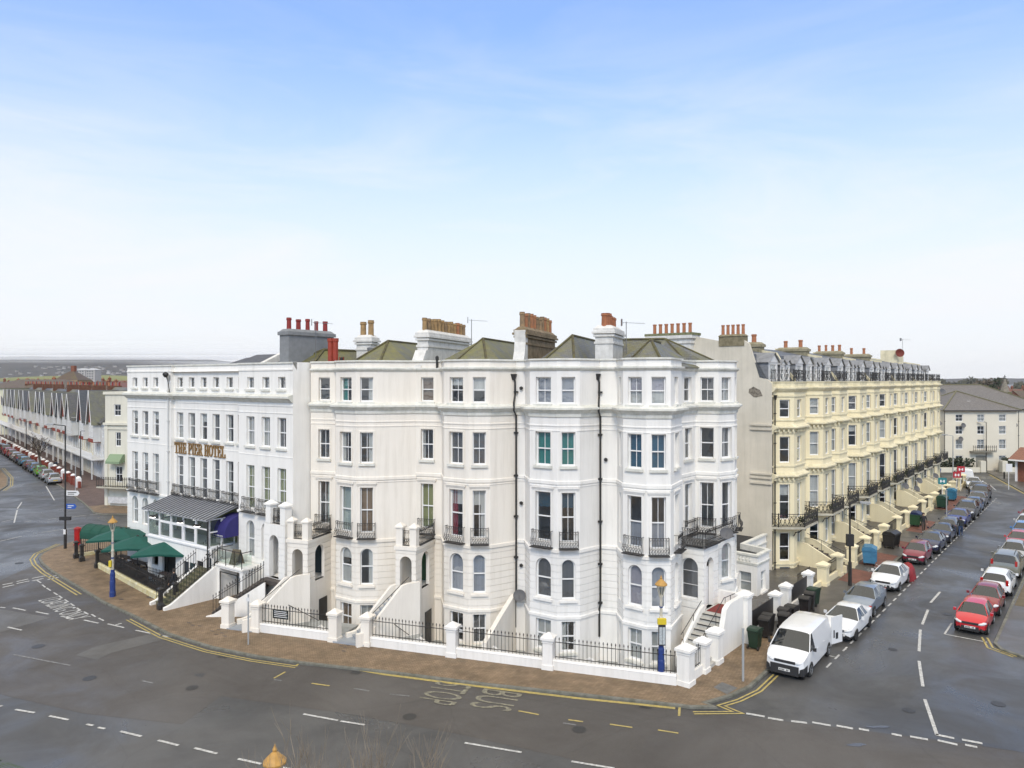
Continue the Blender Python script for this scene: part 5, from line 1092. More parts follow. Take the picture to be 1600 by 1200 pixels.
WM = mk('road_paint_white', (.62, .62, .60), .6, noise_s=9, col2=(.30, .30, .29)); WF = mk('road_paint_worn', (.26, .26, .26), .6, noise_s=7, col2=(.11, .11, .11)); YM = mk('road_paint_yellow', (.52, .40, .12), .6, noise_s=7, col2=(.30, .25, .10)); YF = mk('road_paint_yellow_worn', (.30, .28, .20), .6, noise_s=7, col2=(.11, .105, .085))
mk_n = [0]
def mark(mb, p, q, w, z=RZ+.013):
    d = (q[0]-p[0], q[1]-p[1]); f = F(p, d); L = math.hypot(*d); mb.poly([f.P(0, -w/2, z), f.P(L, -w/2, z), f.P(L, w/2, z), f.P(0, w/2, z)])
def marks(pairs, w, mat, name='road_marking'):
    mb = MB()
    for x0, y0, x1, y1 in pairs: mark(mb, G(x0, y0, RZ), G(x1, y1, RZ), w)
    tag(mb.build(name, mat), kind='structure')
def dashes(a, b, n, frac, w, mat, name='road_marking'):
    mb = MB()
    for i in range(n):
        t0, t1 = i/n, (i+frac)/n; mark(mb, (a[0]+(b[0]-a[0])*t0, a[1]+(b[1]-a[1])*t0), (a[0]+(b[0]-a[0])*t1, a[1]+(b[1]-a[1])*t1), w)
    tag(mb.build(name, mat), kind='structure')
marks([(24, 1109, 54, 1114), (77, 1119, 107, 1125), (135, 1132, 146, 1134), (153, 1137, 164, 1139), (188, 1143, 221, 1151), (247, 1157, 279, 1165), (304, 1169, 339, 1178), (372, 1186, 408, 1194), (474, 1116, 528, 1126), (532, 1127, 570, 1133), (430, 1197, 470, 1206), (0, 1103, 3, 1104)], .12, WM)
marks([(726, 1161, 815, 1176), (893, 1190, 960, 1201), (12, 980, 34, 985)], .12, WM)
marks([(428, 1062, 440, 1064), (553, 1076, 577, 1080), (609, 1085, 640, 1088), (20, 1023, 110, 1040), (222, 1064, 240, 1068), (880, 1130, 900, 1133)], .10, WF)
marks([(487, 1068, 515, 1072), (810, 1111, 842, 1117), (888, 1125, 911, 1128), (953, 1132, 988, 1137), (1028, 1141, 1060, 1146)], .10, YM)
marks([(428, 1060, 446, 1050), (463, 1040, 478, 1030), (1061, 1119, 1062, 1103)], .10, YM)
mb = MB(); kk = [G(x, y+9, RZ) for x, y in kpx[3:]]
for off, w in ((0, .16),): 
    yk = [G(x, y, RZ) for x, y in ((480, 1032), (600, 1054), (700, 1067), (800, 1079), (900, 1091), (1000, 1101), (1055, 1107))]; sweep(mb, WID, [wp(p) for p in yk], [(-.1, RZ+.013), (.1, RZ+.013)], ends=False)
tag(mb.build('bus_stop_line', YM), kind='structure')
mb = MB()
for o_ in (.22, .42): sweep(mb, WID, [wp(p) for p in [G(x, y) for x, y in kpx[5:10]]], [(o_, RZ+.013), (o_+.08, RZ+.013)], ends=False)
for o_ in (.25, .45): sweep(mb, WID, [wp(p) for p in kerb[-7:-1]][0:6], [(o_, RZ+.013), (o_+.09, RZ+.013)], ends=False)
tag(mb.build('double_yellow_line', YM), kind='structure')
mb = MB()
for o_ in (.25, .5): sweep(mb, WID, [wp(p) for p in [G(x, y) for x, y in ((100, 848), (66, 863), (60, 871), (64, 879), (78, 891), (110, 910), (135, 925))]], [(o_, RZ+.013), (o_+.1, RZ+.013)], ends=False)
for o_ in (.25, .5): sweep(mb, WID, [wp(p) for p in ll[2:6]], [(o_, RZ+.013), (o_+.1, RZ+.013)], ends=False)
for o_ in (-.35, -.6):
    f_ = [T.P(p[0], p[1])[:2] for p in ((14.4, 11.6), (15.0, 10.6), (16.5, 10.2))]; sweep(mb, WID, [wp(p) for p in f_], [(o_, RZ+.013), (o_+.1, RZ+.013)], ends=False)
sweep(mb, WID, [wp(T.P(p[0], p[1]-.35)[:2]) for p in ((72, 10.0), (80, 6.9), (98.7, 1.3))], [(0, RZ+.013), (.2, RZ+.013)], ends=False)
tag(mb.build('double_yellow_line', YM), kind='structure')
dashes(T.P(6.5, 4.35)[:2], T.P(74, 4.5)[:2], 48, .55, .1, WM, 'parking_bay_line')
mb = MB(); mark(mb, T.P(8.2, 2.9)[:2], T.P(8.2, 4.3)[:2], .1); mark(mb, T.P(15.6, 8.0)[:2], T.P(15.6, 10)[:2], .1); mark(mb, T.P(15.6, 8.0)[:2], T.P(18, 8.0)[:2], .1); tag(mb.build('parking_bay_end', WM), kind='structure')
dashes(T.P(19, 8.0)[:2], T.P(60, 8.0)[:2], 24, .5, .1, WM, 'parking_bay_line')
marks([(1445, 1093, 1464, 1149), (1436, 1033, 1442, 1073), (1438, 984, 1436, 1018), (1441, 976, 1450, 953), (1454, 942, 1469, 925)], .14, WM)
marks([(1535, 752, 1546, 758), (1547, 758, 1556, 766), (1505, 738, 1530, 750)], .14, WM)
marks([(1166, 1115, 1195, 1120), (1200, 1122, 1224, 1126), (1236, 1127, 1261, 1130), (1269, 1129, 1298, 1134), (1307, 1134, 1333, 1139), (1342, 1139, 1358, 1142), (1393, 1147, 1409, 1150), (1422, 1151, 1450, 1156), (1462, 1148, 1491, 1154), (1465, 1157, 1496, 1164), (1503, 1156, 1535, 1162), (1508, 1164, 1527, 1168)], .17, WM)
marks([(4, 918, 22, 914), (26, 912, 46, 908), (50, 908, 68, 904), (74, 906, 92, 902), (4, 914, 20, 911), (26, 909, 44, 905), (50, 904, 70, 900), (74, 902, 92, 899), (105, 905, 116, 908)], .16, WM)
marks([(65, 832, 125, 824), (0, 846, 34, 838), (22, 817, 27, 797), (27, 795, 34, 785), (72, 760, 85, 782), (112, 808, 135, 805), (140, 804, 165, 803), (75, 812, 88, 810), (38, 816, 50, 814), (20, 1012-200, 2, 816)], .13, WM)
marks([(0, 949, 8, 950), (20, 950, 40, 954), (56, 956, 76, 960), (95, 963, 115, 967), (131, 969, 154, 974), (168, 975, 194, 981), (190, 974, 180, 977), (212, 985, 236, 990), (250, 993, 262, 995)], .12, WM)
marks([(58, 907, 64, 911), (66, 914, 71, 918), (73, 919, 79, 923), (84, 926, 90, 930), (92, 931, 97, 935), (101, 937, 107, 941), (110, 943, 116, 947), (120, 950, 126, 954), (131, 956, 138, 960), (143, 960, 149, 964), (154, 966, 162, 970)], .10, WM)
def rtext(s, f, c, w, h, mat, name='road_lettering'):
    o = text(s, f, 0, 0, 0, 1, mat, None, name, flat=True, pos=(c[0], c[1], RZ+.018), fit=(w, h), ext=.0); tag(o, kind='structure')
gA = G(76, 928, RZ); gB = G(126, 958, RZ); fl = F(gA, (gB[0]-gA[0], gB[1]-gA[1])); 
rtext('LOADING ONLY', fl, G(97, 951, RZ), math.hypot(gB[0]-gA[0], gB[1]-gA[1]), 1.15, WM)
fr_ = F((0, 0), M.n); rtext('BUS', fr_, G(772, 1093, RZ), 1.9, 1.9, YF); rtext('STOP', fr_, G(692, 1083, RZ), 2.2, 1.8, YF)
mb = MB(); [mb.poly([(*G(x, y)[:2], .005), (*G(x+w, y+.6)[:2], .005), (*G(x+w+2, y+h)[:2], .005), (*G(x+2, y+h-.6)[:2], .005)]) for x, y, w, h in ((588, 972+38, 5, 2), (523+6, 1008, 5, 2), (530+6, 1011, 5, 2), (540, 1007, 5, 2), (533, 1016, 6, 2.5), (327, 985, 6, 2), (333, 990, 7, 2), (343, 988, 6, 2), (338, 983, 6, 2), (347, 993, 6, 2), (291, 972, 6, 2), (297, 976, 6, 2), (308, 977, 6, 2), (228, 932, 10, 3), (185, 935, 7, 2.5))]
tag(mb.build('access_covers', mk('cover_dark', (.06, .05, .045), .5)), kind='structure')
mb = MB(); rq = random.Random(12)
for x, y in ((300, 1075), (640, 1120), (905, 1140), (1250, 1060), (1395, 1015), (1480, 960), (1420, 1110), (60, 1010), (140, 1060), (30, 880), (1560, 1100)):
    p = G(x, y, RZ); r_ = rq.uniform(.22, .34); mb.poly([(p[0]+r_*math.cos(k*math.pi/7), p[1]+r_*math.sin(k*math.pi/7), RZ+.0125) for k in range(14)])
for x, y in ((355, 1023), (560, 1048), (800, 1077), (1010, 1100)):
    p = G(x, y, RZ); f_ = F(p, M.d); mb.poly([f_.P(-.25, .12, RZ+.0125), f_.P(.25, .12, RZ+.0125), f_.P(.25, .45, RZ+.0125), f_.P(-.25, .45, RZ+.0125)])
tag(mb.build('drain_covers', mk('cover_iron', (.035, .034, .033), .45, noise_s=20, amt=.4)), kind='structure')
mb = MB(); mb.poly([(*G(x, y)[:2], .006) for x, y in ((1128, 1066), (1153, 1075), (1136, 1085), (1115, 1074))]); tag(mb.build('access_cover', mk('cover_grey', (.16, .16, .155), .6, noise_s=4, amt=.4)), kind='structure')
# promenade on the seaward side below the frame
mb = MB(); mb.poly([(-60, 24.0, .0), (60, 8.0, .0), (60, -60, .0), (-60, -60, .0)]); tag(mb.build('promenade', PAV), kind='structure')
# ================================================================== street furniture
def ornate_lamp(pos, label, h=5.0, busstop=False):
    o = thing('street_lamp', (pos[0], pos[1], 0), label, 'street lamp', 'ornate blue based street lamps'); x, y = pos
    BL = mk('lamp_blue', (.02, .05, .22), .45, noise_s=4, amt=.25); CR = mk('lamp_cream', (.62, .58, .48), .55, noise_s=6, amt=.3); GO = mk('lamp_gold', (.50, .28, .07), .5, noise_s=8, amt=.25)
    mb = MB(); mb.lathe((x, y, 0), [(.19, 0), (.19, .3), (.17, .35), (.17, 1.0), (.15, 1.05), (.15, 1.5), (.12, 1.6), (.12, 1.75)], 10); mb.build('base', BL, o)
    mb = MB(); mb.lathe((x, y, 0), [(.085, 1.75), (.085, 2.9), (.1, 2.92), (.1, 3.0), (.07, 3.05), (.06, h-1.05), (.1, h-1.02), (.1, h-.95)], 8); mb.build('pole', CR, o)
    mb = MB(); mb.lathe((x, y, 0), [(.09, 2.45), (.09, 2.55)], 8); mb.lathe((x, y, 0), [(.09, 3.45), (.09, 3.5)], 8); mb.build('band', BL, o)
    mb = MB(); fl_ = F((x, y), (1, 0)); 
    for i in range(8):
        t = 2*math.pi*i/8; mb.tube([(x+.1*math.cos(t), y+.1*math.sin(t), h-.95), (x+.22*math.cos(t), y+.22*math.sin(t), h-.45)], .014, 4)
    mb.lathe((x, y, h-.96), [(.11, 0), (.11, .04)], 8); la = mb.build('lantern', CR, o)
    mb = MB(); mb.lathe((x, y, h-.93), [(.09, 0), (.205, .46)], 8); mb.build('pane', glass('lantern_glass', (.7, .7, .66), .15), la)
    mb = MB(); mb.lathe((x, y, h-.46), [(.29, 0), (.29, .04), (.2, .14), (.1, .24), (.05, .28), (.06, .33), (.035, .38), (.01, .46)], 10); mb.build('cap', GO, la)
    if busstop:
        mb = MB(); mb.box(fl_, -.16, .17, .1, .22, 1.75, 2.7); b_ = mb.build('timetable_case', mk('case_dark', (.03, .03, .035), .4), o)
        mb = MB(); mb.box(fl_, -.13, .0, .222, .228, 1.8, 2.6); mb.box(fl_, .02, .15, .222, .228, 1.8, 2.6); pb = mb.build('timetable', mk('paper_pale', (.55, .60, .62), .6, noise_s=14, amt=.4), b_)
        mb = MB(); mb.box(fl_, -.2, .2, .08, .24, 2.72, 2.98); mb.build('yellow_sign', mk('sign_yellow', (.65, .50, .03), .5), o)
    return o
ornate_lamp(G(1033, 1065), 'ornate lamp with bus timetable and yellow sign outside the corner house', 4.95, True)
l2 = ornate_lamp(G(176, 932), 'ornate lamp with blue base standing before the green parasols', 5.25)
p = G(176, 932); mb = MB(); mb.box(F(p, (1, 0)), -.16, .0, .08, .2, 1.95, 2.35); mb.build('yellow_sign', mk('sign_yellow', (.65, .5, .03)), l2)
ornate_lamp((-5.8, 18), 'ornate lamp whose golden cap shows at the bottom edge of the view', 5.1)
def post(px, h, label, r=.05, mat=None, sign=None):
    p = G(*px); mb = MB(); mb.tube([(p[0], p[1], 0), (p[0], p[1], h)], r, 8); mb.lathe((p[0], p[1], h), [(r*1.2, 0), (r*1.2, .05)], 8)
    o = mb.build('sign_post', mat or mk('post_grey', (.42, .44, .45), .45, metal=.3), None, loc=(p[0], p[1], 0)); tag(o, label, 'post')
    if sign:
        mb = MB(); mb.box(F(p, (1, 0)), -.09, .09, .055, .07, h-.3, h-.1); mb.build('sign_plate', mk('plate_white', (.7, .7, .7)), o)
    return o
post((388, 1007), 2.6, 'thin grey post with small plate on the pavement before the spiked railings', .04, sign=True); post((1161, 1064), 2.4, 'pale grey post on the pavement corner beside the white van', .055)
post((1479, 822), 3.4, 'thin grey post on the pavement before the long cream terrace', .05); post((118, 768), 3.8, 'thin pale sign post on the far left pavement corner', .05)
def tall_lamp(px, h, label, signs=False, arm=(1, 0), mat=None, bx=None):
    p = G(*px); x, y = p; o = thing('street_lamp', (x, y, 0), label, 'street lamp', 'plain tall street lamps')
    mb = MB(); mb.tube([(x, y, 0), (x, y, 1.6)], .12, 8); mb.tube([(x, y, 1.6), (x, y, h)], [.075, .05], 8); mb.tube([(x, y, h), (x+arm[0], y+arm[1], h+.1)], .035, 6); mb.build('pole', mat or BLK(), o)
    mb = MB(); mb.box(F((x+arm[0], y+arm[1]), (arm[0] or 1e-3, arm[1])), -.1, .55, -.13, .13, h+.04, h+.16); mb.build('lamp_head', mk('lamp_head', (.35, .36, .37), .4), o)
    if bx: mb = MB(); mb.box(F(p, (1, 0)), -.22, .22, -.15, .15, bx, bx+.8); mb.build('control_box', BLK(), o)
    if signs:
        W_ = mk('plate_white', (.7, .7, .7)); B_ = mk('plate_blue', (.03, .1, .4))
        for z, m_, l in ((4.4, W_, 1.0), (3.3, B_, .75)):
            mb = MB(); mb.prism(F((x+.1, y), (1, -.1)), [(0, z), (l, z), (l+.15, z+.2), (l, z+.42), (0, z+.42)], -.02, .02); s_ = mb.build('finger_sign', m_, o)
            mb = MB(); 
            for k in range(2): mb.box(F((x+.1, y), (1, -.1)), .12, l-.1-.2*k, .022, .026, z+.24-.14*k, z+.30-.14*k)
            mb.build('sign_text', BLK() if z > 4 else W_, s_)
        mb = MB(); mb.box(F(p, (1, 0)), -.45, .45, -.1, .1, 2.35, 2.65); mb.build('sign_box', BLK(), o)
        mb = MB(); mb.box(F(p, (1, 0)), -.09, .09, -.13, .13, 1.2, 1.6); mb.build('sticker', W_, o)
tall_lamp((102, 857), 10.2, 'tall black lamp column with finger signs on the pavement tip', True, (-1.2, .3)); tall_lamp((1328, 915), 5.6, 'black lamp column with white box beside the silver hatchback', False, (.7, -.2), bx=2.7)
tall_lamp((1541, 736), 7.5, 'dark lamp column in front of the far pale block', False, (-.5, .2)); tall_lamp((126, 754), 7.0, 'black lamp column with round sign by the green awnings', False, (.5, -.4)); tall_lamp((1489, 768), 7, 'slim grey lamp column near the far end of the terrace', False, (-.6, .3), mk('post_grey', (.42, .44, .45))); tall_lamp((41, 708), 6.5, 'lamp column on the pavement of the gabled street', False, (-.5, -.3))
mb = MB(); p = G(126, 754); mb.lathe((0, 0, 0), [(.001, 0)], 3)
# wheelie bins and large bins
def wheelie(pos, ang, label, mat, g='wheelie bins beside the corner house', open_=False):
    o = thing('wheelie_bin', (pos[0], pos[1], 0), label, 'bin', g); f = F(pos, (math.cos(ang), math.sin(ang)))
    mb = MB(); n = 2; v = []
    for z, w, d in ((.08, .44, .5), (.6, .52, .6), (.98, .57, .7)): v.append((z, w, d))
    for i in range(2): mb.frust(f, 0, 0, v[i][0], v[i+1][0]-(.001 if i == 0 else 0), v[i][1], v[i+1][1], d0=v[i][2], d1=v[i+1][2])
    mb.box(f, -.3, .3, -.38, .38, .93, .99); mb.build('body', mat, o)
    mb = MB(); mb.prism(F(f.P(0, 0)[:2], f.n), [(-.4, 1.0), (.42, 1.0), (.42, 1.03), (.1, 1.12), (-.3, 1.1), (-.4, 1.04)], -.3, .3); mb.box(f, -.25, .25, -.46, -.41, .98, 1.03); mb.build('lid', mat, o)
    for sg in (-1, 1):
        mb = MB(); q = F(f.P(sg*.27, -.3)[:2], f.n); mb.tube([(*f.P(sg*.24, -.28)[:2], .1), (*f.P(sg*.31, -.28)[:2], .1)], .1, 10); mb.build('wheel', BLK(), o)
BK = mk('bin_black', (.022, .02, .02), .45, noise_s=5, amt=.3); GB = mk('bin_dark_green', (.012, .035, .02), .45)
ta = math.atan2(T.d[1], T.d[0])
for i, (s_, o_, m_, lb) in enumerate(((6.6, .75, GB, 'lone dark bin against the curved stair wall by the grey post'), (8.6, .55, BK, 'black bin nearest the van in the crowd of bins'), (9.3, .45, BK, 'black bin second from the van with its lid shut'), (10.0, 1.1, BK, 'black bin standing furthest out on the pavement in the crowd'), (10.9, .8, BK, 'black bin in the back pair of the crowd, nearer the wall'), (11.7, .95, BK, 'black bin farthest from the van in the crowd'), (13.9, 1.0, BK, 'narrow dark bin at the near end of the line of three'), (15.1, .9, BK, 'middle dark bin of the line of three'), (16.2, .8, GB, 'green topped bin at the far end of the line of three'))): wheelie(T.P(s_, o_)[:2], ta-math.pi/2+random.uniform(-.15, .15)+math.pi, lb, m_)
def big_bin(pos, ang, label, col, w=1.35, lid=None):
    o = thing('large_bin', (pos[0], pos[1], 0), label, 'bin', 'large wheeled refuse bins'); f = F(pos, (math.cos(ang), math.sin(ang))); m_ = mk('bin_'+label.split()[0], col, .5, noise_s=3, amt=.3)
    mb = MB(); mb.frust(f, 0, 0, .2, 1.15, w-.15, w, d0=.8, d1=1.0); mb.box(f, -w/2-.04, w/2+.04, -.52, .52, 1.1, 1.17)
    for a in (-.35, 0, .35): mb.box(f, a-.03, a+.03, .40, .50, .3, 1.05)
    mb.build('body', m_, o)
    mb = MB(); mb.prism(F(f.P(0, 0)[:2], f.n), [(-.5, 1.18), (.52, 1.18), (.5, 1.25), (.15, 1.42), (-.35, 1.4), (-.5, 1.25)], -w/2, w/2); mb.build('lid', lid or m_, o)
    for a in (-1, 1):
        for b in (-1, 1): mb = MB(); p = f.P(a*(w/2-.15), b*.32); mb.tube([(p[0]-.03, p[1], .1), (p[0]+.03, p[1], .1)], .1, 10); mb.build('wheel', BLK(), o)
big_bin(T.P(29.4, .9)[:2], ta+.2, 'blue large bin on the terrace pavement behind the white hatchback', (.06, .22, .38)); big_bin(T.P(36.6, .9)[:2], ta-.1, 'black large bin beyond the blue one on the terrace pavement', (.02, .02, .02), 1.5); big_bin(T.P(48, .6)[:2], ta, 'green large bin with navy lid beside the walking person', (.02, .08, .03), lid=mk('lid_navy', (.01, .02, .07), .5)); big_bin(T.P(61, .8)[:2], ta, 'dark green large bin near the estate agent boards', (.015, .06, .035)); big_bin(T.P(67.5, .7)[:2], ta, 'sky blue large bin at the far end of the terrace', (.03, .18, .30))
big_bin(T.P(24.3, .1)[:2], ta, 'grey open topped bin against the terrace wall', (.10, .11, .12), 1.0) if False else None
random.seed(5); mb = MB()
for i in range(34):
    s_, o_ = random.choice(((9.5, 1.5), (10.5, 1.7), (8, 1.4), (27.6, 1.2), (28.4, 1.5))); p = T.P(s_+random.gauss(0, .8), o_+random.gauss(0, .25)); w = random.uniform(.04, .1); t = random.random()*3; c_, s2 = math.cos(t)*w, math.sin(t)*w
    mb.poly([(p[0]-c_, p[1]-s2, .012), (p[0]+s2, p[1]-c_, .02), (p[0]+c_, p[1]+s2, .014), (p[0]-s2, p[1]+c_, .03)])
tag(mb.build('litter', mk('paper_white', (.6, .58, .53), .8)), kind='stuff', label='scraps of pale litter on the pavement by the bins')
# tarpaulin covered motorbike
c = T.P(27.0, 3.9); f = F(c[:2], T.d); mb = MB(); b = 0; K = 12
rings = [(-1.0, .35, .7), (-.6, .5, .95), (0, .48, .8), (.4, .5, 1.1), (.8, .35, .75)]
vs = []
for a, w, h in rings:
    for k in range(7): t = math.pi*k/6; vs.append(f.P(a, w*math.cos(t)*(1 if 0 < k < 6 else 1.1), RZ+.02+h*math.sin(t)**.7))
mb.add(vs, [(i*7+k, i*7+k+1, (i+1)*7+k+1, (i+1)*7+k) for i in range(4) for k in range(6)]+[tuple(range(7)), tuple(range(28, 35))]); tag(mb.build('motorbike_cover', mk('tarp_red', (.30, .015, .02), .6, noise_s=3, amt=.4), None, True, loc=(c[0], c[1], RZ)), 'red tarpaulin cover over a motorbike behind the white hatchback', 'cover')
# estate agent boards
for i, (s_, o_, z_, m_) in enumerate(((66, .0, 2.0, (.02, .2, .22)), (76.5, .4, 2.4, (.4, .02, .03)), (73.5, .4, 2.0, (.4, .02, .03)))):
    o = thing('estate_board', T.P(s_, o_, 0), ('dark teal estate agent board on a terrace pier', 'maroon estate agent board, the higher of two', 'maroon estate agent board, the lower of two')[i], 'sign', 'estate agent boards'); p = T.P(s_, o_)
    mb = MB(); mb.tube([(p[0], p[1], 0), (p[0], p[1], z_+.7)], .04, 5); mb.build('post', FRM(), o); mb = MB(); f = F(p[:2], (1, -.2)); mb.box(f, -.45, .45, .04, .08, z_, z_+.75); bo = mb.build('board', mk('board_c%d' % i, m_, .5), o); mb = MB(); mb.box(f, -.25, -.1, .081, .086, z_+.2, z_+.5); mb.box(f, .1, .25, .081, .086, z_+.2, z_+.5); mb.box(f, -.1, .1, .081, .086, z_+.32, z_+.38); mb.build('board_mark', WT(), bo)
# ================================================================== vehicles
CG = glass('car_glass', (.16, .18, .18), .07, .03)
def paint(name, c, metal=0.0): return mk('paint_'+name, c, .28, metal=metal, coat=.7, noise_s=3, amt=.06)
TY = mk('tyre', (.02, .02, .02), .8); RIM = mk('alloy', (.45, .46, .47), .3, metal=.8); HLM = mk('headlamp', (.62, .64, .66), .12, spec=.8); TLM = mk('tail_lamp', (.40, .01, .01), .2); TRB = mk('black_plastic', (.025, .025, .027), .6); PLW = mk('plate_w', (.72, .72, .70), .5); PLY = mk('plate_y', (.65, .45, .05), .5)
def S_(x, zb, ztop, w, wt, cab=0, belt=None): return dict(x=x, zb=zb, zt=ztop, w=w, wt=wt, cab=cab, belt=belt)
def car_profile(kind):
    # stations along x from front (0) to rear; cab: 0 none, 1 glass sides follow to next station, 2 pillar to next; slopes: 'w' windscreen, 'r' rear glass
    if kind == 'hatch': L, W, Hh = 3.75, 1.66, 1.48; st = [(0, .32, .60, .60, .5, 0), (.10, .2, .72, .82, .74, 0), (.5, .2, .86, .95, .80, 0), (.95, .2, .97, .98, .78, 'w'), (1.62, .2, 1.42, 1.0, .62, 1), (1.9, .2, 1.47, 1.0, .64, 1), (2.25, .2, Hh, 1.0, .64, 2), (2.32, .2, Hh, 1.0, .64, 1), (2.95, .2, 1.45, 1.0, .62, 2), (3.25, .2, 1.40, .99, .60, 'r'), (3.6, .25, .98, .93, .74, 0), (3.72, .3, .85, .86, .7, 0), (3.75, .4, .6, .8, .6, 0)]
    elif kind == 'mini': L, W, Hh = 3.6, 1.6, 1.5; st = [(0, .32, .62, .62, .5, 0), (.10, .2, .75, .84, .74, 0), (.45, .2, .90, .96, .80, 0), (.8, .2, 1.0, .98, .78, 'w'), (1.45, .2, 1.44, 1.0, .64, 1), (2.15, .2, Hh, 1.0, .66, 2), (2.22, .2, Hh, 1.0, .66, 1), (2.9, .2, 1.47, 1.0, .64, 2), (3.2, .2, 1.42, .99, .62, 'r'), (3.5, .25, 1.0, .93, .74, 0), (3.6, .35, .7, .84, .6, 0)]
    elif kind == 'saloon': L, W, Hh = 4.65, 1.8, 1.43; st = [(0, .32, .56, .6, .5, 0), (.12, .18, .68, .84, .76, 0), (.7, .18, .86, .97, .82, 0), (1.35, .18, .95, 1.0, .80, 'w'), (2.15, .18, 1.37, 1.0, .60, 1), (2.6, .18, Hh, 1.0, .62, 2), (2.68, .18, Hh, 1.0, .62, 1), (3.2, .18, 1.38, 1.0, .60, 2), (3.35, .18, 1.34, 1.0, .58, 'r'), (4.05, .2, 1.02, .98, .76, 0), (4.5, .25, .96, .9, .74, 0), (4.65, .35, .75, .8, .6, 0)]
    elif kind == 'hatch2': L, W, Hh = 4.3, 1.78, 1.45; st = [(0, .32, .58, .6, .5, 0), (.12, .18, .70, .84, .76, 0), (.65, .18, .88, .97, .82, 0), (1.2, .18, .97, 1.0, .80, 'w'), (2.0, .18, 1.40, 1.0, .61, 1), (2.45, .18, Hh, 1.0, .63, 2), (2.53, .18, Hh, 1.0, .63, 1), (3.3, .18, 1.40, 1.0, .61, 2), (3.55, .18, 1.34, .99, .58, 'r'), (4.05, .22, 1.02, .95, .74, 0), (4.22, .3, .85, .88, .7, 0), (4.3, .4, .6, .8, .6, 0)]
    elif kind == 'suv': L, W, Hh = 4.6, 1.86, 1.72; st = [(0, .4, .7, .65, .55, 0), (.10, .28, .85, .86, .78, 0), (.6, .25, 1.02, .97, .84, 0), (1.15, .25, 1.12, 1.0, .82, 'w'), (1.8, .25, 1.62, 1.0, .68, 1), (2.5, .25, Hh, 1.0, .70, 2), (2.58, .25, Hh, 1.0, .70, 1), (3.9, .25, 1.69, 1.0, .68, 2), (4.25, .25, 1.64, .99, .67, 'r'), (4.5, .3, 1.12, .95, .8, 0), (4.57, .38, .95, .9, .76, 0), (4.6, .45, .7, .84, .7, 0)]
    elif kind == 'estate': L, W, Hh = 4.55, 1.8, 1.47; st = [(0, .32, .58, .6, .5, 0), (.12, .18, .70, .84, .76, 0), (.65, .18, .88, .97, .82, 0), (1.2, .18, .97, 1.0, .80, 'w'), (2.0, .18, 1.41, 1.0, .62, 1), (2.5, .18, Hh, 1.0, .64, 2), (2.58, .18, Hh, 1.0, .64, 1), (3.75, .18, 1.45, 1.0, .62, 2), (4.05, .18, 1.40, .99, .60, 'r'), (4.4, .25, 1.0, .95, .78, 0), (4.5, .3, .85, .9, .7, 0), (4.55, .4, .6, .82, .6, 0)]
    elif kind == 'van': L, W, Hh = 4.95, 1.92, 1.93; st = [(0, .3, .72, .72, .6, 0), (.10, .2, .95, .90, .82, 0), (.45, .2, 1.12, .98, .88, 0), (.8, .2, 1.22, 1.0, .88, 'w'), (1.55, .2, 1.85, 1.0, .76, 1), (1.75, .2, 1.90, 1.0, .78, 2), (2.4, .2, Hh, 1.0, .80, 2), (4.0, .2, Hh, 1.0, .80, 2), (4.75, .2, 1.90, 1.0, .79, 2), (4.92, .25, 1.8, .98, .76, 0), (4.95, .35, 1.2, .95, .8, 0)]
    return L, W, Hh, st
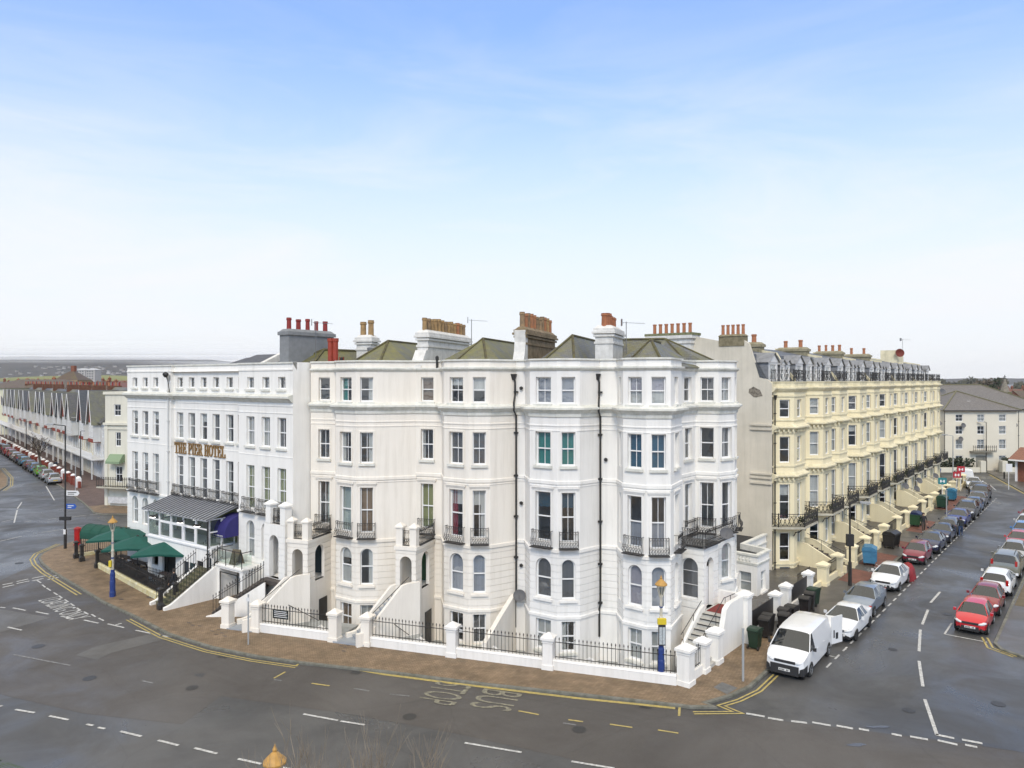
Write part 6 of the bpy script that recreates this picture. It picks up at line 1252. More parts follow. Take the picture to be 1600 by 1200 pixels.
def car(label, front, heading, kind, pmat, plate='front', z=RZ, group='cars parked along the side street', cat='car', detail=True, name='parked_car', roofm=None, bump=None, rims=None):
    """front: ground point under the nose; heading: unit direction the nose points to"""
    L, W, Hh, st = car_profile(kind); hw = W/2; d = (-heading[0], -heading[1]); f = F(front, d)   # s runs from nose to tail
    root = thing(name, (*f.P(L/2, 0)[:2], z), label, cat, group)
    belt0 = {'van': 1.15, 'suv': 1.1}.get(kind, .93)
    rings = []
    for x, zb, zt, w, wt, cab in st:
        be = min(belt0+.04*(x/L), zt-.03) if (cab or zt > belt0+.08) else zt-.05
        zs = max(zb+.12, .34); w_ = hw*w; wt_ = hw*wt*(1 if (cab or zt > belt0+.1) else 1.05)
        rings.append([(w_*.90, zb), (w_*.985, zs), (w_, (zs+be)/2), (w_*.965, be), (wt_*1.03, zt-.07 if zt > belt0+.1 else zt-.03), (wt_*.86, zt-.012), (wt_*.45, zt+.008), (0, zt+.012)])
    body = MB(); gl = MB(); blk = MB()
    n = len(rings[0])
    pts = []
    for i, rg in enumerate(rings):
        x = st[i][0]; pts.append([f.P(x, y, q+z) for y, q in rg]+[f.P(x, -y, q+z) for y, q in rg[::-1][1:]])
    m = len(pts[0]); flat = [p for r_ in pts for p in r_]
    body.v = list(flat); gl.v = list(flat); blk.v = list(flat)
    for i in range(len(pts)-1):
        cab = st[i][5]
        for k in range(m-1):
            kk = k if k < n-1 else m-2-k       # mirrored column index
            q = (i*m+k, i*m+k+1, (i+1)*m+k+1, (i+1)*m+k)
            isg = (cab == 1 and kk == 3) or (cab in ('w', 'r') and kk >= 4 and not (kind == 'van' and cab == 'r')) or (cab == 'w' and kk == 3)
            tgt = gl if isg else (blk if (kk == 0 or (kind == 'van' and bump and kk <= 1 and i <= 1)) else body)
            tgt.f.append(q); tgt.m.append(0)
    body.f.append(tuple(range(m))); body.m.append(0); body.f.append(tuple((len(pts)-1)*m+k for k in range(m))); body.m.append(0)
    # A and C pillar strips
    for i, s_ in enumerate(st):
        if s_[5] in ('w', 'r') and not (kind == 'van' and s_[5] == 'r'):
            for sg in (0, 1):
                a, b = (pts[i][4 if not sg else m-5], pts[i+1][4 if not sg else m-5]); a3 = pts[i][3 if not sg else m-4]
                body.tube([a if s_[5] == 'r' else a3, b], .028, 4)
    def clean(mb):
        used = sorted({i for q in mb.f for i in q}); mp = {a: b for b, a in enumerate(used)}; mb.v = [mb.v[i] for i in used]; mb.f = [tuple(mp[i] for i in q) for q in mb.f]; return mb
    bo = clean(body).build('body', pmat, root, smooth=True)
    try:
        md = bo.modifiers.new('edges', 'EDGE_SPLIT'); md.split_angle = R(42)
    except Exception: pass
    clean(gl).build('windows', CG, root, smooth=False); clean(blk).build('sill_trim', TRB, root)
    # cabin inside: dark floor so that glass is not see-through
    ins = MB(); ins.box(f, L*.27, L*.9, -hw*.8, hw*.8, z+.3, z+belt0-.12)
    for a in (.45, .68):
        for sg in (-1, 1):
            if kind == 'van' and a > .5: continue
            ins.box(f, L*a, L*a+.16, sg*hw*.42-.22, sg*hw*.42+.22, z+belt0-.12, z+belt0+.32)
    ins.build('seats', mk('car_interior', (.03, .03, .032), .9), root)
    # wheels with arches
    wr = .33 if kind in ('van', 'suv') else .30; wx = {'van': (.95, 4.2), 'saloon': (.85, 3.65), 'suv': (.85, 3.6), 'estate': (.82, 3.45), 'hatch2': (.82, 3.42)}.get(kind, (.65, 3.02))
    for x in wx:
        for sg in (-1, 1):
            y = sg*hw
            mb = MB(); K = 14
            c = f.P(x, y*.905, z); ring = [f.P(x+(wr+.055)*math.cos(2*math.pi*k/K), y*1.002, z+wr+(wr+.055)*math.sin(2*math.pi*k/K)) for k in range(K) if math.sin(2*math.pi*k/K) > -.75]
            mb.poly(ring); mb.build('wheel_arch', TRB, root)
            mb = MB(); a = f.P(x, y-sg*.2, z+wr); b = f.P(x, y+sg*.012, z+wr)
            ringA = [[(f.P(x+r_*math.cos(2*math.pi*k/16), y+sg*oo, z+wr+r_*math.sin(2*math.pi*k/16))) for k in range(16)] for r_, oo in ((wr-.02, -.19), (wr, -.16), (wr, -.015), (wr-.03, .012), (wr*.62, .014))]
            for j in range(4):
                b0 = len(mb.v); mb.v += ringA[j]+ringA[j+1]; mb.f += [(b0+k, b0+(k+1) % 16, b0+16+(k+1) % 16, b0+16+k) for k in range(16)]; mb.m += [0]*16
            w = mb.build('wheel', TY, root)
            mb = MB(); 
            for k in range(5):
                t = 2*math.pi*k/5; r2 = wr*.60; mb.poly([f.P(x+.03*math.cos(t+1.57), y+sg*.006, z+wr+.03*math.sin(t+1.57)), f.P(x+r2*math.cos(t-.26), y+sg*.012, z+wr+r2*math.sin(t-.26)), f.P(x+r2*math.cos(t+.26), y+sg*.012, z+wr+r2*math.sin(t+.26)), f.P(x+.03*math.cos(t-1.57), y+sg*.006, z+wr+.03*math.sin(t-1.57))])
            mb.tube([f.P(x+wr*.6*math.cos(2*math.pi*k/16), y+sg*.012, z+wr+wr*.6*math.sin(2*math.pi*k/16)) for k in range(17)], .012, 4, cap=False); mb.build('rim', rims or RIM, w)
    zb = {'van': .78, 'suv': .78}.get(kind, .62)
    for sg in (-1, 1):
        a = hw*.62*sg
        mb = MB(); cx_, cy_, cz_ = .17, hw*.70*sg, zb+.03; V_ = [(cx_-.20*math.cos(t_)*math.cos(p_)-.12*abs(math.cos(t_)*math.sin(p_)) if False else cx_-.19*math.cos(t_)*math.cos(p_)+sg*.10*math.cos(t_)*math.sin(p_), cy_+.215*math.cos(t_)*math.sin(p_), cz_+.085*math.sin(t_)+.03*sg*math.sin(p_)) for t_ in [R(-90+30*i_) for i_ in range(7)] for p_ in [R(-90+30*k_) for k_ in range(7)]]; mb.add([f.P(x_, y_, z+q) for x_, y_, q in V_], [(i_*7+k_, i_*7+k_+1, i_*7+k_+8, i_*7+k_+7) for i_ in range(6) for k_ in range(6)]); mb.build('headlight', HLM, root, smooth=True)
        mb = MB(); zt_ = zb+.18; mb.box(f, L-.2, L-.03, a*1.12, a*1.12+.15, z+zt_, z+zt_+(.16 if kind not in ('suv', 'van', 'estate') else .34)) if sg > 0 else mb.box(f, L-.2, L-.03, a*1.12-.15, a*1.12, z+zt_, z+zt_+(.16 if kind not in ('suv', 'van', 'estate') else .34)); mb.build('tail_light', TLM, root)
        mx = st[3][0]+.35; mb = MB(); mb.box(f, mx, mx+.1, sg*(hw+.02)-.0 if sg > 0 else -hw-.17, (hw+.17) if sg > 0 else -hw-.02, z+belt0+.0, z+belt0+.15); mb.build('mirror', pmat if kind != 'van' else TRB, root)
        mb = MB()
        for x_ in (L*.43, L*.66): mb.box(f, x_, x_+.16, sg*hw*.985-.012, sg*hw*.985+.012, z+belt0-.14, z+belt0-.11)
        mb.build('door_handle', pmat, root)
    mb = MB(); mb.box(f, -.03, .03, -.42, .42, z+.30, z+.48); mb.box(f, -.015, .06, -.5*hw, .5*hw, z+zb-.04, z+zb+.07); mb.box(f, -.02, .08, -.56*hw, .56*hw, z+.22, z+.36); mb.build('grille', TRB, root)
    if bump:
        mb = MB(); mb.box(f, -.05, .12, -hw*.68, hw*.68, z+.22, z+.66); mb.box(f, .04, .25, -hw*.90, hw*.90, z+.24, z+.58); mb.build('bumper', TRB, root)
    for x_, m_ in ((-.062 if bump else -.04, PLW), (L+.01, PLY)):
        mb = MB(); zz = .38 if x_ < 0 else .52; mb.box(f, x_-.01, x_+.01, -.26, .26, z+zz, z+zz+.11); p_ = mb.build('number_plate', m_, root)
        mb = MB()
        for k in range(7):
            if k != 4: mb.box(f, x_+(-.014 if x_ < 0 else .012), x_+(-.011 if x_ < 0 else .014), -.22+.063*k, -.18+.063*k, z+zz+.02, z+zz+.09)
        if detail: mb.build('plate_characters', TRB, p_)
    if kind == 'suv' or roofm:
        mb = MB()
        for sg in (-1, 1): mb.tube([f.P(L*.42, sg*hw*.6, z+Hh+.0), f.P(L*.45, sg*hw*.6, z+Hh+.06), f.P(L*.8, sg*hw*.6, z+Hh+.04), f.P(L*.84, sg*hw*.6, z+Hh-.03)], .02, 5)
        mb.build('roof_rail', TRB, root)
    return root, f, L
tn = (-T.d[0], -T.d[1])      # nose towards the camera
vw, fv, Lv = car('white panel van with black bumper and open rear door', T.P(3.9, 3.2)[:2], (-.60, -.80), 'van', paint('van_white', (.78, .79, .80)), name='parked_van', cat='van', bump=True)
mb = MB(); q = F(fv.P(Lv, -.93)[:2], (fv.d[0]*.75+fv.n[0]*-.66*-1*0+fv.d[0]*0, fv.d[1]*.75)); 
dr = F(fv.P(Lv-.02, .92)[:2], (fv.d[0]*.92+fv.n[0]*.38, fv.d[1]*.92+fv.n[1]*.38)); mb.box(dr, 0, .85, -.03, .03, RZ+.4, RZ+1.8); mb.build('rear_door', MATS['paint_van_white'], vw)
mb = MB(); mb.box(dr, .12, .22, .031, .035, RZ+.7, RZ+1.1); mb.box(dr, .3, .5, .031, .035, RZ+.62, RZ+.95); mb.build('door_lettering', TRB, vw)
car('white saloon with black roof parked behind the van', T.P(10.6, 3.6)[:2], tn, 'saloon', paint('white', (.78, .79, .80)), rims=TRB)
car('silver blue hatchback parked between two white cars', T.P(15.6, 3.35)[:2], tn, 'hatch2', paint('silverblue', (.26, .31, .38), .5))
car('white hatchback in front of the red tarpaulin', T.P(22.4, 3.35)[:2], tn, 'hatch2', paint('white', (.78, .79, .80)))
car('small maroon car behind the red tarpaulin', T.P(31.6, 3.4)[:2], tn, 'mini', paint('maroon', (.20, .012, .035)))
L2 = [(36.3, 3.5, 'hatch2', 'navy', (.015, .02, .06), 'dark navy car directly behind the small maroon car'), (41.2, 3.5, 'saloon', 'midnight', (.02, .022, .05), 'midnight blue saloon, third behind the red tarpaulin'), (50.4, 3.5, 'hatch2', 'royal', (.02, .035, .20), 'royal blue hatchback beyond the walking man in the road'), (55.0, 3.6, 'suv', 'charcoal', (.035, .035, .04), 'charcoal tall car behind the royal blue hatchback'), (60.0, 3.6, 'hatch', 'midblue', (.04, .09, .20), 'mid blue small car near the far bend'), (64.6, 3.4, 'hatch2', 'grey', (.12, .12, .125), 'grey hatchback near the far bend'), (69.4, 3.1, 'suv', 'darkgrey', (.05, .05, .055), 'dark grey tall car near the far bend'), (74.6, 2.4, 'hatch', 'greysilver', (.20, .21, .22), 'silver grey hatchback before the far white car'), (79.3, 1.5, 'saloon', 'white', (.78, .79, .8), 'white car at the far bend in front of the white van')]
for s_, o_, k_, n_, c_, lb in L2: car(lb, T.P(s_, o_)[:2], tn if s_ < 73 else (-.5, -.86), k_, paint(n_, c_, .3 if c_[0] < .3 else 0), detail=False)
car('grey saloon facing away behind the midnight blue saloon', T.P(49.8, 3.5)[:2], T.d, 'hatch2', paint('stonegrey', (.13, .125, .12), .5), detail=False)
car('white van at the far end of the parked row', T.P(90.5, -1.3)[:2], (.45, .89), 'van', paint('van_white', (.78, .79, .8)), name='parked_van', cat='van', detail=False)
RR = [(16.4, 9.1, 'mini', 'red', (.55, .015, .025), 'bright red small car at the front of the right hand row', -1), (20.7, 9.2, 'hatch', 'darkred', (.22, .015, .02), 'dark red hatchback tucked behind the bright red car', -1), (30.3, 9.25, 'estate', 'white', (.78, .79, .80), 'white estate seen from behind with yellow number plate', 1), (35.9, 9.25, 'suv', 'olivesilver', (.24, .24, .20), 'olive silver tall car with roof rails, seen from behind', 1), (36.6, 9.25, 'hatch', 'silver', (.38, .39, .40), 'silver hatchback between the olive tall car and the pinkish red car', -1), (41.4, 9.2, 'hatch2', 'palered', (.50, .04, .045), 'light red hatchback in the right hand row', -1), (46.6, 9.1, 'mini', 'skyblue', (.05, .20, .50), 'sky blue car at the right edge', -1), (51.0, 9.0, 'hatch', 'offwhite', (.6, .6, .6), 'off white car at the right edge', -1), (55.6, 9.0, 'hatch2', 'wine', (.25, .01, .03), 'wine red car farthest in the right hand row', -1)]
for s_, o_, k_, n_, c_, lb, sg in RR: car(lb, T.P(s_, o_)[:2], T.d if sg > 0 else tn, k_, paint(n_, c_, .3 if n_ in ('silver', 'olivesilver') else 0), group='cars parked in the right hand row')
ld = LF0.d; base = G(88, 757)
LS = [('hatch', 'silver', (.38, .39, .40), 'silver hatchback nearest in the gabled street row'), ('hatch', 'silver', (.38, .39, .40), 'silver car, second in the gabled street row'), ('mini', 'lime', (.12, .35, .03), 'lime green car in the gabled street row'), ('hatch', 'lightblue', (.09, .16, .26), 'slate blue car beyond the lime green one'), ('hatch2', 'plum', (.10, .04, .06), 'plum coloured car in the gabled street row'), ('hatch', 'aqua', (.06, .22, .34), 'bright blue car in the gabled street row'), ('estate', 'navy', (.015, .02, .06), 'navy estate in the gabled street row'), ('hatch2', 'palegrey', (.45, .46, .47), 'pale grey car in the gabled street row'), ('hatch', 'brick', (.35, .03, .03), 'red car far down the gabled street'), ('hatch2', 'darkred', (.22, .015, .02), 'dark red car far down the gabled street'), ('suv', 'charcoal', (.035, .035, .04), 'charcoal car far down the gabled street'), ('hatch', 'teal', (.03, .12, .14), 'teal car farthest down the gabled street')]
for i, (k_, n_, c_, lb) in enumerate(LS):
    a = 4.4+i*5.5+(.8 if i > 4 else 0); car(lb, (base[0]+ld[0]*a, base[1]+ld[1]*a), ld, k_, paint(n_, c_, .3), group='cars parked down the gabled street', detail=False)
# ================================================================== people
def person(pos, ang, label, top, bot, z=0, phase=1, hair=(.03, .02, .015)):
    vs = []; ed = []; rd = []; f = F(pos, (math.cos(ang), math.sin(ang)))   # s = facing direction
    def v(s_, o_, zz, r): vs.append(f.P(s_, o_, z+zz)); rd.append(r); return len(vs)-1
    pe = v(0, 0, .95, .13); wa = v(0, 0, 1.12, .12); ch = v(.01, 0, 1.32, .15); nk = v(.0, 0, 1.50, .06); hd = v(.02, 0, 1.62, .095); tp = v(.01, 0, 1.70, .075); ed += [(pe, wa), (wa, ch), (ch, nk), (nk, hd), (hd, tp)]
    for sg in (-1, 1):
        st_ = .22*sg*phase; h = v(0, sg*.10, .88, .10); k = v(st_*.55+.05, sg*.10, .50, .07); a = v(st_, sg*.10, .09, .05); t = v(st_+.15, sg*.11, .045, .04); ed += [(pe, h), (h, k), (k, a), (a, t)]
        s1 = v(0, sg*.19, 1.40, .07); e = v(-st_*.5-.02, sg*.25, 1.14, .045); w = v(-st_*.9+.10, sg*.24, .92, .035); hn = v(-st_+.14, sg*.23, .83, .03); ed += [(ch, s1), (s1, e), (e, w), (w, hn)]
        for q in range(3): fg = v(-st_+.15+.012*q, sg*(.22+.012*q), .76-.008*q, .009); ed.append((hn, fg))
    me = bpy.data.meshes.new('body'); off = Vector((pos[0], pos[1], z)); me.from_pydata([(a-off.x, b-off.y, c-off.z) for a, b, c in vs], ed, []); o = bpy.data.objects.new('body', me); C.objects.link(o)
    m = o.modifiers.new('s', 'SKIN'); 
    for i, r in enumerate(rd): me.skin_vertices[0].data[i].radius = (r, r)
    me.skin_vertices[0].data[0].use_root = True; s2 = o.modifiers.new('ss', 'SUBSURF'); s2.levels = 2; s2.render_levels = 2
    dg = bpy.context.evaluated_depsgraph_get(); nm = bpy.data.meshes.new_from_object(o.evaluated_get(dg)); bpy.data.objects.remove(o)
    root = thing('person', (pos[0], pos[1], z), label, 'person'); nm.materials.clear()
    for mt in (mk('skin', (.45, .28, .20), .6), mk('cloth_%d_%d' % (int(top[0]*900), int(top[2]*900)), top, .85), mk('cloth_%d_%d' % (int(bot[0]*900), int(bot[2]*900)), bot, .85), mk('shoe', (.5, .5, .5), .7)): nm.materials.append(mt)
    for p in nm.polygons:
        c = p.center; lat = abs((c.x*f.n[0]+c.y*f.n[1])); p.material_index = 0 if (c.z > 1.5 or (c.z < .90 and lat > .19 and c.z > .7)) else 1 if c.z > .95 or (lat > .17 and c.z > .85) else 2 if c.z > .1 else 3; p.use_smooth = True
    b = bpy.data.objects.new('body', nm); C.objects.link(b); b.parent = root
    mb = MB(); p = f.P(-.02, 0, z+1.60); mb.lathe(p, [(.09, -.02), (.11, .05), (.10, .13), (.05, .175), (.01, .18)], 10); mb.build('hair', mk('hair', hair, .8), root, smooth=True)
person(G(1443, 831), R(250), 'person in dark coat walking on the terrace pavement by the green bin', (.02, .02, .025), (.06, .05, .045)); person(G(1501, 838, RZ), R(60), 'person in dark jacket and blue jeans walking in the road', (.02, .025, .03), (.03, .06, .14), RZ)
person(G(1468, 748), R(200), 'person in blue coat standing at the far end of the terrace', (.02, .05, .22), (.03, .03, .04)); person(G(87, 737), R(130), 'person in dark blue coat walking past the red garden walls', (.02, .04, .07), (.02, .02, .025)); person(H.P(11.9, 3.0)[:2], R(180), 'person in dark clothes standing on the hotel deck beside the notice boards', (.03, .035, .05), (.02, .02, .03), .04, .4)
# ================================================================== left block: cream corner building and gabled terrace
lc = thing('corner_building', (-42, 92, 0), 'pale cream three storey corner house with green awnings left of the hotel', 'house')
cf0 = F((-51.2, 89.0), (16.2, -5.0)); 
W_PC = mk('stucco_pale_cream', (.72, .69, .58), .8, noise_s=.6, amt=.08, streak=(.5, .47, .38))
p0 = G(158, 787); p1 = G(206, 800); fA = F(p0, (p1[0]-p0[0], p1[1]-p0[1])); LAA = math.hypot(p1[0]-p0[0], p1[1]-p0[1])
fA = F((-45.6, 82.5), (9.5, -2.2)); LAA = 9.8
def simple_block(root, f, L, D, h, mat, wins, cap=True, capm=None, base=0):
    mb = MB(); ops = [(a-w/2, a+w/2, z0, z1, False) for a, w, z0, z1 in wins]; panel(mb, f, L, base, h, ops, rev=.12)
    for s_ in (0, L): mb.poly([f.P(s_, 0, base), f.P(s_, -D, base), f.P(s_, -D, h), f.P(s_, 0, h)])
    mb.poly([f.P(0, -D, base), f.P(L, -D, base), f.P(L, -D, h), f.P(0, -D, h)]); mb.poly([f.P(0, 0, h-.02), f.P(L, 0, h-.02), f.P(L, -D, h-.02), f.P(0, -D, h-.02)]); mb.build('wall', mat, root)
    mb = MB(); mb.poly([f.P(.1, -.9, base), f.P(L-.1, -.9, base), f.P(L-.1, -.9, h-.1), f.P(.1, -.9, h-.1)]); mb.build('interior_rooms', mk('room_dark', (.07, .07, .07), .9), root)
    if cap: mb = MB(); mb.box(f, -.15, L+.15, -D, .18, h+.002, h+.3); mb.build('coping', capm or mat, root)
def swin(root, f, a, w, z0, z1, cur=None, bars=0, **k): return window(f, a-w/2, a+w/2, z0, z1, root, cur=cur, sill=False, dep=.08, bars=bars, ft=.08, **k)
ws = [(1.6, .9, 10.0, 11.3), (5.6, 1.1, 9.9, 11.3), (1.7, .7, 6.6, 8.2), (5.6, 1.1, 6.0, 7.5), (1.8, .9, 2.6, 4.4), (5.2, 1.9, 2.5, 4.9), (4.6, 1.0, .2, 2.0), (6.3, 1.0, .2, 2.0)]
simple_block(lc, fA, LAA, 9, 12.4, W_PC, ws)
for a, w, z0, z1 in ws: swin(lc, fA, a, w, z0, z1, 'full:net' if w > 1 else None, bars=1)
mb = MB(); mb.box(fA, -.1, LAA+.1, .002, .25, 9.0, 9.25); mb.box(fA, -.1, LAA+.1, .002, .12, 8.5, 8.7); mb.box(fA, 0, .4, .002, .1, 0, 9); mb.build('string_course', W_PC, lc)
AW = mk('awning_sage', (.22, .30, .18), .8)
for a, w in ((1.7, 1.8), (5.3, 2.6)): mb = MB(); mb.prism(F(fA.P(a-w/2, 0)[:2], fA.n), [(0, 5.0), (1.0, 5.0), (1.0, 5.3), (.3, 6.0), (0, 6.0)], -w, 0) if False else mb.prism(F(fA.P(a, 0)[:2], fA.n), [(0, 4.9), (.9, 4.75), (.9, 5.0), (.25, 5.75), (0, 5.75)], -w/2, w/2); mb.build('awning', AW, lc)
mb = MB(); mb.box(fA, 0, 9, 0, 1.3, 2.1, 2.25); mb.build('balcony', mk('balcony_slab', (.55, .52, .42)), lc); railing(lc, fA, 0, 9, 1.25, 2.25, 2.25, h=1.0, step=.22, name='balcony_railing', r=.03)
mb = MB(); mb.prism(fA, [(3.9, 0), (7.0, 0), (7.0, 2.1), (3.9, 2.1)], .01, .5); mb.build('bay_plinth', W_PC, lc)
mb = MB(); g_ = G(190, 790); mb.box(F(g_, (1, -.2)), -1.4, 1.4, -.4, .4, .3, 1.0); mb.build('banner', mk('banner_white', (.7, .7, .7), .7, noise_s=3, amt=.3), lc)
# gabled terrace houses
SLT = [slate('slate_terrace_a', (.12, .12, .13), .5, (.10, .11, .03), mcov=.4), slate('slate_terrace_b', (.17, .17, .17), .5, (.12, .12, .05), mcov=.5), slate('slate_terrace_c', (.10, .11, .13), .3, mcov=.3)]
REDT = mk('red_hung_tile', (.30, .06, .035), .8, noise_s=2, amt=.3); WHT = mk('terrace_white', (.66, .66, .64), .7, noise_s=.8, amt=.1, streak=(.4, .4, .38)); WH2 = [WHT, mk('terrace_cream', (.66, .62, .50), .7, noise_s=.8, amt=.15, streak=(.4, .38, .3)), mk('terrace_grey', (.50, .50, .48), .7, noise_s=.8, amt=.15, streak=(.3, .3, .28)), WHT]; BRK = mk('garden_brick_red', (.24, .05, .03), .85, noise_s=2, amt=.3)
gab = [12.6, 19.5, 29.6, 33.8, 39, 43.8, 52.7, 57.8, 62.8, 72, 80.8, 87.6, 95, 101.8, 108.8, 116, 123]; edges = [9]+[(gab[i]+gab[i+1])/2 for i in range(len(gab)-1)]+[128]
random.seed(21)
for i, g in enumerate(gab):
    a0, a1 = edges[i], edges[i+1]; fo = F(LF0.P(0, 4.2)[:2], (-LF0.d[0], -LF0.d[1]))    # local s runs towards camera side (left to right seen from the street)
    root = thing('gabled_house', LF0.P(g, 4.2, 0), ('gabled white house with red tile panels nearest the cream corner house' if i == 0 else 'gabled white terrace house with slate roof and red tile bands'), 'house', None if i == 0 else 'gabled terrace houses down the left street')
    L = a1-a0; f = fo.sub(-a1, 0); c = -g+a1; ws = []
    z1 = 5.3; zc = 8.0
    ws += [(c-.7, .8, 5.9, 7.3), (c+.7, .8, 5.9, 7.3)]
    for a in [x for x in (c-2.6, c+2.6, c+4.2, c-4.2) if .6 < x < L-.6]: ws += [(a, .9, 5.9, 7.3), (a, .9, 3.3, 4.9)]
    for a in (c-.75, c+.75): ws += [(a, .8, 3.1, 4.9), (a, .9, .4, 2.3)]
    simple_block(root, f, L, 9, zc, WH2[i % 4], ws, cap=False)
    for a, w, b0, b1 in ws: swin(root, f, a, w, b0, b1, random.choice([None, 'full:net', 'full:grey']))
    mb = MB(); zr = 12.2 if i > 1 else 12.9; A, B = f.P(0, .5, zc-.1), f.P(L, .5, zc-.1); C1, D1 = f.P(L, -4.5, zr), f.P(0, -4.5, zr); E1, F1 = f.P(L, -9.3, zc), f.P(0, -9.3, zc)
    mb.poly([A, B, C1, D1]); mb.poly([D1, C1, E1, F1]); mb.poly([A, D1, F1]); mb.poly([B, C1, E1]); ro = mb.build('roof', SLT[i % 3], root, uv=True)
    gw = random.Random(i*7+1).uniform(1.5, 2.1); gz = 11.75 if i > 1 else 12.5
    gm = MB(); gm.box(f, c-gw, c+gw, .02, 1.0, 5.2, zc+.1); gm.build('gable_bay', WHT, root)
    gm = MB(); gm.poly([f.P(c-gw, 1.02, zc-.1), f.P(c+gw, 1.02, zc-.1), f.P(c, 1.02, gz-.1)]); gm.build('gable_face', REDT if i in (0, 1, 3, 5, 9) else WHT, root)
    gm = MB(); gm.poly([f.P(c-gw-.25, 1.3, zc-.4), f.P(c, 1.3, gz), f.P(c, -4.4, gz), f.P(c-gw-.25, .3, zc-.4)]); gm.poly([f.P(c+gw+.25, 1.3, zc-.4), f.P(c, 1.3, gz), f.P(c, -4.4, gz), f.P(c+gw+.25, .3, zc-.4)]); gm.build('gable_roof', SLT[(i+1) % 3], ro, uv=True)
    gm = MB()
    gm.tube([f.P(c-gw-.28, 1.33, zc-.45), f.P(c, 1.33, gz+.03)], .065, 4); gm.tube([f.P(c+gw+.28, 1.33, zc-.45), f.P(c, 1.33, gz+.03)], .035, 4)
    gm.build('verge_board', FRM(), ro)
    for a in (c-.75, c+.75): swin(root, F(f.P(0, 1.1)[:2], f.d), a, .85, 5.9, 7.4, None)
    gm = MB(); gm.box(f, c-1.5, c+1.5, .01, 1.08, 5.1, 5.6); gm.build('tile_band', REDT if i % 5 != 2 else WHT, root)
    gm = MB(); gm.box(f, .05, L-.05, .02, 1.6, 2.75, 2.9); 
    for a in (.3, L-.3): gm.box(f, a-.07, a+.07, 1.4, 1.55, .1, 2.75)
    gm.build('veranda', WHT, root); railing(root, f, .1, L-.1, 1.55, 2.9, 2.9, h=.8, step=.4, mat=FRM(), name='veranda_rail', r=.03)
    if i % 2 == 0:
        ch = MB(); ch.box(f, L-.5, L+.3, -5.6, -3.6, zc+1, zr+.9); cc = ch.build('chimney', mk('brick_red_dark', (.17, .075, .045), .9, noise_s=3, amt=.4), root)
        for k in range(4): q = MB(); q.lathe(f.P(L-.1, -3.8-k*.5, zr+.88), [(.14, 0), (.12, .6), (.15, .62)], 8); q.build('chimney_pot', POTR() if k % 2 else POTO(), cc)
lw = thing('garden_walls', LF0.P(50, 0, 0), 'red brick garden walls with white capped piers down the gabled street', 'garden wall')
for i in range(34):
    a = 3+i*3.6; mb = MB(); mb.box(LF0, a-.35, a+.35, -.3, .3, 0, 1.15); mb.build('pier', FRM() if i % 3 == 0 else BRK, lw); mb = MB(); p = LF0.P(a, 0, 1.15); mb.lathe(p, [(.3, 0), (.32, .1), (.2, .22), (.05, .28)], 8); mb.build('pier_cap', FRM(), lw)
mb = MB(); mb.box(LF0, 2, 124, -.15, .15, 0, .8); mb.build('low_wall', BRK, lw)
# ---------------- bare trees
def bare_tree(pos, h, label, mat, seed, spread=.55, name='bare_tree', r0=.12, lv=5, group=None, z0=0, up=.25):
    rnd = random.Random(seed); o = thing(name, (pos[0], pos[1], z0), label, 'tree', group); tr = MB(); tw = MB()
    def grow(p, d, l, r, k):
        q = p+d*l; mid = p+d*l*.5+Vector((rnd.gauss(0, .04), rnd.gauss(0, .04), 0))*l
        (tr if k < 2 else tw).tube([tuple(p), tuple(mid), tuple(q)], [r, r*.85, r*.7], 5 if k < 2 else 3, cap=False)
        if k >= lv: return
        for i in range(3 if k < 3 else rnd.choice((2, 3))):
            n = (d+Vector((rnd.gauss(0, 1), rnd.gauss(0, 1), rnd.gauss(0, .6)))*spread+Vector((0, 0, up))).normalized(); grow(p+d*l*rnd.uniform(.55, 1), n, l*rnd.uniform(.58, .8), r*.6, k+1)
    grow(Vector((pos[0], pos[1], z0)), Vector((0, 0, 1)), h*.36, r0, 0); tr.build('trunk', mat, o); tw.build('crown', mat, o); return o
BT = mk('bark_pale', (.30, .25, .19), .85, noise_s=4, amt=.4); BD = mk('bark_dark', (.10, .075, .06), .9, noise_s=3, amt=.4)
bare_tree(G(62, 742), 6.4, 'bare brown street tree in front of the gabled terrace', BD, 2, .6, lv=6, r0=.2)
for i, (px, Zd, hh) in enumerate(((455, 15.5, 6.8), (530, 15.0, 6.9), (560, 15.5, 6.6), (597, 15.2, 7.0), (640, 15.0, 7.0), (662, 15.4, 7.15))):
    bare_tree(((px-800)/FOC*Zd, Zd), hh, 'bare pale twiggy shrub whose tips reach the bottom edge of the view', BT, 30+i, .32, name='bare_shrub', r0=.05, lv=5, group='bare shrubs on the promenade below the view', up=.5)
pm = thing('palm', (-12.7, 16.5, 0), 'green palm with a frond tip at the bottom left corner', 'palm'); mb = MB(); mb.tube([(-12.7, 16.5, 0), (-12.65, 16.5, 4.5)], [.2, .14], 8); mb.build('trunk', BD, pm); mb = MB()
for k in range(22):
    t = 2*math.pi*k/22; pts = [Vector((-12.65+math.cos(t)*r_, 16.5+math.sin(t)*r_, 4.5+.9*r_-.62*r_*r_+(.25 if k % 2 else 0))) for r_ in (0, .4, .8, 1.2, 1.5)]
    for i in range(4):
        for j in range(4):
            p = pts[i].lerp(pts[i+1], j/4); dd = (pts[i+1]-pts[i]).normalized(); sd = dd.cross(Vector((0, 0, 1))).normalized()
            for sg in (-1, 1): mb.poly([tuple(p), tuple(p+dd*.05), tuple(p+sd*sg*.3+dd*.28-Vector((0, 0, .05)))])
mb.build('crown', mk('palm_green', (.06, .11, .02), .6, noise_s=3, amt=.3), pm)
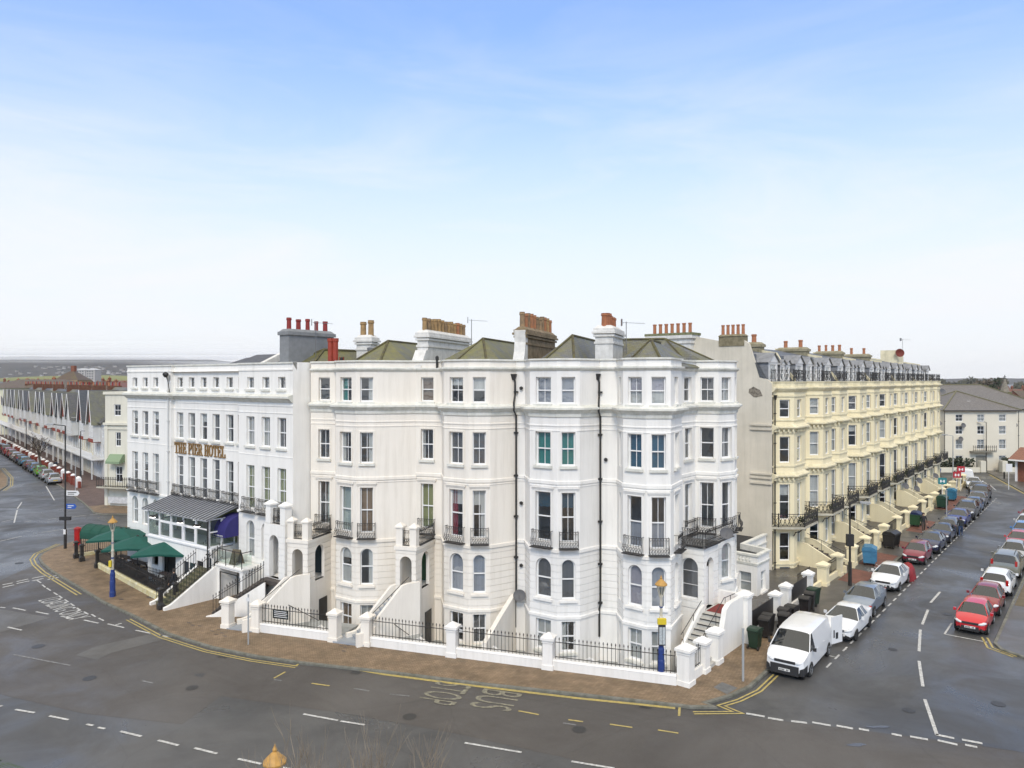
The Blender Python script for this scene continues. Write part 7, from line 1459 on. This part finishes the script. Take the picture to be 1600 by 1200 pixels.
# ================================================================== far right: pale block, small houses, church
fr0 = thing('apartment_block', (70, 116, 0), 'long pale four storey block with grey hipped roof closing the street', 'building')
fb_ = F((62.5, 114.5), (1, .02)); WPB = mk('block_cream', (.74, .69, .57), .8, noise_s=.5, amt=.07); 
def block_part(f, L, D, h, cols_, rows, zr, oa, inset=2.2, skip=()):
    ws = [(a, 1.15, z0, z1) for a in cols_ for z0, z1 in rows if (a, z0) not in skip]; simple_block(fr0, f, L, D, h, WPB, ws, cap=False)
    for a, w, z0, z1 in ws: swin(fr0, f, a, w, z0, z1, random.choice([None, 'full:net']), bars=1)
    mb = MB(); e = .5; A, B, C_, D_ = f.P(-e, e, h), f.P(L+e, e, h), f.P(L+e, -D, h), f.P(-e, -D, h); P1, P2 = f.P(L*.5-(L*.5-inset) if zr[1] else L/2, -oa, zr[0]), f.P(L*.5+(L*.5-inset) if zr[1] else L/2, -oa, zr[0])
    mb.poly([A, B, P2, P1] if zr[1] else [A, B, P1]); mb.poly([B, C_, P2]); mb.poly([A, D_, P1]); mb.poly([C_, D_, P1, P2] if zr[1] else [C_, D_, P1]); mb.build('roof', slate('slate_block', (.19, .175, .165), .25, (.15, .16, .09), mcov=.25), fr0, uv=True)
    mb = MB(); mb.box(f, -.4, L+.4, .3, .5, h-.15, h); mb.build('gutter', BLK(), fr0)
    mb = MB(); [mb.tube([(*a_[:2], a_[2]+.05), (*b_[:2], b_[2]+.05)], .12, 4) for a_, b_ in ((A, P1), (B, P2), (P1, P2) if zr[1] else (P1, D_))]; mb.build('ridge_tiles', mk('ridge_moss', (.16, .15, .09), .9), fr0)
rows = [(.9, 2.3), (3.3, 4.8), (5.6, 6.9), (7.6, 8.7)]
block_part(F((60.5, 117), (1, .02)), 25.5, 14, 9.4, [3.6, 22.5], rows, (13.2, True), 8, 6)
block_part(fb_, 0, 0, 0, [], [], (0, False), 0) if False else None
block_part(F((67.0, 114), (1, .02)), 11.3, 10, 9.35, [2.3, 5.7, 9.1], rows, (12.2, False), 6, skip=((5.7, .9),))
f = F((67.0, 114), (1, .02)); mb = MB(); mb.box(f, 3.9, 7.5, .01, 1.0, 2.9, 3.05); mb.box(f, 4.9, 6.6, -.3, .03, .05, 2.3); mb.build('balcony', mk('balcony_dark', (.25, .24, .2)), fr0); railing(fr0, f, 3.9, 7.5, .95, 3.05, 3.05, h=.8, step=.3, name='balcony_railing', r=.03)
for a in (-.1, 11.5): pipe(fr0, f, a, .1, 0, 9.3, False)
for a, z in ((2.6, 7.0), (2.2, 4.9), (12.6, 6.9), (12.3, 3.0)): dish(fr0, f.P(a, .05 if a < 11 else -2.6, z), (.2, -1, 0), .42, el=.3)
mb = MB(); mb.box(f, 5.2, 5.7, -3, -2.5, 10.6, 10.7); mb.build('roof_light', FRM(), fr0)
bl = thing('front_wall', (70, 111, 0), 'low cream wall with dark clipped hedge before the pale block', 'wall'); fw_ = F((56, 112.0), (1, .01))
mb = MB(); mb.box(fw_, 0, 15.5, -.2, .2, -.1, .7); mb.box(fw_, 19, 32, -.2, .2, -.1, .7)
for a in (15.6, 18.9): mb.box(fw_, a-.4, a+.4, -.4, .4, 0, 1.7)
mb.build('low_wall', W_PC, bl); mb = MB(); rnd = random.Random(3)
for i in range(2600): a = rnd.choice((rnd.uniform(0, 15), rnd.uniform(19.4, 32))); c = Vector(fw_.P(a, -1.0+rnd.gauss(0, .3), rnd.uniform(.5, 2.0))); u = Vector((rnd.gauss(0, 1), rnd.gauss(0, 1), rnd.gauss(0, 1))).normalized()*.16; w = u.orthogonal(); mb.poly([tuple(c-u), tuple(c-w), tuple(c+u), tuple(c+w)])
mb.build('hedge', mk('hedge_dark', (.025, .035, .018), .9), bl)
ribbon_mesh('far_pavement', [[(40, 111), (110, 112), (110, 160), (40, 160)]], -.03, PAVD)
hn = [0]
def cottage(x, y, w, d, h, hr, rot, wm, rm, label, group, ch=True, wins=True):
    root = thing('house', (x, y, 0), label, 'house', group); f = F((x, y), (math.cos(rot), math.sin(rot)), 0); nx = max(1, int(w/3)); ws = [((k+.5)*w/nx, 1.1, z0, z0+1.3) for k in range(nx) for z0 in ([1, 3.9] if h > 5 else [1])] if wins else []
    simple_block(root, f, w, d, h, wm, ws, cap=False)
    for a, ww, z0, z1 in ws: swin(root, f, a, ww, z0, z1, None, rail=False)
    mb = MB(); A, B, C_, D_ = f.P(-.3, .4, h-.1), f.P(w+.3, .4, h-.1), f.P(w+.3, -d-.4, h-.1), f.P(-.3, -d-.4, h-.1); P1, P2 = f.P(-.3, -d/2, hr), f.P(w+.3, -d/2, hr); mb.poly([A, B, P2, P1]); mb.poly([P1, P2, C_, D_]); mb.build('roof', rm, root, uv=True)
    mb = MB(); mb.poly([f.P(0, 0, h), f.P(0, -d, h), f.P(0, -d/2, hr)]); mb.poly([f.P(w, 0, h), f.P(w, -d, h), f.P(w, -d/2, hr)]); mb.build('gable', wm, root)
    if ch:
        mb = MB(); mb.box(f, w*.8, w*.8+1, -d/2-.4, -d/2+.4, hr-.8, hr+1.3); c_ = mb.build('chimney', mk('brick_chimney', (.25, .09, .05), .9, noise_s=3, amt=.4), root)
        for k in (.25, .75): q = MB(); q.lathe(f.P(w*.8+k, -d/2, hr+1.28), [(.15, 0), (.12, .5), (.15, .52)], 8); q.build('chimney_pot', POTO(), c_)
RTL = slate('tile_redbrown', (.20, .08, .055), .4, (.12, .10, .04), mcov=.3); GTL = slate('tile_grey', (.15, .155, .16), .3, mcov=.3); BRW = mk('brick_wall', (.26, .10, .06), .9, noise_s=2, amt=.3); CRW = mk('render_pale', (.62, .60, .54), .85, noise_s=.7, amt=.1)
cottage(86.5, 121, 14, 9, 6.8, 9.6, .05, CRW, GTL, 'low pale house with grey roof right of the pale block', 'houses beyond the side street'); cottage(104, 140, 20, 12, 9, 13.6, -.5, BRW, GTL, 'red brick hall with steep grey roof at the right edge', 'houses beyond the side street', wins=True)
sh = thing('shelter', (69, 96, 0), 'low shelter with red tiled roof and white posts at the right edge', 'shelter'); f = F((66.6, 99), (.62, -.78)); f = F((69.6, 102.0), (.60, -.80))
mb = MB(); mb.box(f, 0, 9, -4, -.3, 0, 1.0); mb.box(f, .2, 8.8, -3.8, -.5, 1.0, 3.1); mb.build('wall', BRW, sh); mb = MB(); mb.poly([f.P(-.6, .6, 3.0), f.P(9.6, .6, 3.0), f.P(9, -2.2, 4.6), f.P(0, -2.2, 4.6)]); mb.poly([f.P(-.6, -5, 3.0), f.P(9.6, -5, 3.0), f.P(9, -2.2, 4.6), f.P(0, -2.2, 4.6)]); mb.poly([f.P(-.6, .6, 3.0), f.P(-.6, -5, 3.0), f.P(0, -2.2, 4.6)]); mb.build('roof', slate('tile_bright', (.30, .13, .08), .2, mcov=.2), sh, uv=True)
mb = MB(); [mb.box(f, a-.12, a+.12, -.28, -.04, 0, 3.0) for a in (.2, 2.5, 4.8, 7.1, 8.9)]; mb.box(f, -.5, 9.5, .5, .6, 2.85, 3.05); mb.build('post', FRM(), sh)
p = G(1576, 765, 0); mb = MB(); mb.tube([(*p, 0), (*p, 2.8)], .05, 6); mb.box(F(p, (1, 0)), -.4, .4, .05, .1, 2.3, 3.3); tag(mb.build('road_sign', mk('plate_white', (.7, .7, .7)), None, loc=(*p, 0)), 'white road sign on a post by the red roofed shelter', 'sign')
p = G(1569, 748); mb = MB(); mb.lathe((*p, 0), [(.1, 0), (.1, .8), (.14, .85), (.05, 1.0)], 8); tag(mb.build('bollard', BLK(), None, loc=(*p, 0)), 'black bollard on the pavement before the shelter', 'bollard')
tu = thing('church_turret', (122, 180, 0), 'red brick church turret with stone spire and cross', 'church'); tp = ((1570-800)/FOC*180, 180); f = F(tp, (1, 0))
mb = MB(); mb.box(f, -1.0, 1.0, -1.0, 1.0, 0, 10.8); mb.build('tower', BRW, tu); mb = MB(); mb.box(f, -1.05, 1.05, -1.05, 1.05, 9.0, 9.3); mb.box(f, -1.1, 1.1, -1.1, 1.1, 10.8, 11.2); mb.lathe((*tp, 11.2), [(1.05, 0), (.8, .7), (.6, 1.5), (.3, 2.4), (.08, 3.2)], 8); mb.build('spire', mk('stone_spire', (.28, .25, .2), .9, noise_s=2, amt=.4), tu); mb = MB(); mb.tube([(*tp, 14.2), (*tp, 15.3)], .07, 4); mb.box(f, -.3, .3, -.06, .06, 14.8, 14.92); mb.build('cross', BLK(), tu)
rnd = random.Random(77)
mats_w = [BRW, CRW, mk('render_grey2', (.4, .4, .38), .9), mk('brick_buff', (.34, .25, .15), .9, noise_s=2, amt=.3)]; mats_r = [RTL, GTL, slate('tile_brown', (.12, .08, .06), .4, mcov=.4)]
for i in range(26):
    Zd = rnd.uniform(190, 520); px = rnd.uniform(1455, 1640); x = (px-800)/FOC*Zd
    if abs(px-1570) < 18 and Zd < 230: continue
    cottage(x, Zd, rnd.uniform(9, 18), rnd.uniform(8, 10), rnd.uniform(5.2, 6.5), rnd.uniform(8.4, 10.5), rnd.uniform(-.6, .6), rnd.choice(mats_w), rnd.choice(mats_r), 'distant house among trees beyond the pale block', 'distant houses on the right', wins=Zd < 260)
for i in range(80):
    Zd = rnd.uniform(215, 900) if i < 40 else rnd.uniform(200, 420); px = rnd.uniform(-30, 245); x = (px-800)/FOC*Zd
    cottage(x, Zd, rnd.uniform(9, 22), rnd.uniform(8, 11), rnd.uniform(7.5, 9.8) if Zd < 420 else rnd.uniform(6, 10), rnd.uniform(11.2, 13.6), rnd.uniform(-.7, .3), rnd.choice(mats_w), rnd.choice(mats_r), 'distant house behind the gabled street', 'distant houses on the left', wins=Zd < 260)
# far left buildings
for i, (px_, Zd) in enumerate(((-75, 96), (-60, 112), (-50, 130), (-45, 150), (-160, 100), (-200, 130))):
    cottage((px_-800)/FOC*Zd-14, Zd, 13, 9, 8.5, 12, .75, mats_w[(i+1) % 4], mats_r[i % 3], 'house across the gabled street just beyond the left edge', 'houses across the gabled street')
fl_ = thing('end_building', (-125, 185, 0), 'pale yellow three storey building with brown roof at the far left edge', 'building'); f = F((-137, 190), (1, -.12)); ws = [(a, 1.0, z0, z0+1.7) for a in (3, 7, 11, 15, 19) for z0 in (1.5, 5, 8.5)]
simple_block(fl_, f, 23, 14, 12.0, mk('stucco_lemon', (.66, .64, .48), .8), ws, cap=False); [swin(fl_, f, *w_, None, 1) for w_ in ws]; pipe(fl_, f, 21.2, .05, 2, 11.9, False)
mb = MB(); A, B, C_, D_ = f.P(-.5, .6, 12), f.P(23.5, .6, 12), f.P(23.5, -14, 12), f.P(-.5, -14, 12); P1, P2 = f.P(5, -7, 14.2), f.P(18, -7, 14.2); mb.poly([A, B, P2, P1]); mb.poly([B, C_, P2]); mb.poly([C_, D_, P1, P2]); mb.poly([D_, A, P1]); mb.build('roof', mats_r[2], fl_, uv=True)
bt = thing('brick_tower_building', (-150, 255, 0), 'red and buff brick building with pyramid roof and chimney behind the gabled street', 'building'); f = F(((86-800)/FOC*250, 250), (1, 0)); mb = MB(); mb.box(f, 0, 7.5, -8, 0, 0, 13.2); mb.box(f, -4.5, 0, -6, .4, 0, 12.4); mb.build('wall', BRW, bt); mb = MB(); mb.box(f, -.3, 7.8, -8.2, .3, 13.2, 14.0); mb.build('cornice', mats_w[3], bt); mb = MB(); mb.frust(f, 3.7, -4, 14.0, 17.0, 8.4, 1.5); mb.build('roof', mats_r[2], bt, uv=True); mb = MB(); mb.box(f, 3.2, 4.4, -5, -3.6, 16.5, 19.0); mb.build('chimney', BRW, bt)
ab_ = thing('apartment_block', ((135-800)/FOC*900, 900, 0), 'pair of distant pale flat blocks below the hills', 'building'); f = F(((119-800)/FOC*900, 900), (1, -.1)); ws = [(a, 2.2, z0, z0+1.6) for a in range(2, 24, 4) for z0 in range(6, 24, 3)]
for a in (0, 12.5): mb = MB(); mb.box(f, a, a+11.8, -12, 0, 0, 26.5); mb.build('wall', mk('block_grey', (.42, .40, .38), .9), ab_); mb = MB(); mb.frust(f, a+5.9, -6, 26.5, 28.5, 13, 4); mb.build('roof', mk('roof_palegrey', (.45, .46, .48), .7), ab_)
mb = MB(); [mb.box(f, a, a+1.8, 0, .1, z0, z0+1.5) for a in (1.2, 4.4, 7.8, 13.8, 17, 20.3) for z0 in range(6, 25, 3)]; mb.build('window', mk('far_window', (.08, .09, .1), .3), ab_)
# ================================================================== terrain: distant hills, woods
def hill(name, x0, x1, y0, y1, hf, mat, nx=60, ny=14):
    vs = []; fs = []
    for j in range(ny+1):
        for i in range(nx+1):
            x = x0+(x1-x0)*i/nx; y = y0+(y1-y0)*j/ny; vs.append((x, y, hf(x, y, i/nx, j/ny)))
    for j in range(ny):
        for i in range(nx): a = j*(nx+1)+i; fs.append((a, a+1, a+nx+2, a+nx+1))
    mb = MB(); mb.add(vs, fs); tag(mb.build(name, mat, None, True), kind='structure')
def nz(x, y, s): return noise.noise(Vector((x/s, y/s, 3.1)))
HM = mk('hill_cover', (.06, .055, .055), .95, noise_s=.012, col2=(.025, .025, .027), detail=10); HG = mk('field_green', (.20, .21, .06), .95, noise_s=.01, amt=.3)
hill('hills', -3600, -600, 1800, 3000, lambda x, y, u, v: -.5+max(0, math.sin(min(1, v*1.15)*math.pi/2))*(98+16*nz(x, y, 700)+7*nz(x, y, 160))*(1 if u < .8 else max(.1, 1-(u-.8)*3.5)), HM, 90, 26)
hill('hill_field', -1050, -640, 1050, 1500, lambda x, y, u, v: -.5+24*math.sin(v*math.pi/2)*math.sin(u*math.pi)**.5+2*nz(x, y, 90), HG, 20, 10)
hill('far_ridge', -900, 3600, 2300, 3200, lambda x, y, u, v: -.5+math.sin(v*math.pi/2)*(20+14*nz(x, y, 420)+6*nz(x, y, 110)), HM, 110, 8)
mb = MB(); rnd = random.Random(8)
hf_ = lambda x, y: -.5+math.sin(min(1, (y-1800)/1200*1.15)*math.pi/2)*(98+16*nz(x, y, 700)+7*nz(x, y, 160))
for i in range(190):
    y = rnd.uniform(1815, 2180); px = rnd.uniform(40, 235) if rnd.random() < .8 else rnd.uniform(-30, 235); x = (px-800)/FOC*y; z = hf_(x, y)
    if rnd.random() < .4: y = rnd.uniform(1400, 1790); x = (px-800)/FOC*y; z = 0
    f = F((x, y), (1, rnd.uniform(-.4, .4))); w = rnd.uniform(4, 11); mb.box(f, 0, w, -8, 0, z-2, z+rnd.uniform(2, 4.5))
tag(mb.build('hillside_town', mk('town_pale', (.48, .47, .46), .9, noise_s=.02, col2=(.16, .14, .13)), None), 'scattered pale town buildings on the misty hillside', 'town', kind='stuff')
def wood(name, label, x0, x1, y0, y1, n, h, seed, mat, r=4.0, leaf=1.2, m=34, hmin=.5):
    rnd = random.Random(seed); mb = MB()
    for i in range(n):
        x, y = rnd.uniform(x0(0) if callable(x0) else x0, x1), rnd.uniform(y0, y1); hh = h*rnd.uniform(hmin, 1.15); rr = r*rnd.uniform(.7, 1.3)
        for j in range(m):
            d = Vector((rnd.gauss(0, 1), rnd.gauss(0, 1), rnd.gauss(0, .8))).normalized()*rr*rnd.uniform(.5, 1); c = Vector((x, y, max(1, hh-rr*.8)))+d; u = Vector((rnd.gauss(0, 1), rnd.gauss(0, 1), rnd.gauss(0, 1))).normalized()*leaf*rnd.uniform(.5, 1); w = u.orthogonal()*rnd.uniform(.6, 1); mb.poly([tuple(c-u), tuple(c-w), tuple(c+u), tuple(c+w)])
        mb.tube([(x, y, 0), (x, y, hh-rr)], .3, 4, cap=False)
    tag(mb.build(name, mat, None), label, 'woodland', kind='stuff')
WDM = mk('wood_mass', (.085, .08, .055), .95, noise_s=.05, col2=(.035, .04, .025), detail=6)
wood('woodland', 'dark mass of winter trees on the right horizon', 230, 620, 330, 640, 260, 10, 1, WDM, 4, 2.0, 46); wood('woodland', 'dark far belt of trees beyond the right hand roofs', 500, 1500, 800, 1500, 300, 14, 2, WDM, 8, 4.0, 60)
wood('woodland', 'tree belt behind the gabled street roofs', -620, -260, 420, 900, 170, 9, 3, WDM, 4.5, 2.0, 46)
def leafy_tree(px, Zd, h, r, label, mat, seed):
    rnd = random.Random(seed); x = (px-800)/FOC*Zd; o = thing('tree', (x, Zd, 0), label, 'tree', 'trees beyond the pale block'); mb = MB(); mb.tube([(x, Zd, 0), (x, Zd, h*.6)], [.3, .15], 6)
    for k in range(6): t = rnd.random()*6.28; mb.tube([(x, Zd, h*.4), (x+math.cos(t)*r*.6, Zd+math.sin(t)*r*.6, h*.8)], [.12, .05], 4)
    mb.build('trunk', BD, o); mb = MB()
    cl = [(rnd.gauss(0, .45)*r, rnd.gauss(0, .45)*r, h*.72+rnd.gauss(0, .14)*h, r*rnd.uniform(.25, .5)) for _ in range(16)]
    for i in range(900):
        a, b, c_, rr = rnd.choice(cl); d = Vector((rnd.gauss(0, 1), rnd.gauss(0, 1), rnd.gauss(0, 1))).normalized()*rr*rnd.uniform(.4, 1); c = Vector((x+a, Zd+b, c_))+d; u = Vector((rnd.gauss(0, 1), rnd.gauss(0, 1), rnd.gauss(0, 1))).normalized()*r*.11; w = u.orthogonal()*.8; mb.poly([tuple(c-u), tuple(c-w), tuple(c+u), tuple(c+w)])
    mb.build('crown', mat, o)
TG = mk('crown_mossy', (.10, .095, .03), .9, noise_s=.4, col2=(.05, .05, .02)); TB = mk('crown_brown', (.12, .10, .08), .9, noise_s=.4, col2=(.05, .04, .03)); TD = mk('crown_dark', (.03, .045, .02), .9, noise_s=.4, col2=(.015, .025, .012))
for i, (px, Zd, h, r, m_, lb) in enumerate(((1550, 175, 9.5, 5, TG, 'mossy bare crowned tree left of the church turret'), (1520, 210, 11.5, 4.5, TD, 'dark evergreen tree behind the pale block roof'), (1536, 330, 12.5, 7, TB, 'broad brown winter tree behind the evergreen'), (1475, 260, 11, 6, TB, 'brown winter tree just right of the terrace end'), (1557, 260, 14, 3.5, TD, 'narrow dark conifer near the church spire'), (1596, 150, 8.5, 4, TG, 'green bushy tree under the brick hall gable'))): leafy_tree(px, Zd, h, r, lb, m_, 50+i)
# ================================================================== sky, sun, air, camera
w = bpy.data.worlds.new('World'); scene.world = w; w.use_nodes = True; nt = w.node_tree; N = nt.nodes; Lk = nt.links
for n in list(N): N.remove(n)
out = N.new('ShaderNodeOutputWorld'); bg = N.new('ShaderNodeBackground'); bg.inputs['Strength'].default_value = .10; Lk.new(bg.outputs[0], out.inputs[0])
sky = N.new('ShaderNodeTexSky'); sky.sky_type = 'NISHITA'; sky.sun_disc = False; SUN_EL, SUN_AZ = 42, 186
sky.sun_elevation = R(SUN_EL); sky.sun_rotation = R(SUN_AZ); sky.air_density = 1.0; sky.dust_density = 1.0
tc = N.new('ShaderNodeTexCoord'); sp = N.new('ShaderNodeSeparateXYZ'); Lk.new(tc.outputs['Generated'], sp.inputs[0])
rp = N.new('ShaderNodeValToRGB'); rp.color_ramp.interpolation = 'B_SPLINE'; e = rp.color_ramp.elements
e[0].position = 0; e[0].color = (1, 1, 1, 1); e[1].position = 1; e[1].color = (.9,)*3+(1,)
for p, c in ((.04, .97), (.12, .93), (.20, .80), (.30, .52), (.40, .30), (.48, .22), (.62, .6)): q = e.new(p); q.color = (c, c, c, 1)
Lk.new(sp.outputs[2], rp.inputs[0])
# thin cirrus: noise stretched along the horizon
mp = N.new('ShaderNodeMapping'); mp.inputs['Scale'].default_value = (1.0, 1.0, 5.0); mp.inputs['Location'].default_value = (2.7, .4, .3); mp.inputs['Rotation'].default_value = (0, R(8), R(20)); Lk.new(tc.outputs['Generated'], mp.inputs[0])
nz_ = N.new('ShaderNodeTexNoise'); nz_.inputs['Scale'].default_value = 2.4; nz_.inputs['Detail'].default_value = 8; nz_.inputs['Roughness'].default_value = .6; nz_.inputs['Distortion'].default_value = .7; Lk.new(mp.outputs[0], nz_.inputs['Vector'])
cr = N.new('ShaderNodeValToRGB'); cr.color_ramp.elements[0].position = .47; cr.color_ramp.elements[1].position = .70; cr.color_ramp.elements[0].color = (0, 0, 0, 1); cr.color_ramp.elements[1].color = (.80, .80, .80, 1); Lk.new(nz_.outputs['Fac'], cr.inputs[0])
ad = N.new('ShaderNodeMixRGB'); ad.blend_type = 'SCREEN'; fd = N.new('ShaderNodeMapRange'); fd.inputs['From Min'].default_value = .1; fd.inputs['From Max'].default_value = .42; fd.inputs['To Min'].default_value = 1; fd.inputs['To Max'].default_value = .15; Lk.new(sp.outputs[2], fd.inputs['Value']); Lk.new(fd.outputs[0], ad.inputs[0]); Lk.new(rp.outputs[0], ad.inputs[1]); Lk.new(cr.outputs[0], ad.inputs[2])
tn_ = N.new('ShaderNodeMixRGB'); tn_.blend_type = 'MULTIPLY'; tn_.inputs[0].default_value = 1; tn_.inputs[2].default_value = (.42, 1.29, 2.15, 1); Lk.new(sky.outputs[0], tn_.inputs[1])
mx = N.new('ShaderNodeMixRGB'); Lk.new(ad.outputs[0], mx.inputs[0]); Lk.new(tn_.outputs[0], mx.inputs[1]); mx.inputs[2].default_value = (7.35, 7.42, 7.6, 1)
# brighter, warmer sky added overhead, out of view, to light the scene below
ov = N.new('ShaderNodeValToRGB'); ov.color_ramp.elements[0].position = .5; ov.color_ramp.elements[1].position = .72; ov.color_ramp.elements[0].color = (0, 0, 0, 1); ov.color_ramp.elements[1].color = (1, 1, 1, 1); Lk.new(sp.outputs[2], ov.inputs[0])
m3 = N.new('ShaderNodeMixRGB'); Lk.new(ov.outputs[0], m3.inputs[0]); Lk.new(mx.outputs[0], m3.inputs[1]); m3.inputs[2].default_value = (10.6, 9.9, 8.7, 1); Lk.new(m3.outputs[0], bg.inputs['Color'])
sl = bpy.data.lights.new('sun', 'SUN'); sl.energy = 1.5; sl.angle = R(14); sl.color = (1, .90, .78); so = bpy.data.objects.new('sun', sl); C.objects.link(so); so['kind'] = 'structure'
el, az = R(SUN_EL), R(SUN_AZ); dv = Vector((math.sin(az)*math.cos(el), math.cos(az)*math.cos(el), math.sin(el))); so.rotation_euler = dv.to_track_quat('Z', 'Y').to_euler(); so.location = (0, -30, 60)
def volume_box(name, lo, hi, dens, col=(.93, .95, .98)):
    mb = MB(); mb.box(ID, lo[0], hi[0], lo[1], hi[1], lo[2], hi[2]); m = bpy.data.materials.new(name); m.use_nodes = True; N_ = m.node_tree.nodes; N_.remove(N_['Principled BSDF']); v = N_.new('ShaderNodeVolumePrincipled'); v.inputs['Density'].default_value = dens; v.inputs['Color'].default_value = (*col, 1); v.inputs['Anisotropy'].default_value = .0
    m.node_tree.links.new(v.outputs[0], N_['Material Output'].inputs['Volume']); o = mb.build(name, m); tag(o, kind='stuff'); return o
HAZE = True
if HAZE:
    volume_box('haze', (-3790, -390, -1.5), (3790, 6900, 125), .00007)
    for z0_, z1_, dn in ((62, 76, .003), (76.05, 90, .007), (90.05, 104, .0055), (104.05, 118, .0018), (118.05, 134, .0007), (134.05, 155, .0003)):  # low cloud on the hilltops, stacked in volume layers through the haze
        tag(volume_box('low_cloud', (-3700, 2250, z0_), (-500, 3300, z1_), dn, (.98, .98, .985)), 'bank of pale low cloud lying over the hilltops on the left horizon', 'low cloud', 'layers of low cloud')
cd = bpy.data.cameras.new('camera'); cam = bpy.data.objects.new('camera', cd); C.objects.link(cam); cam.location = (0, 0, CH); cam.rotation_euler = (R(90), 0, 0)
cd.sensor_width = 36; cd.lens = 36*FOC/1600; cd.shift_y = -(600-HY)/1600; cd.clip_end = 9000; cd.clip_start = .2; scene.camera = cam
scene.view_settings.view_transform = 'Standard'; scene.view_settings.look = 'None'; scene.view_settings.exposure = .40; scene.view_settings.gamma = 1
scene.render.engine = 'CYCLES'; scene.cycles.max_bounces = 6; scene.cycles.diffuse_bounces = 3; scene.cycles.glossy_bounces = 3; scene.cycles.transparent_max_bounces = 12; scene.cycles.volume_bounces = 2; scene.cycles.use_denoising = True
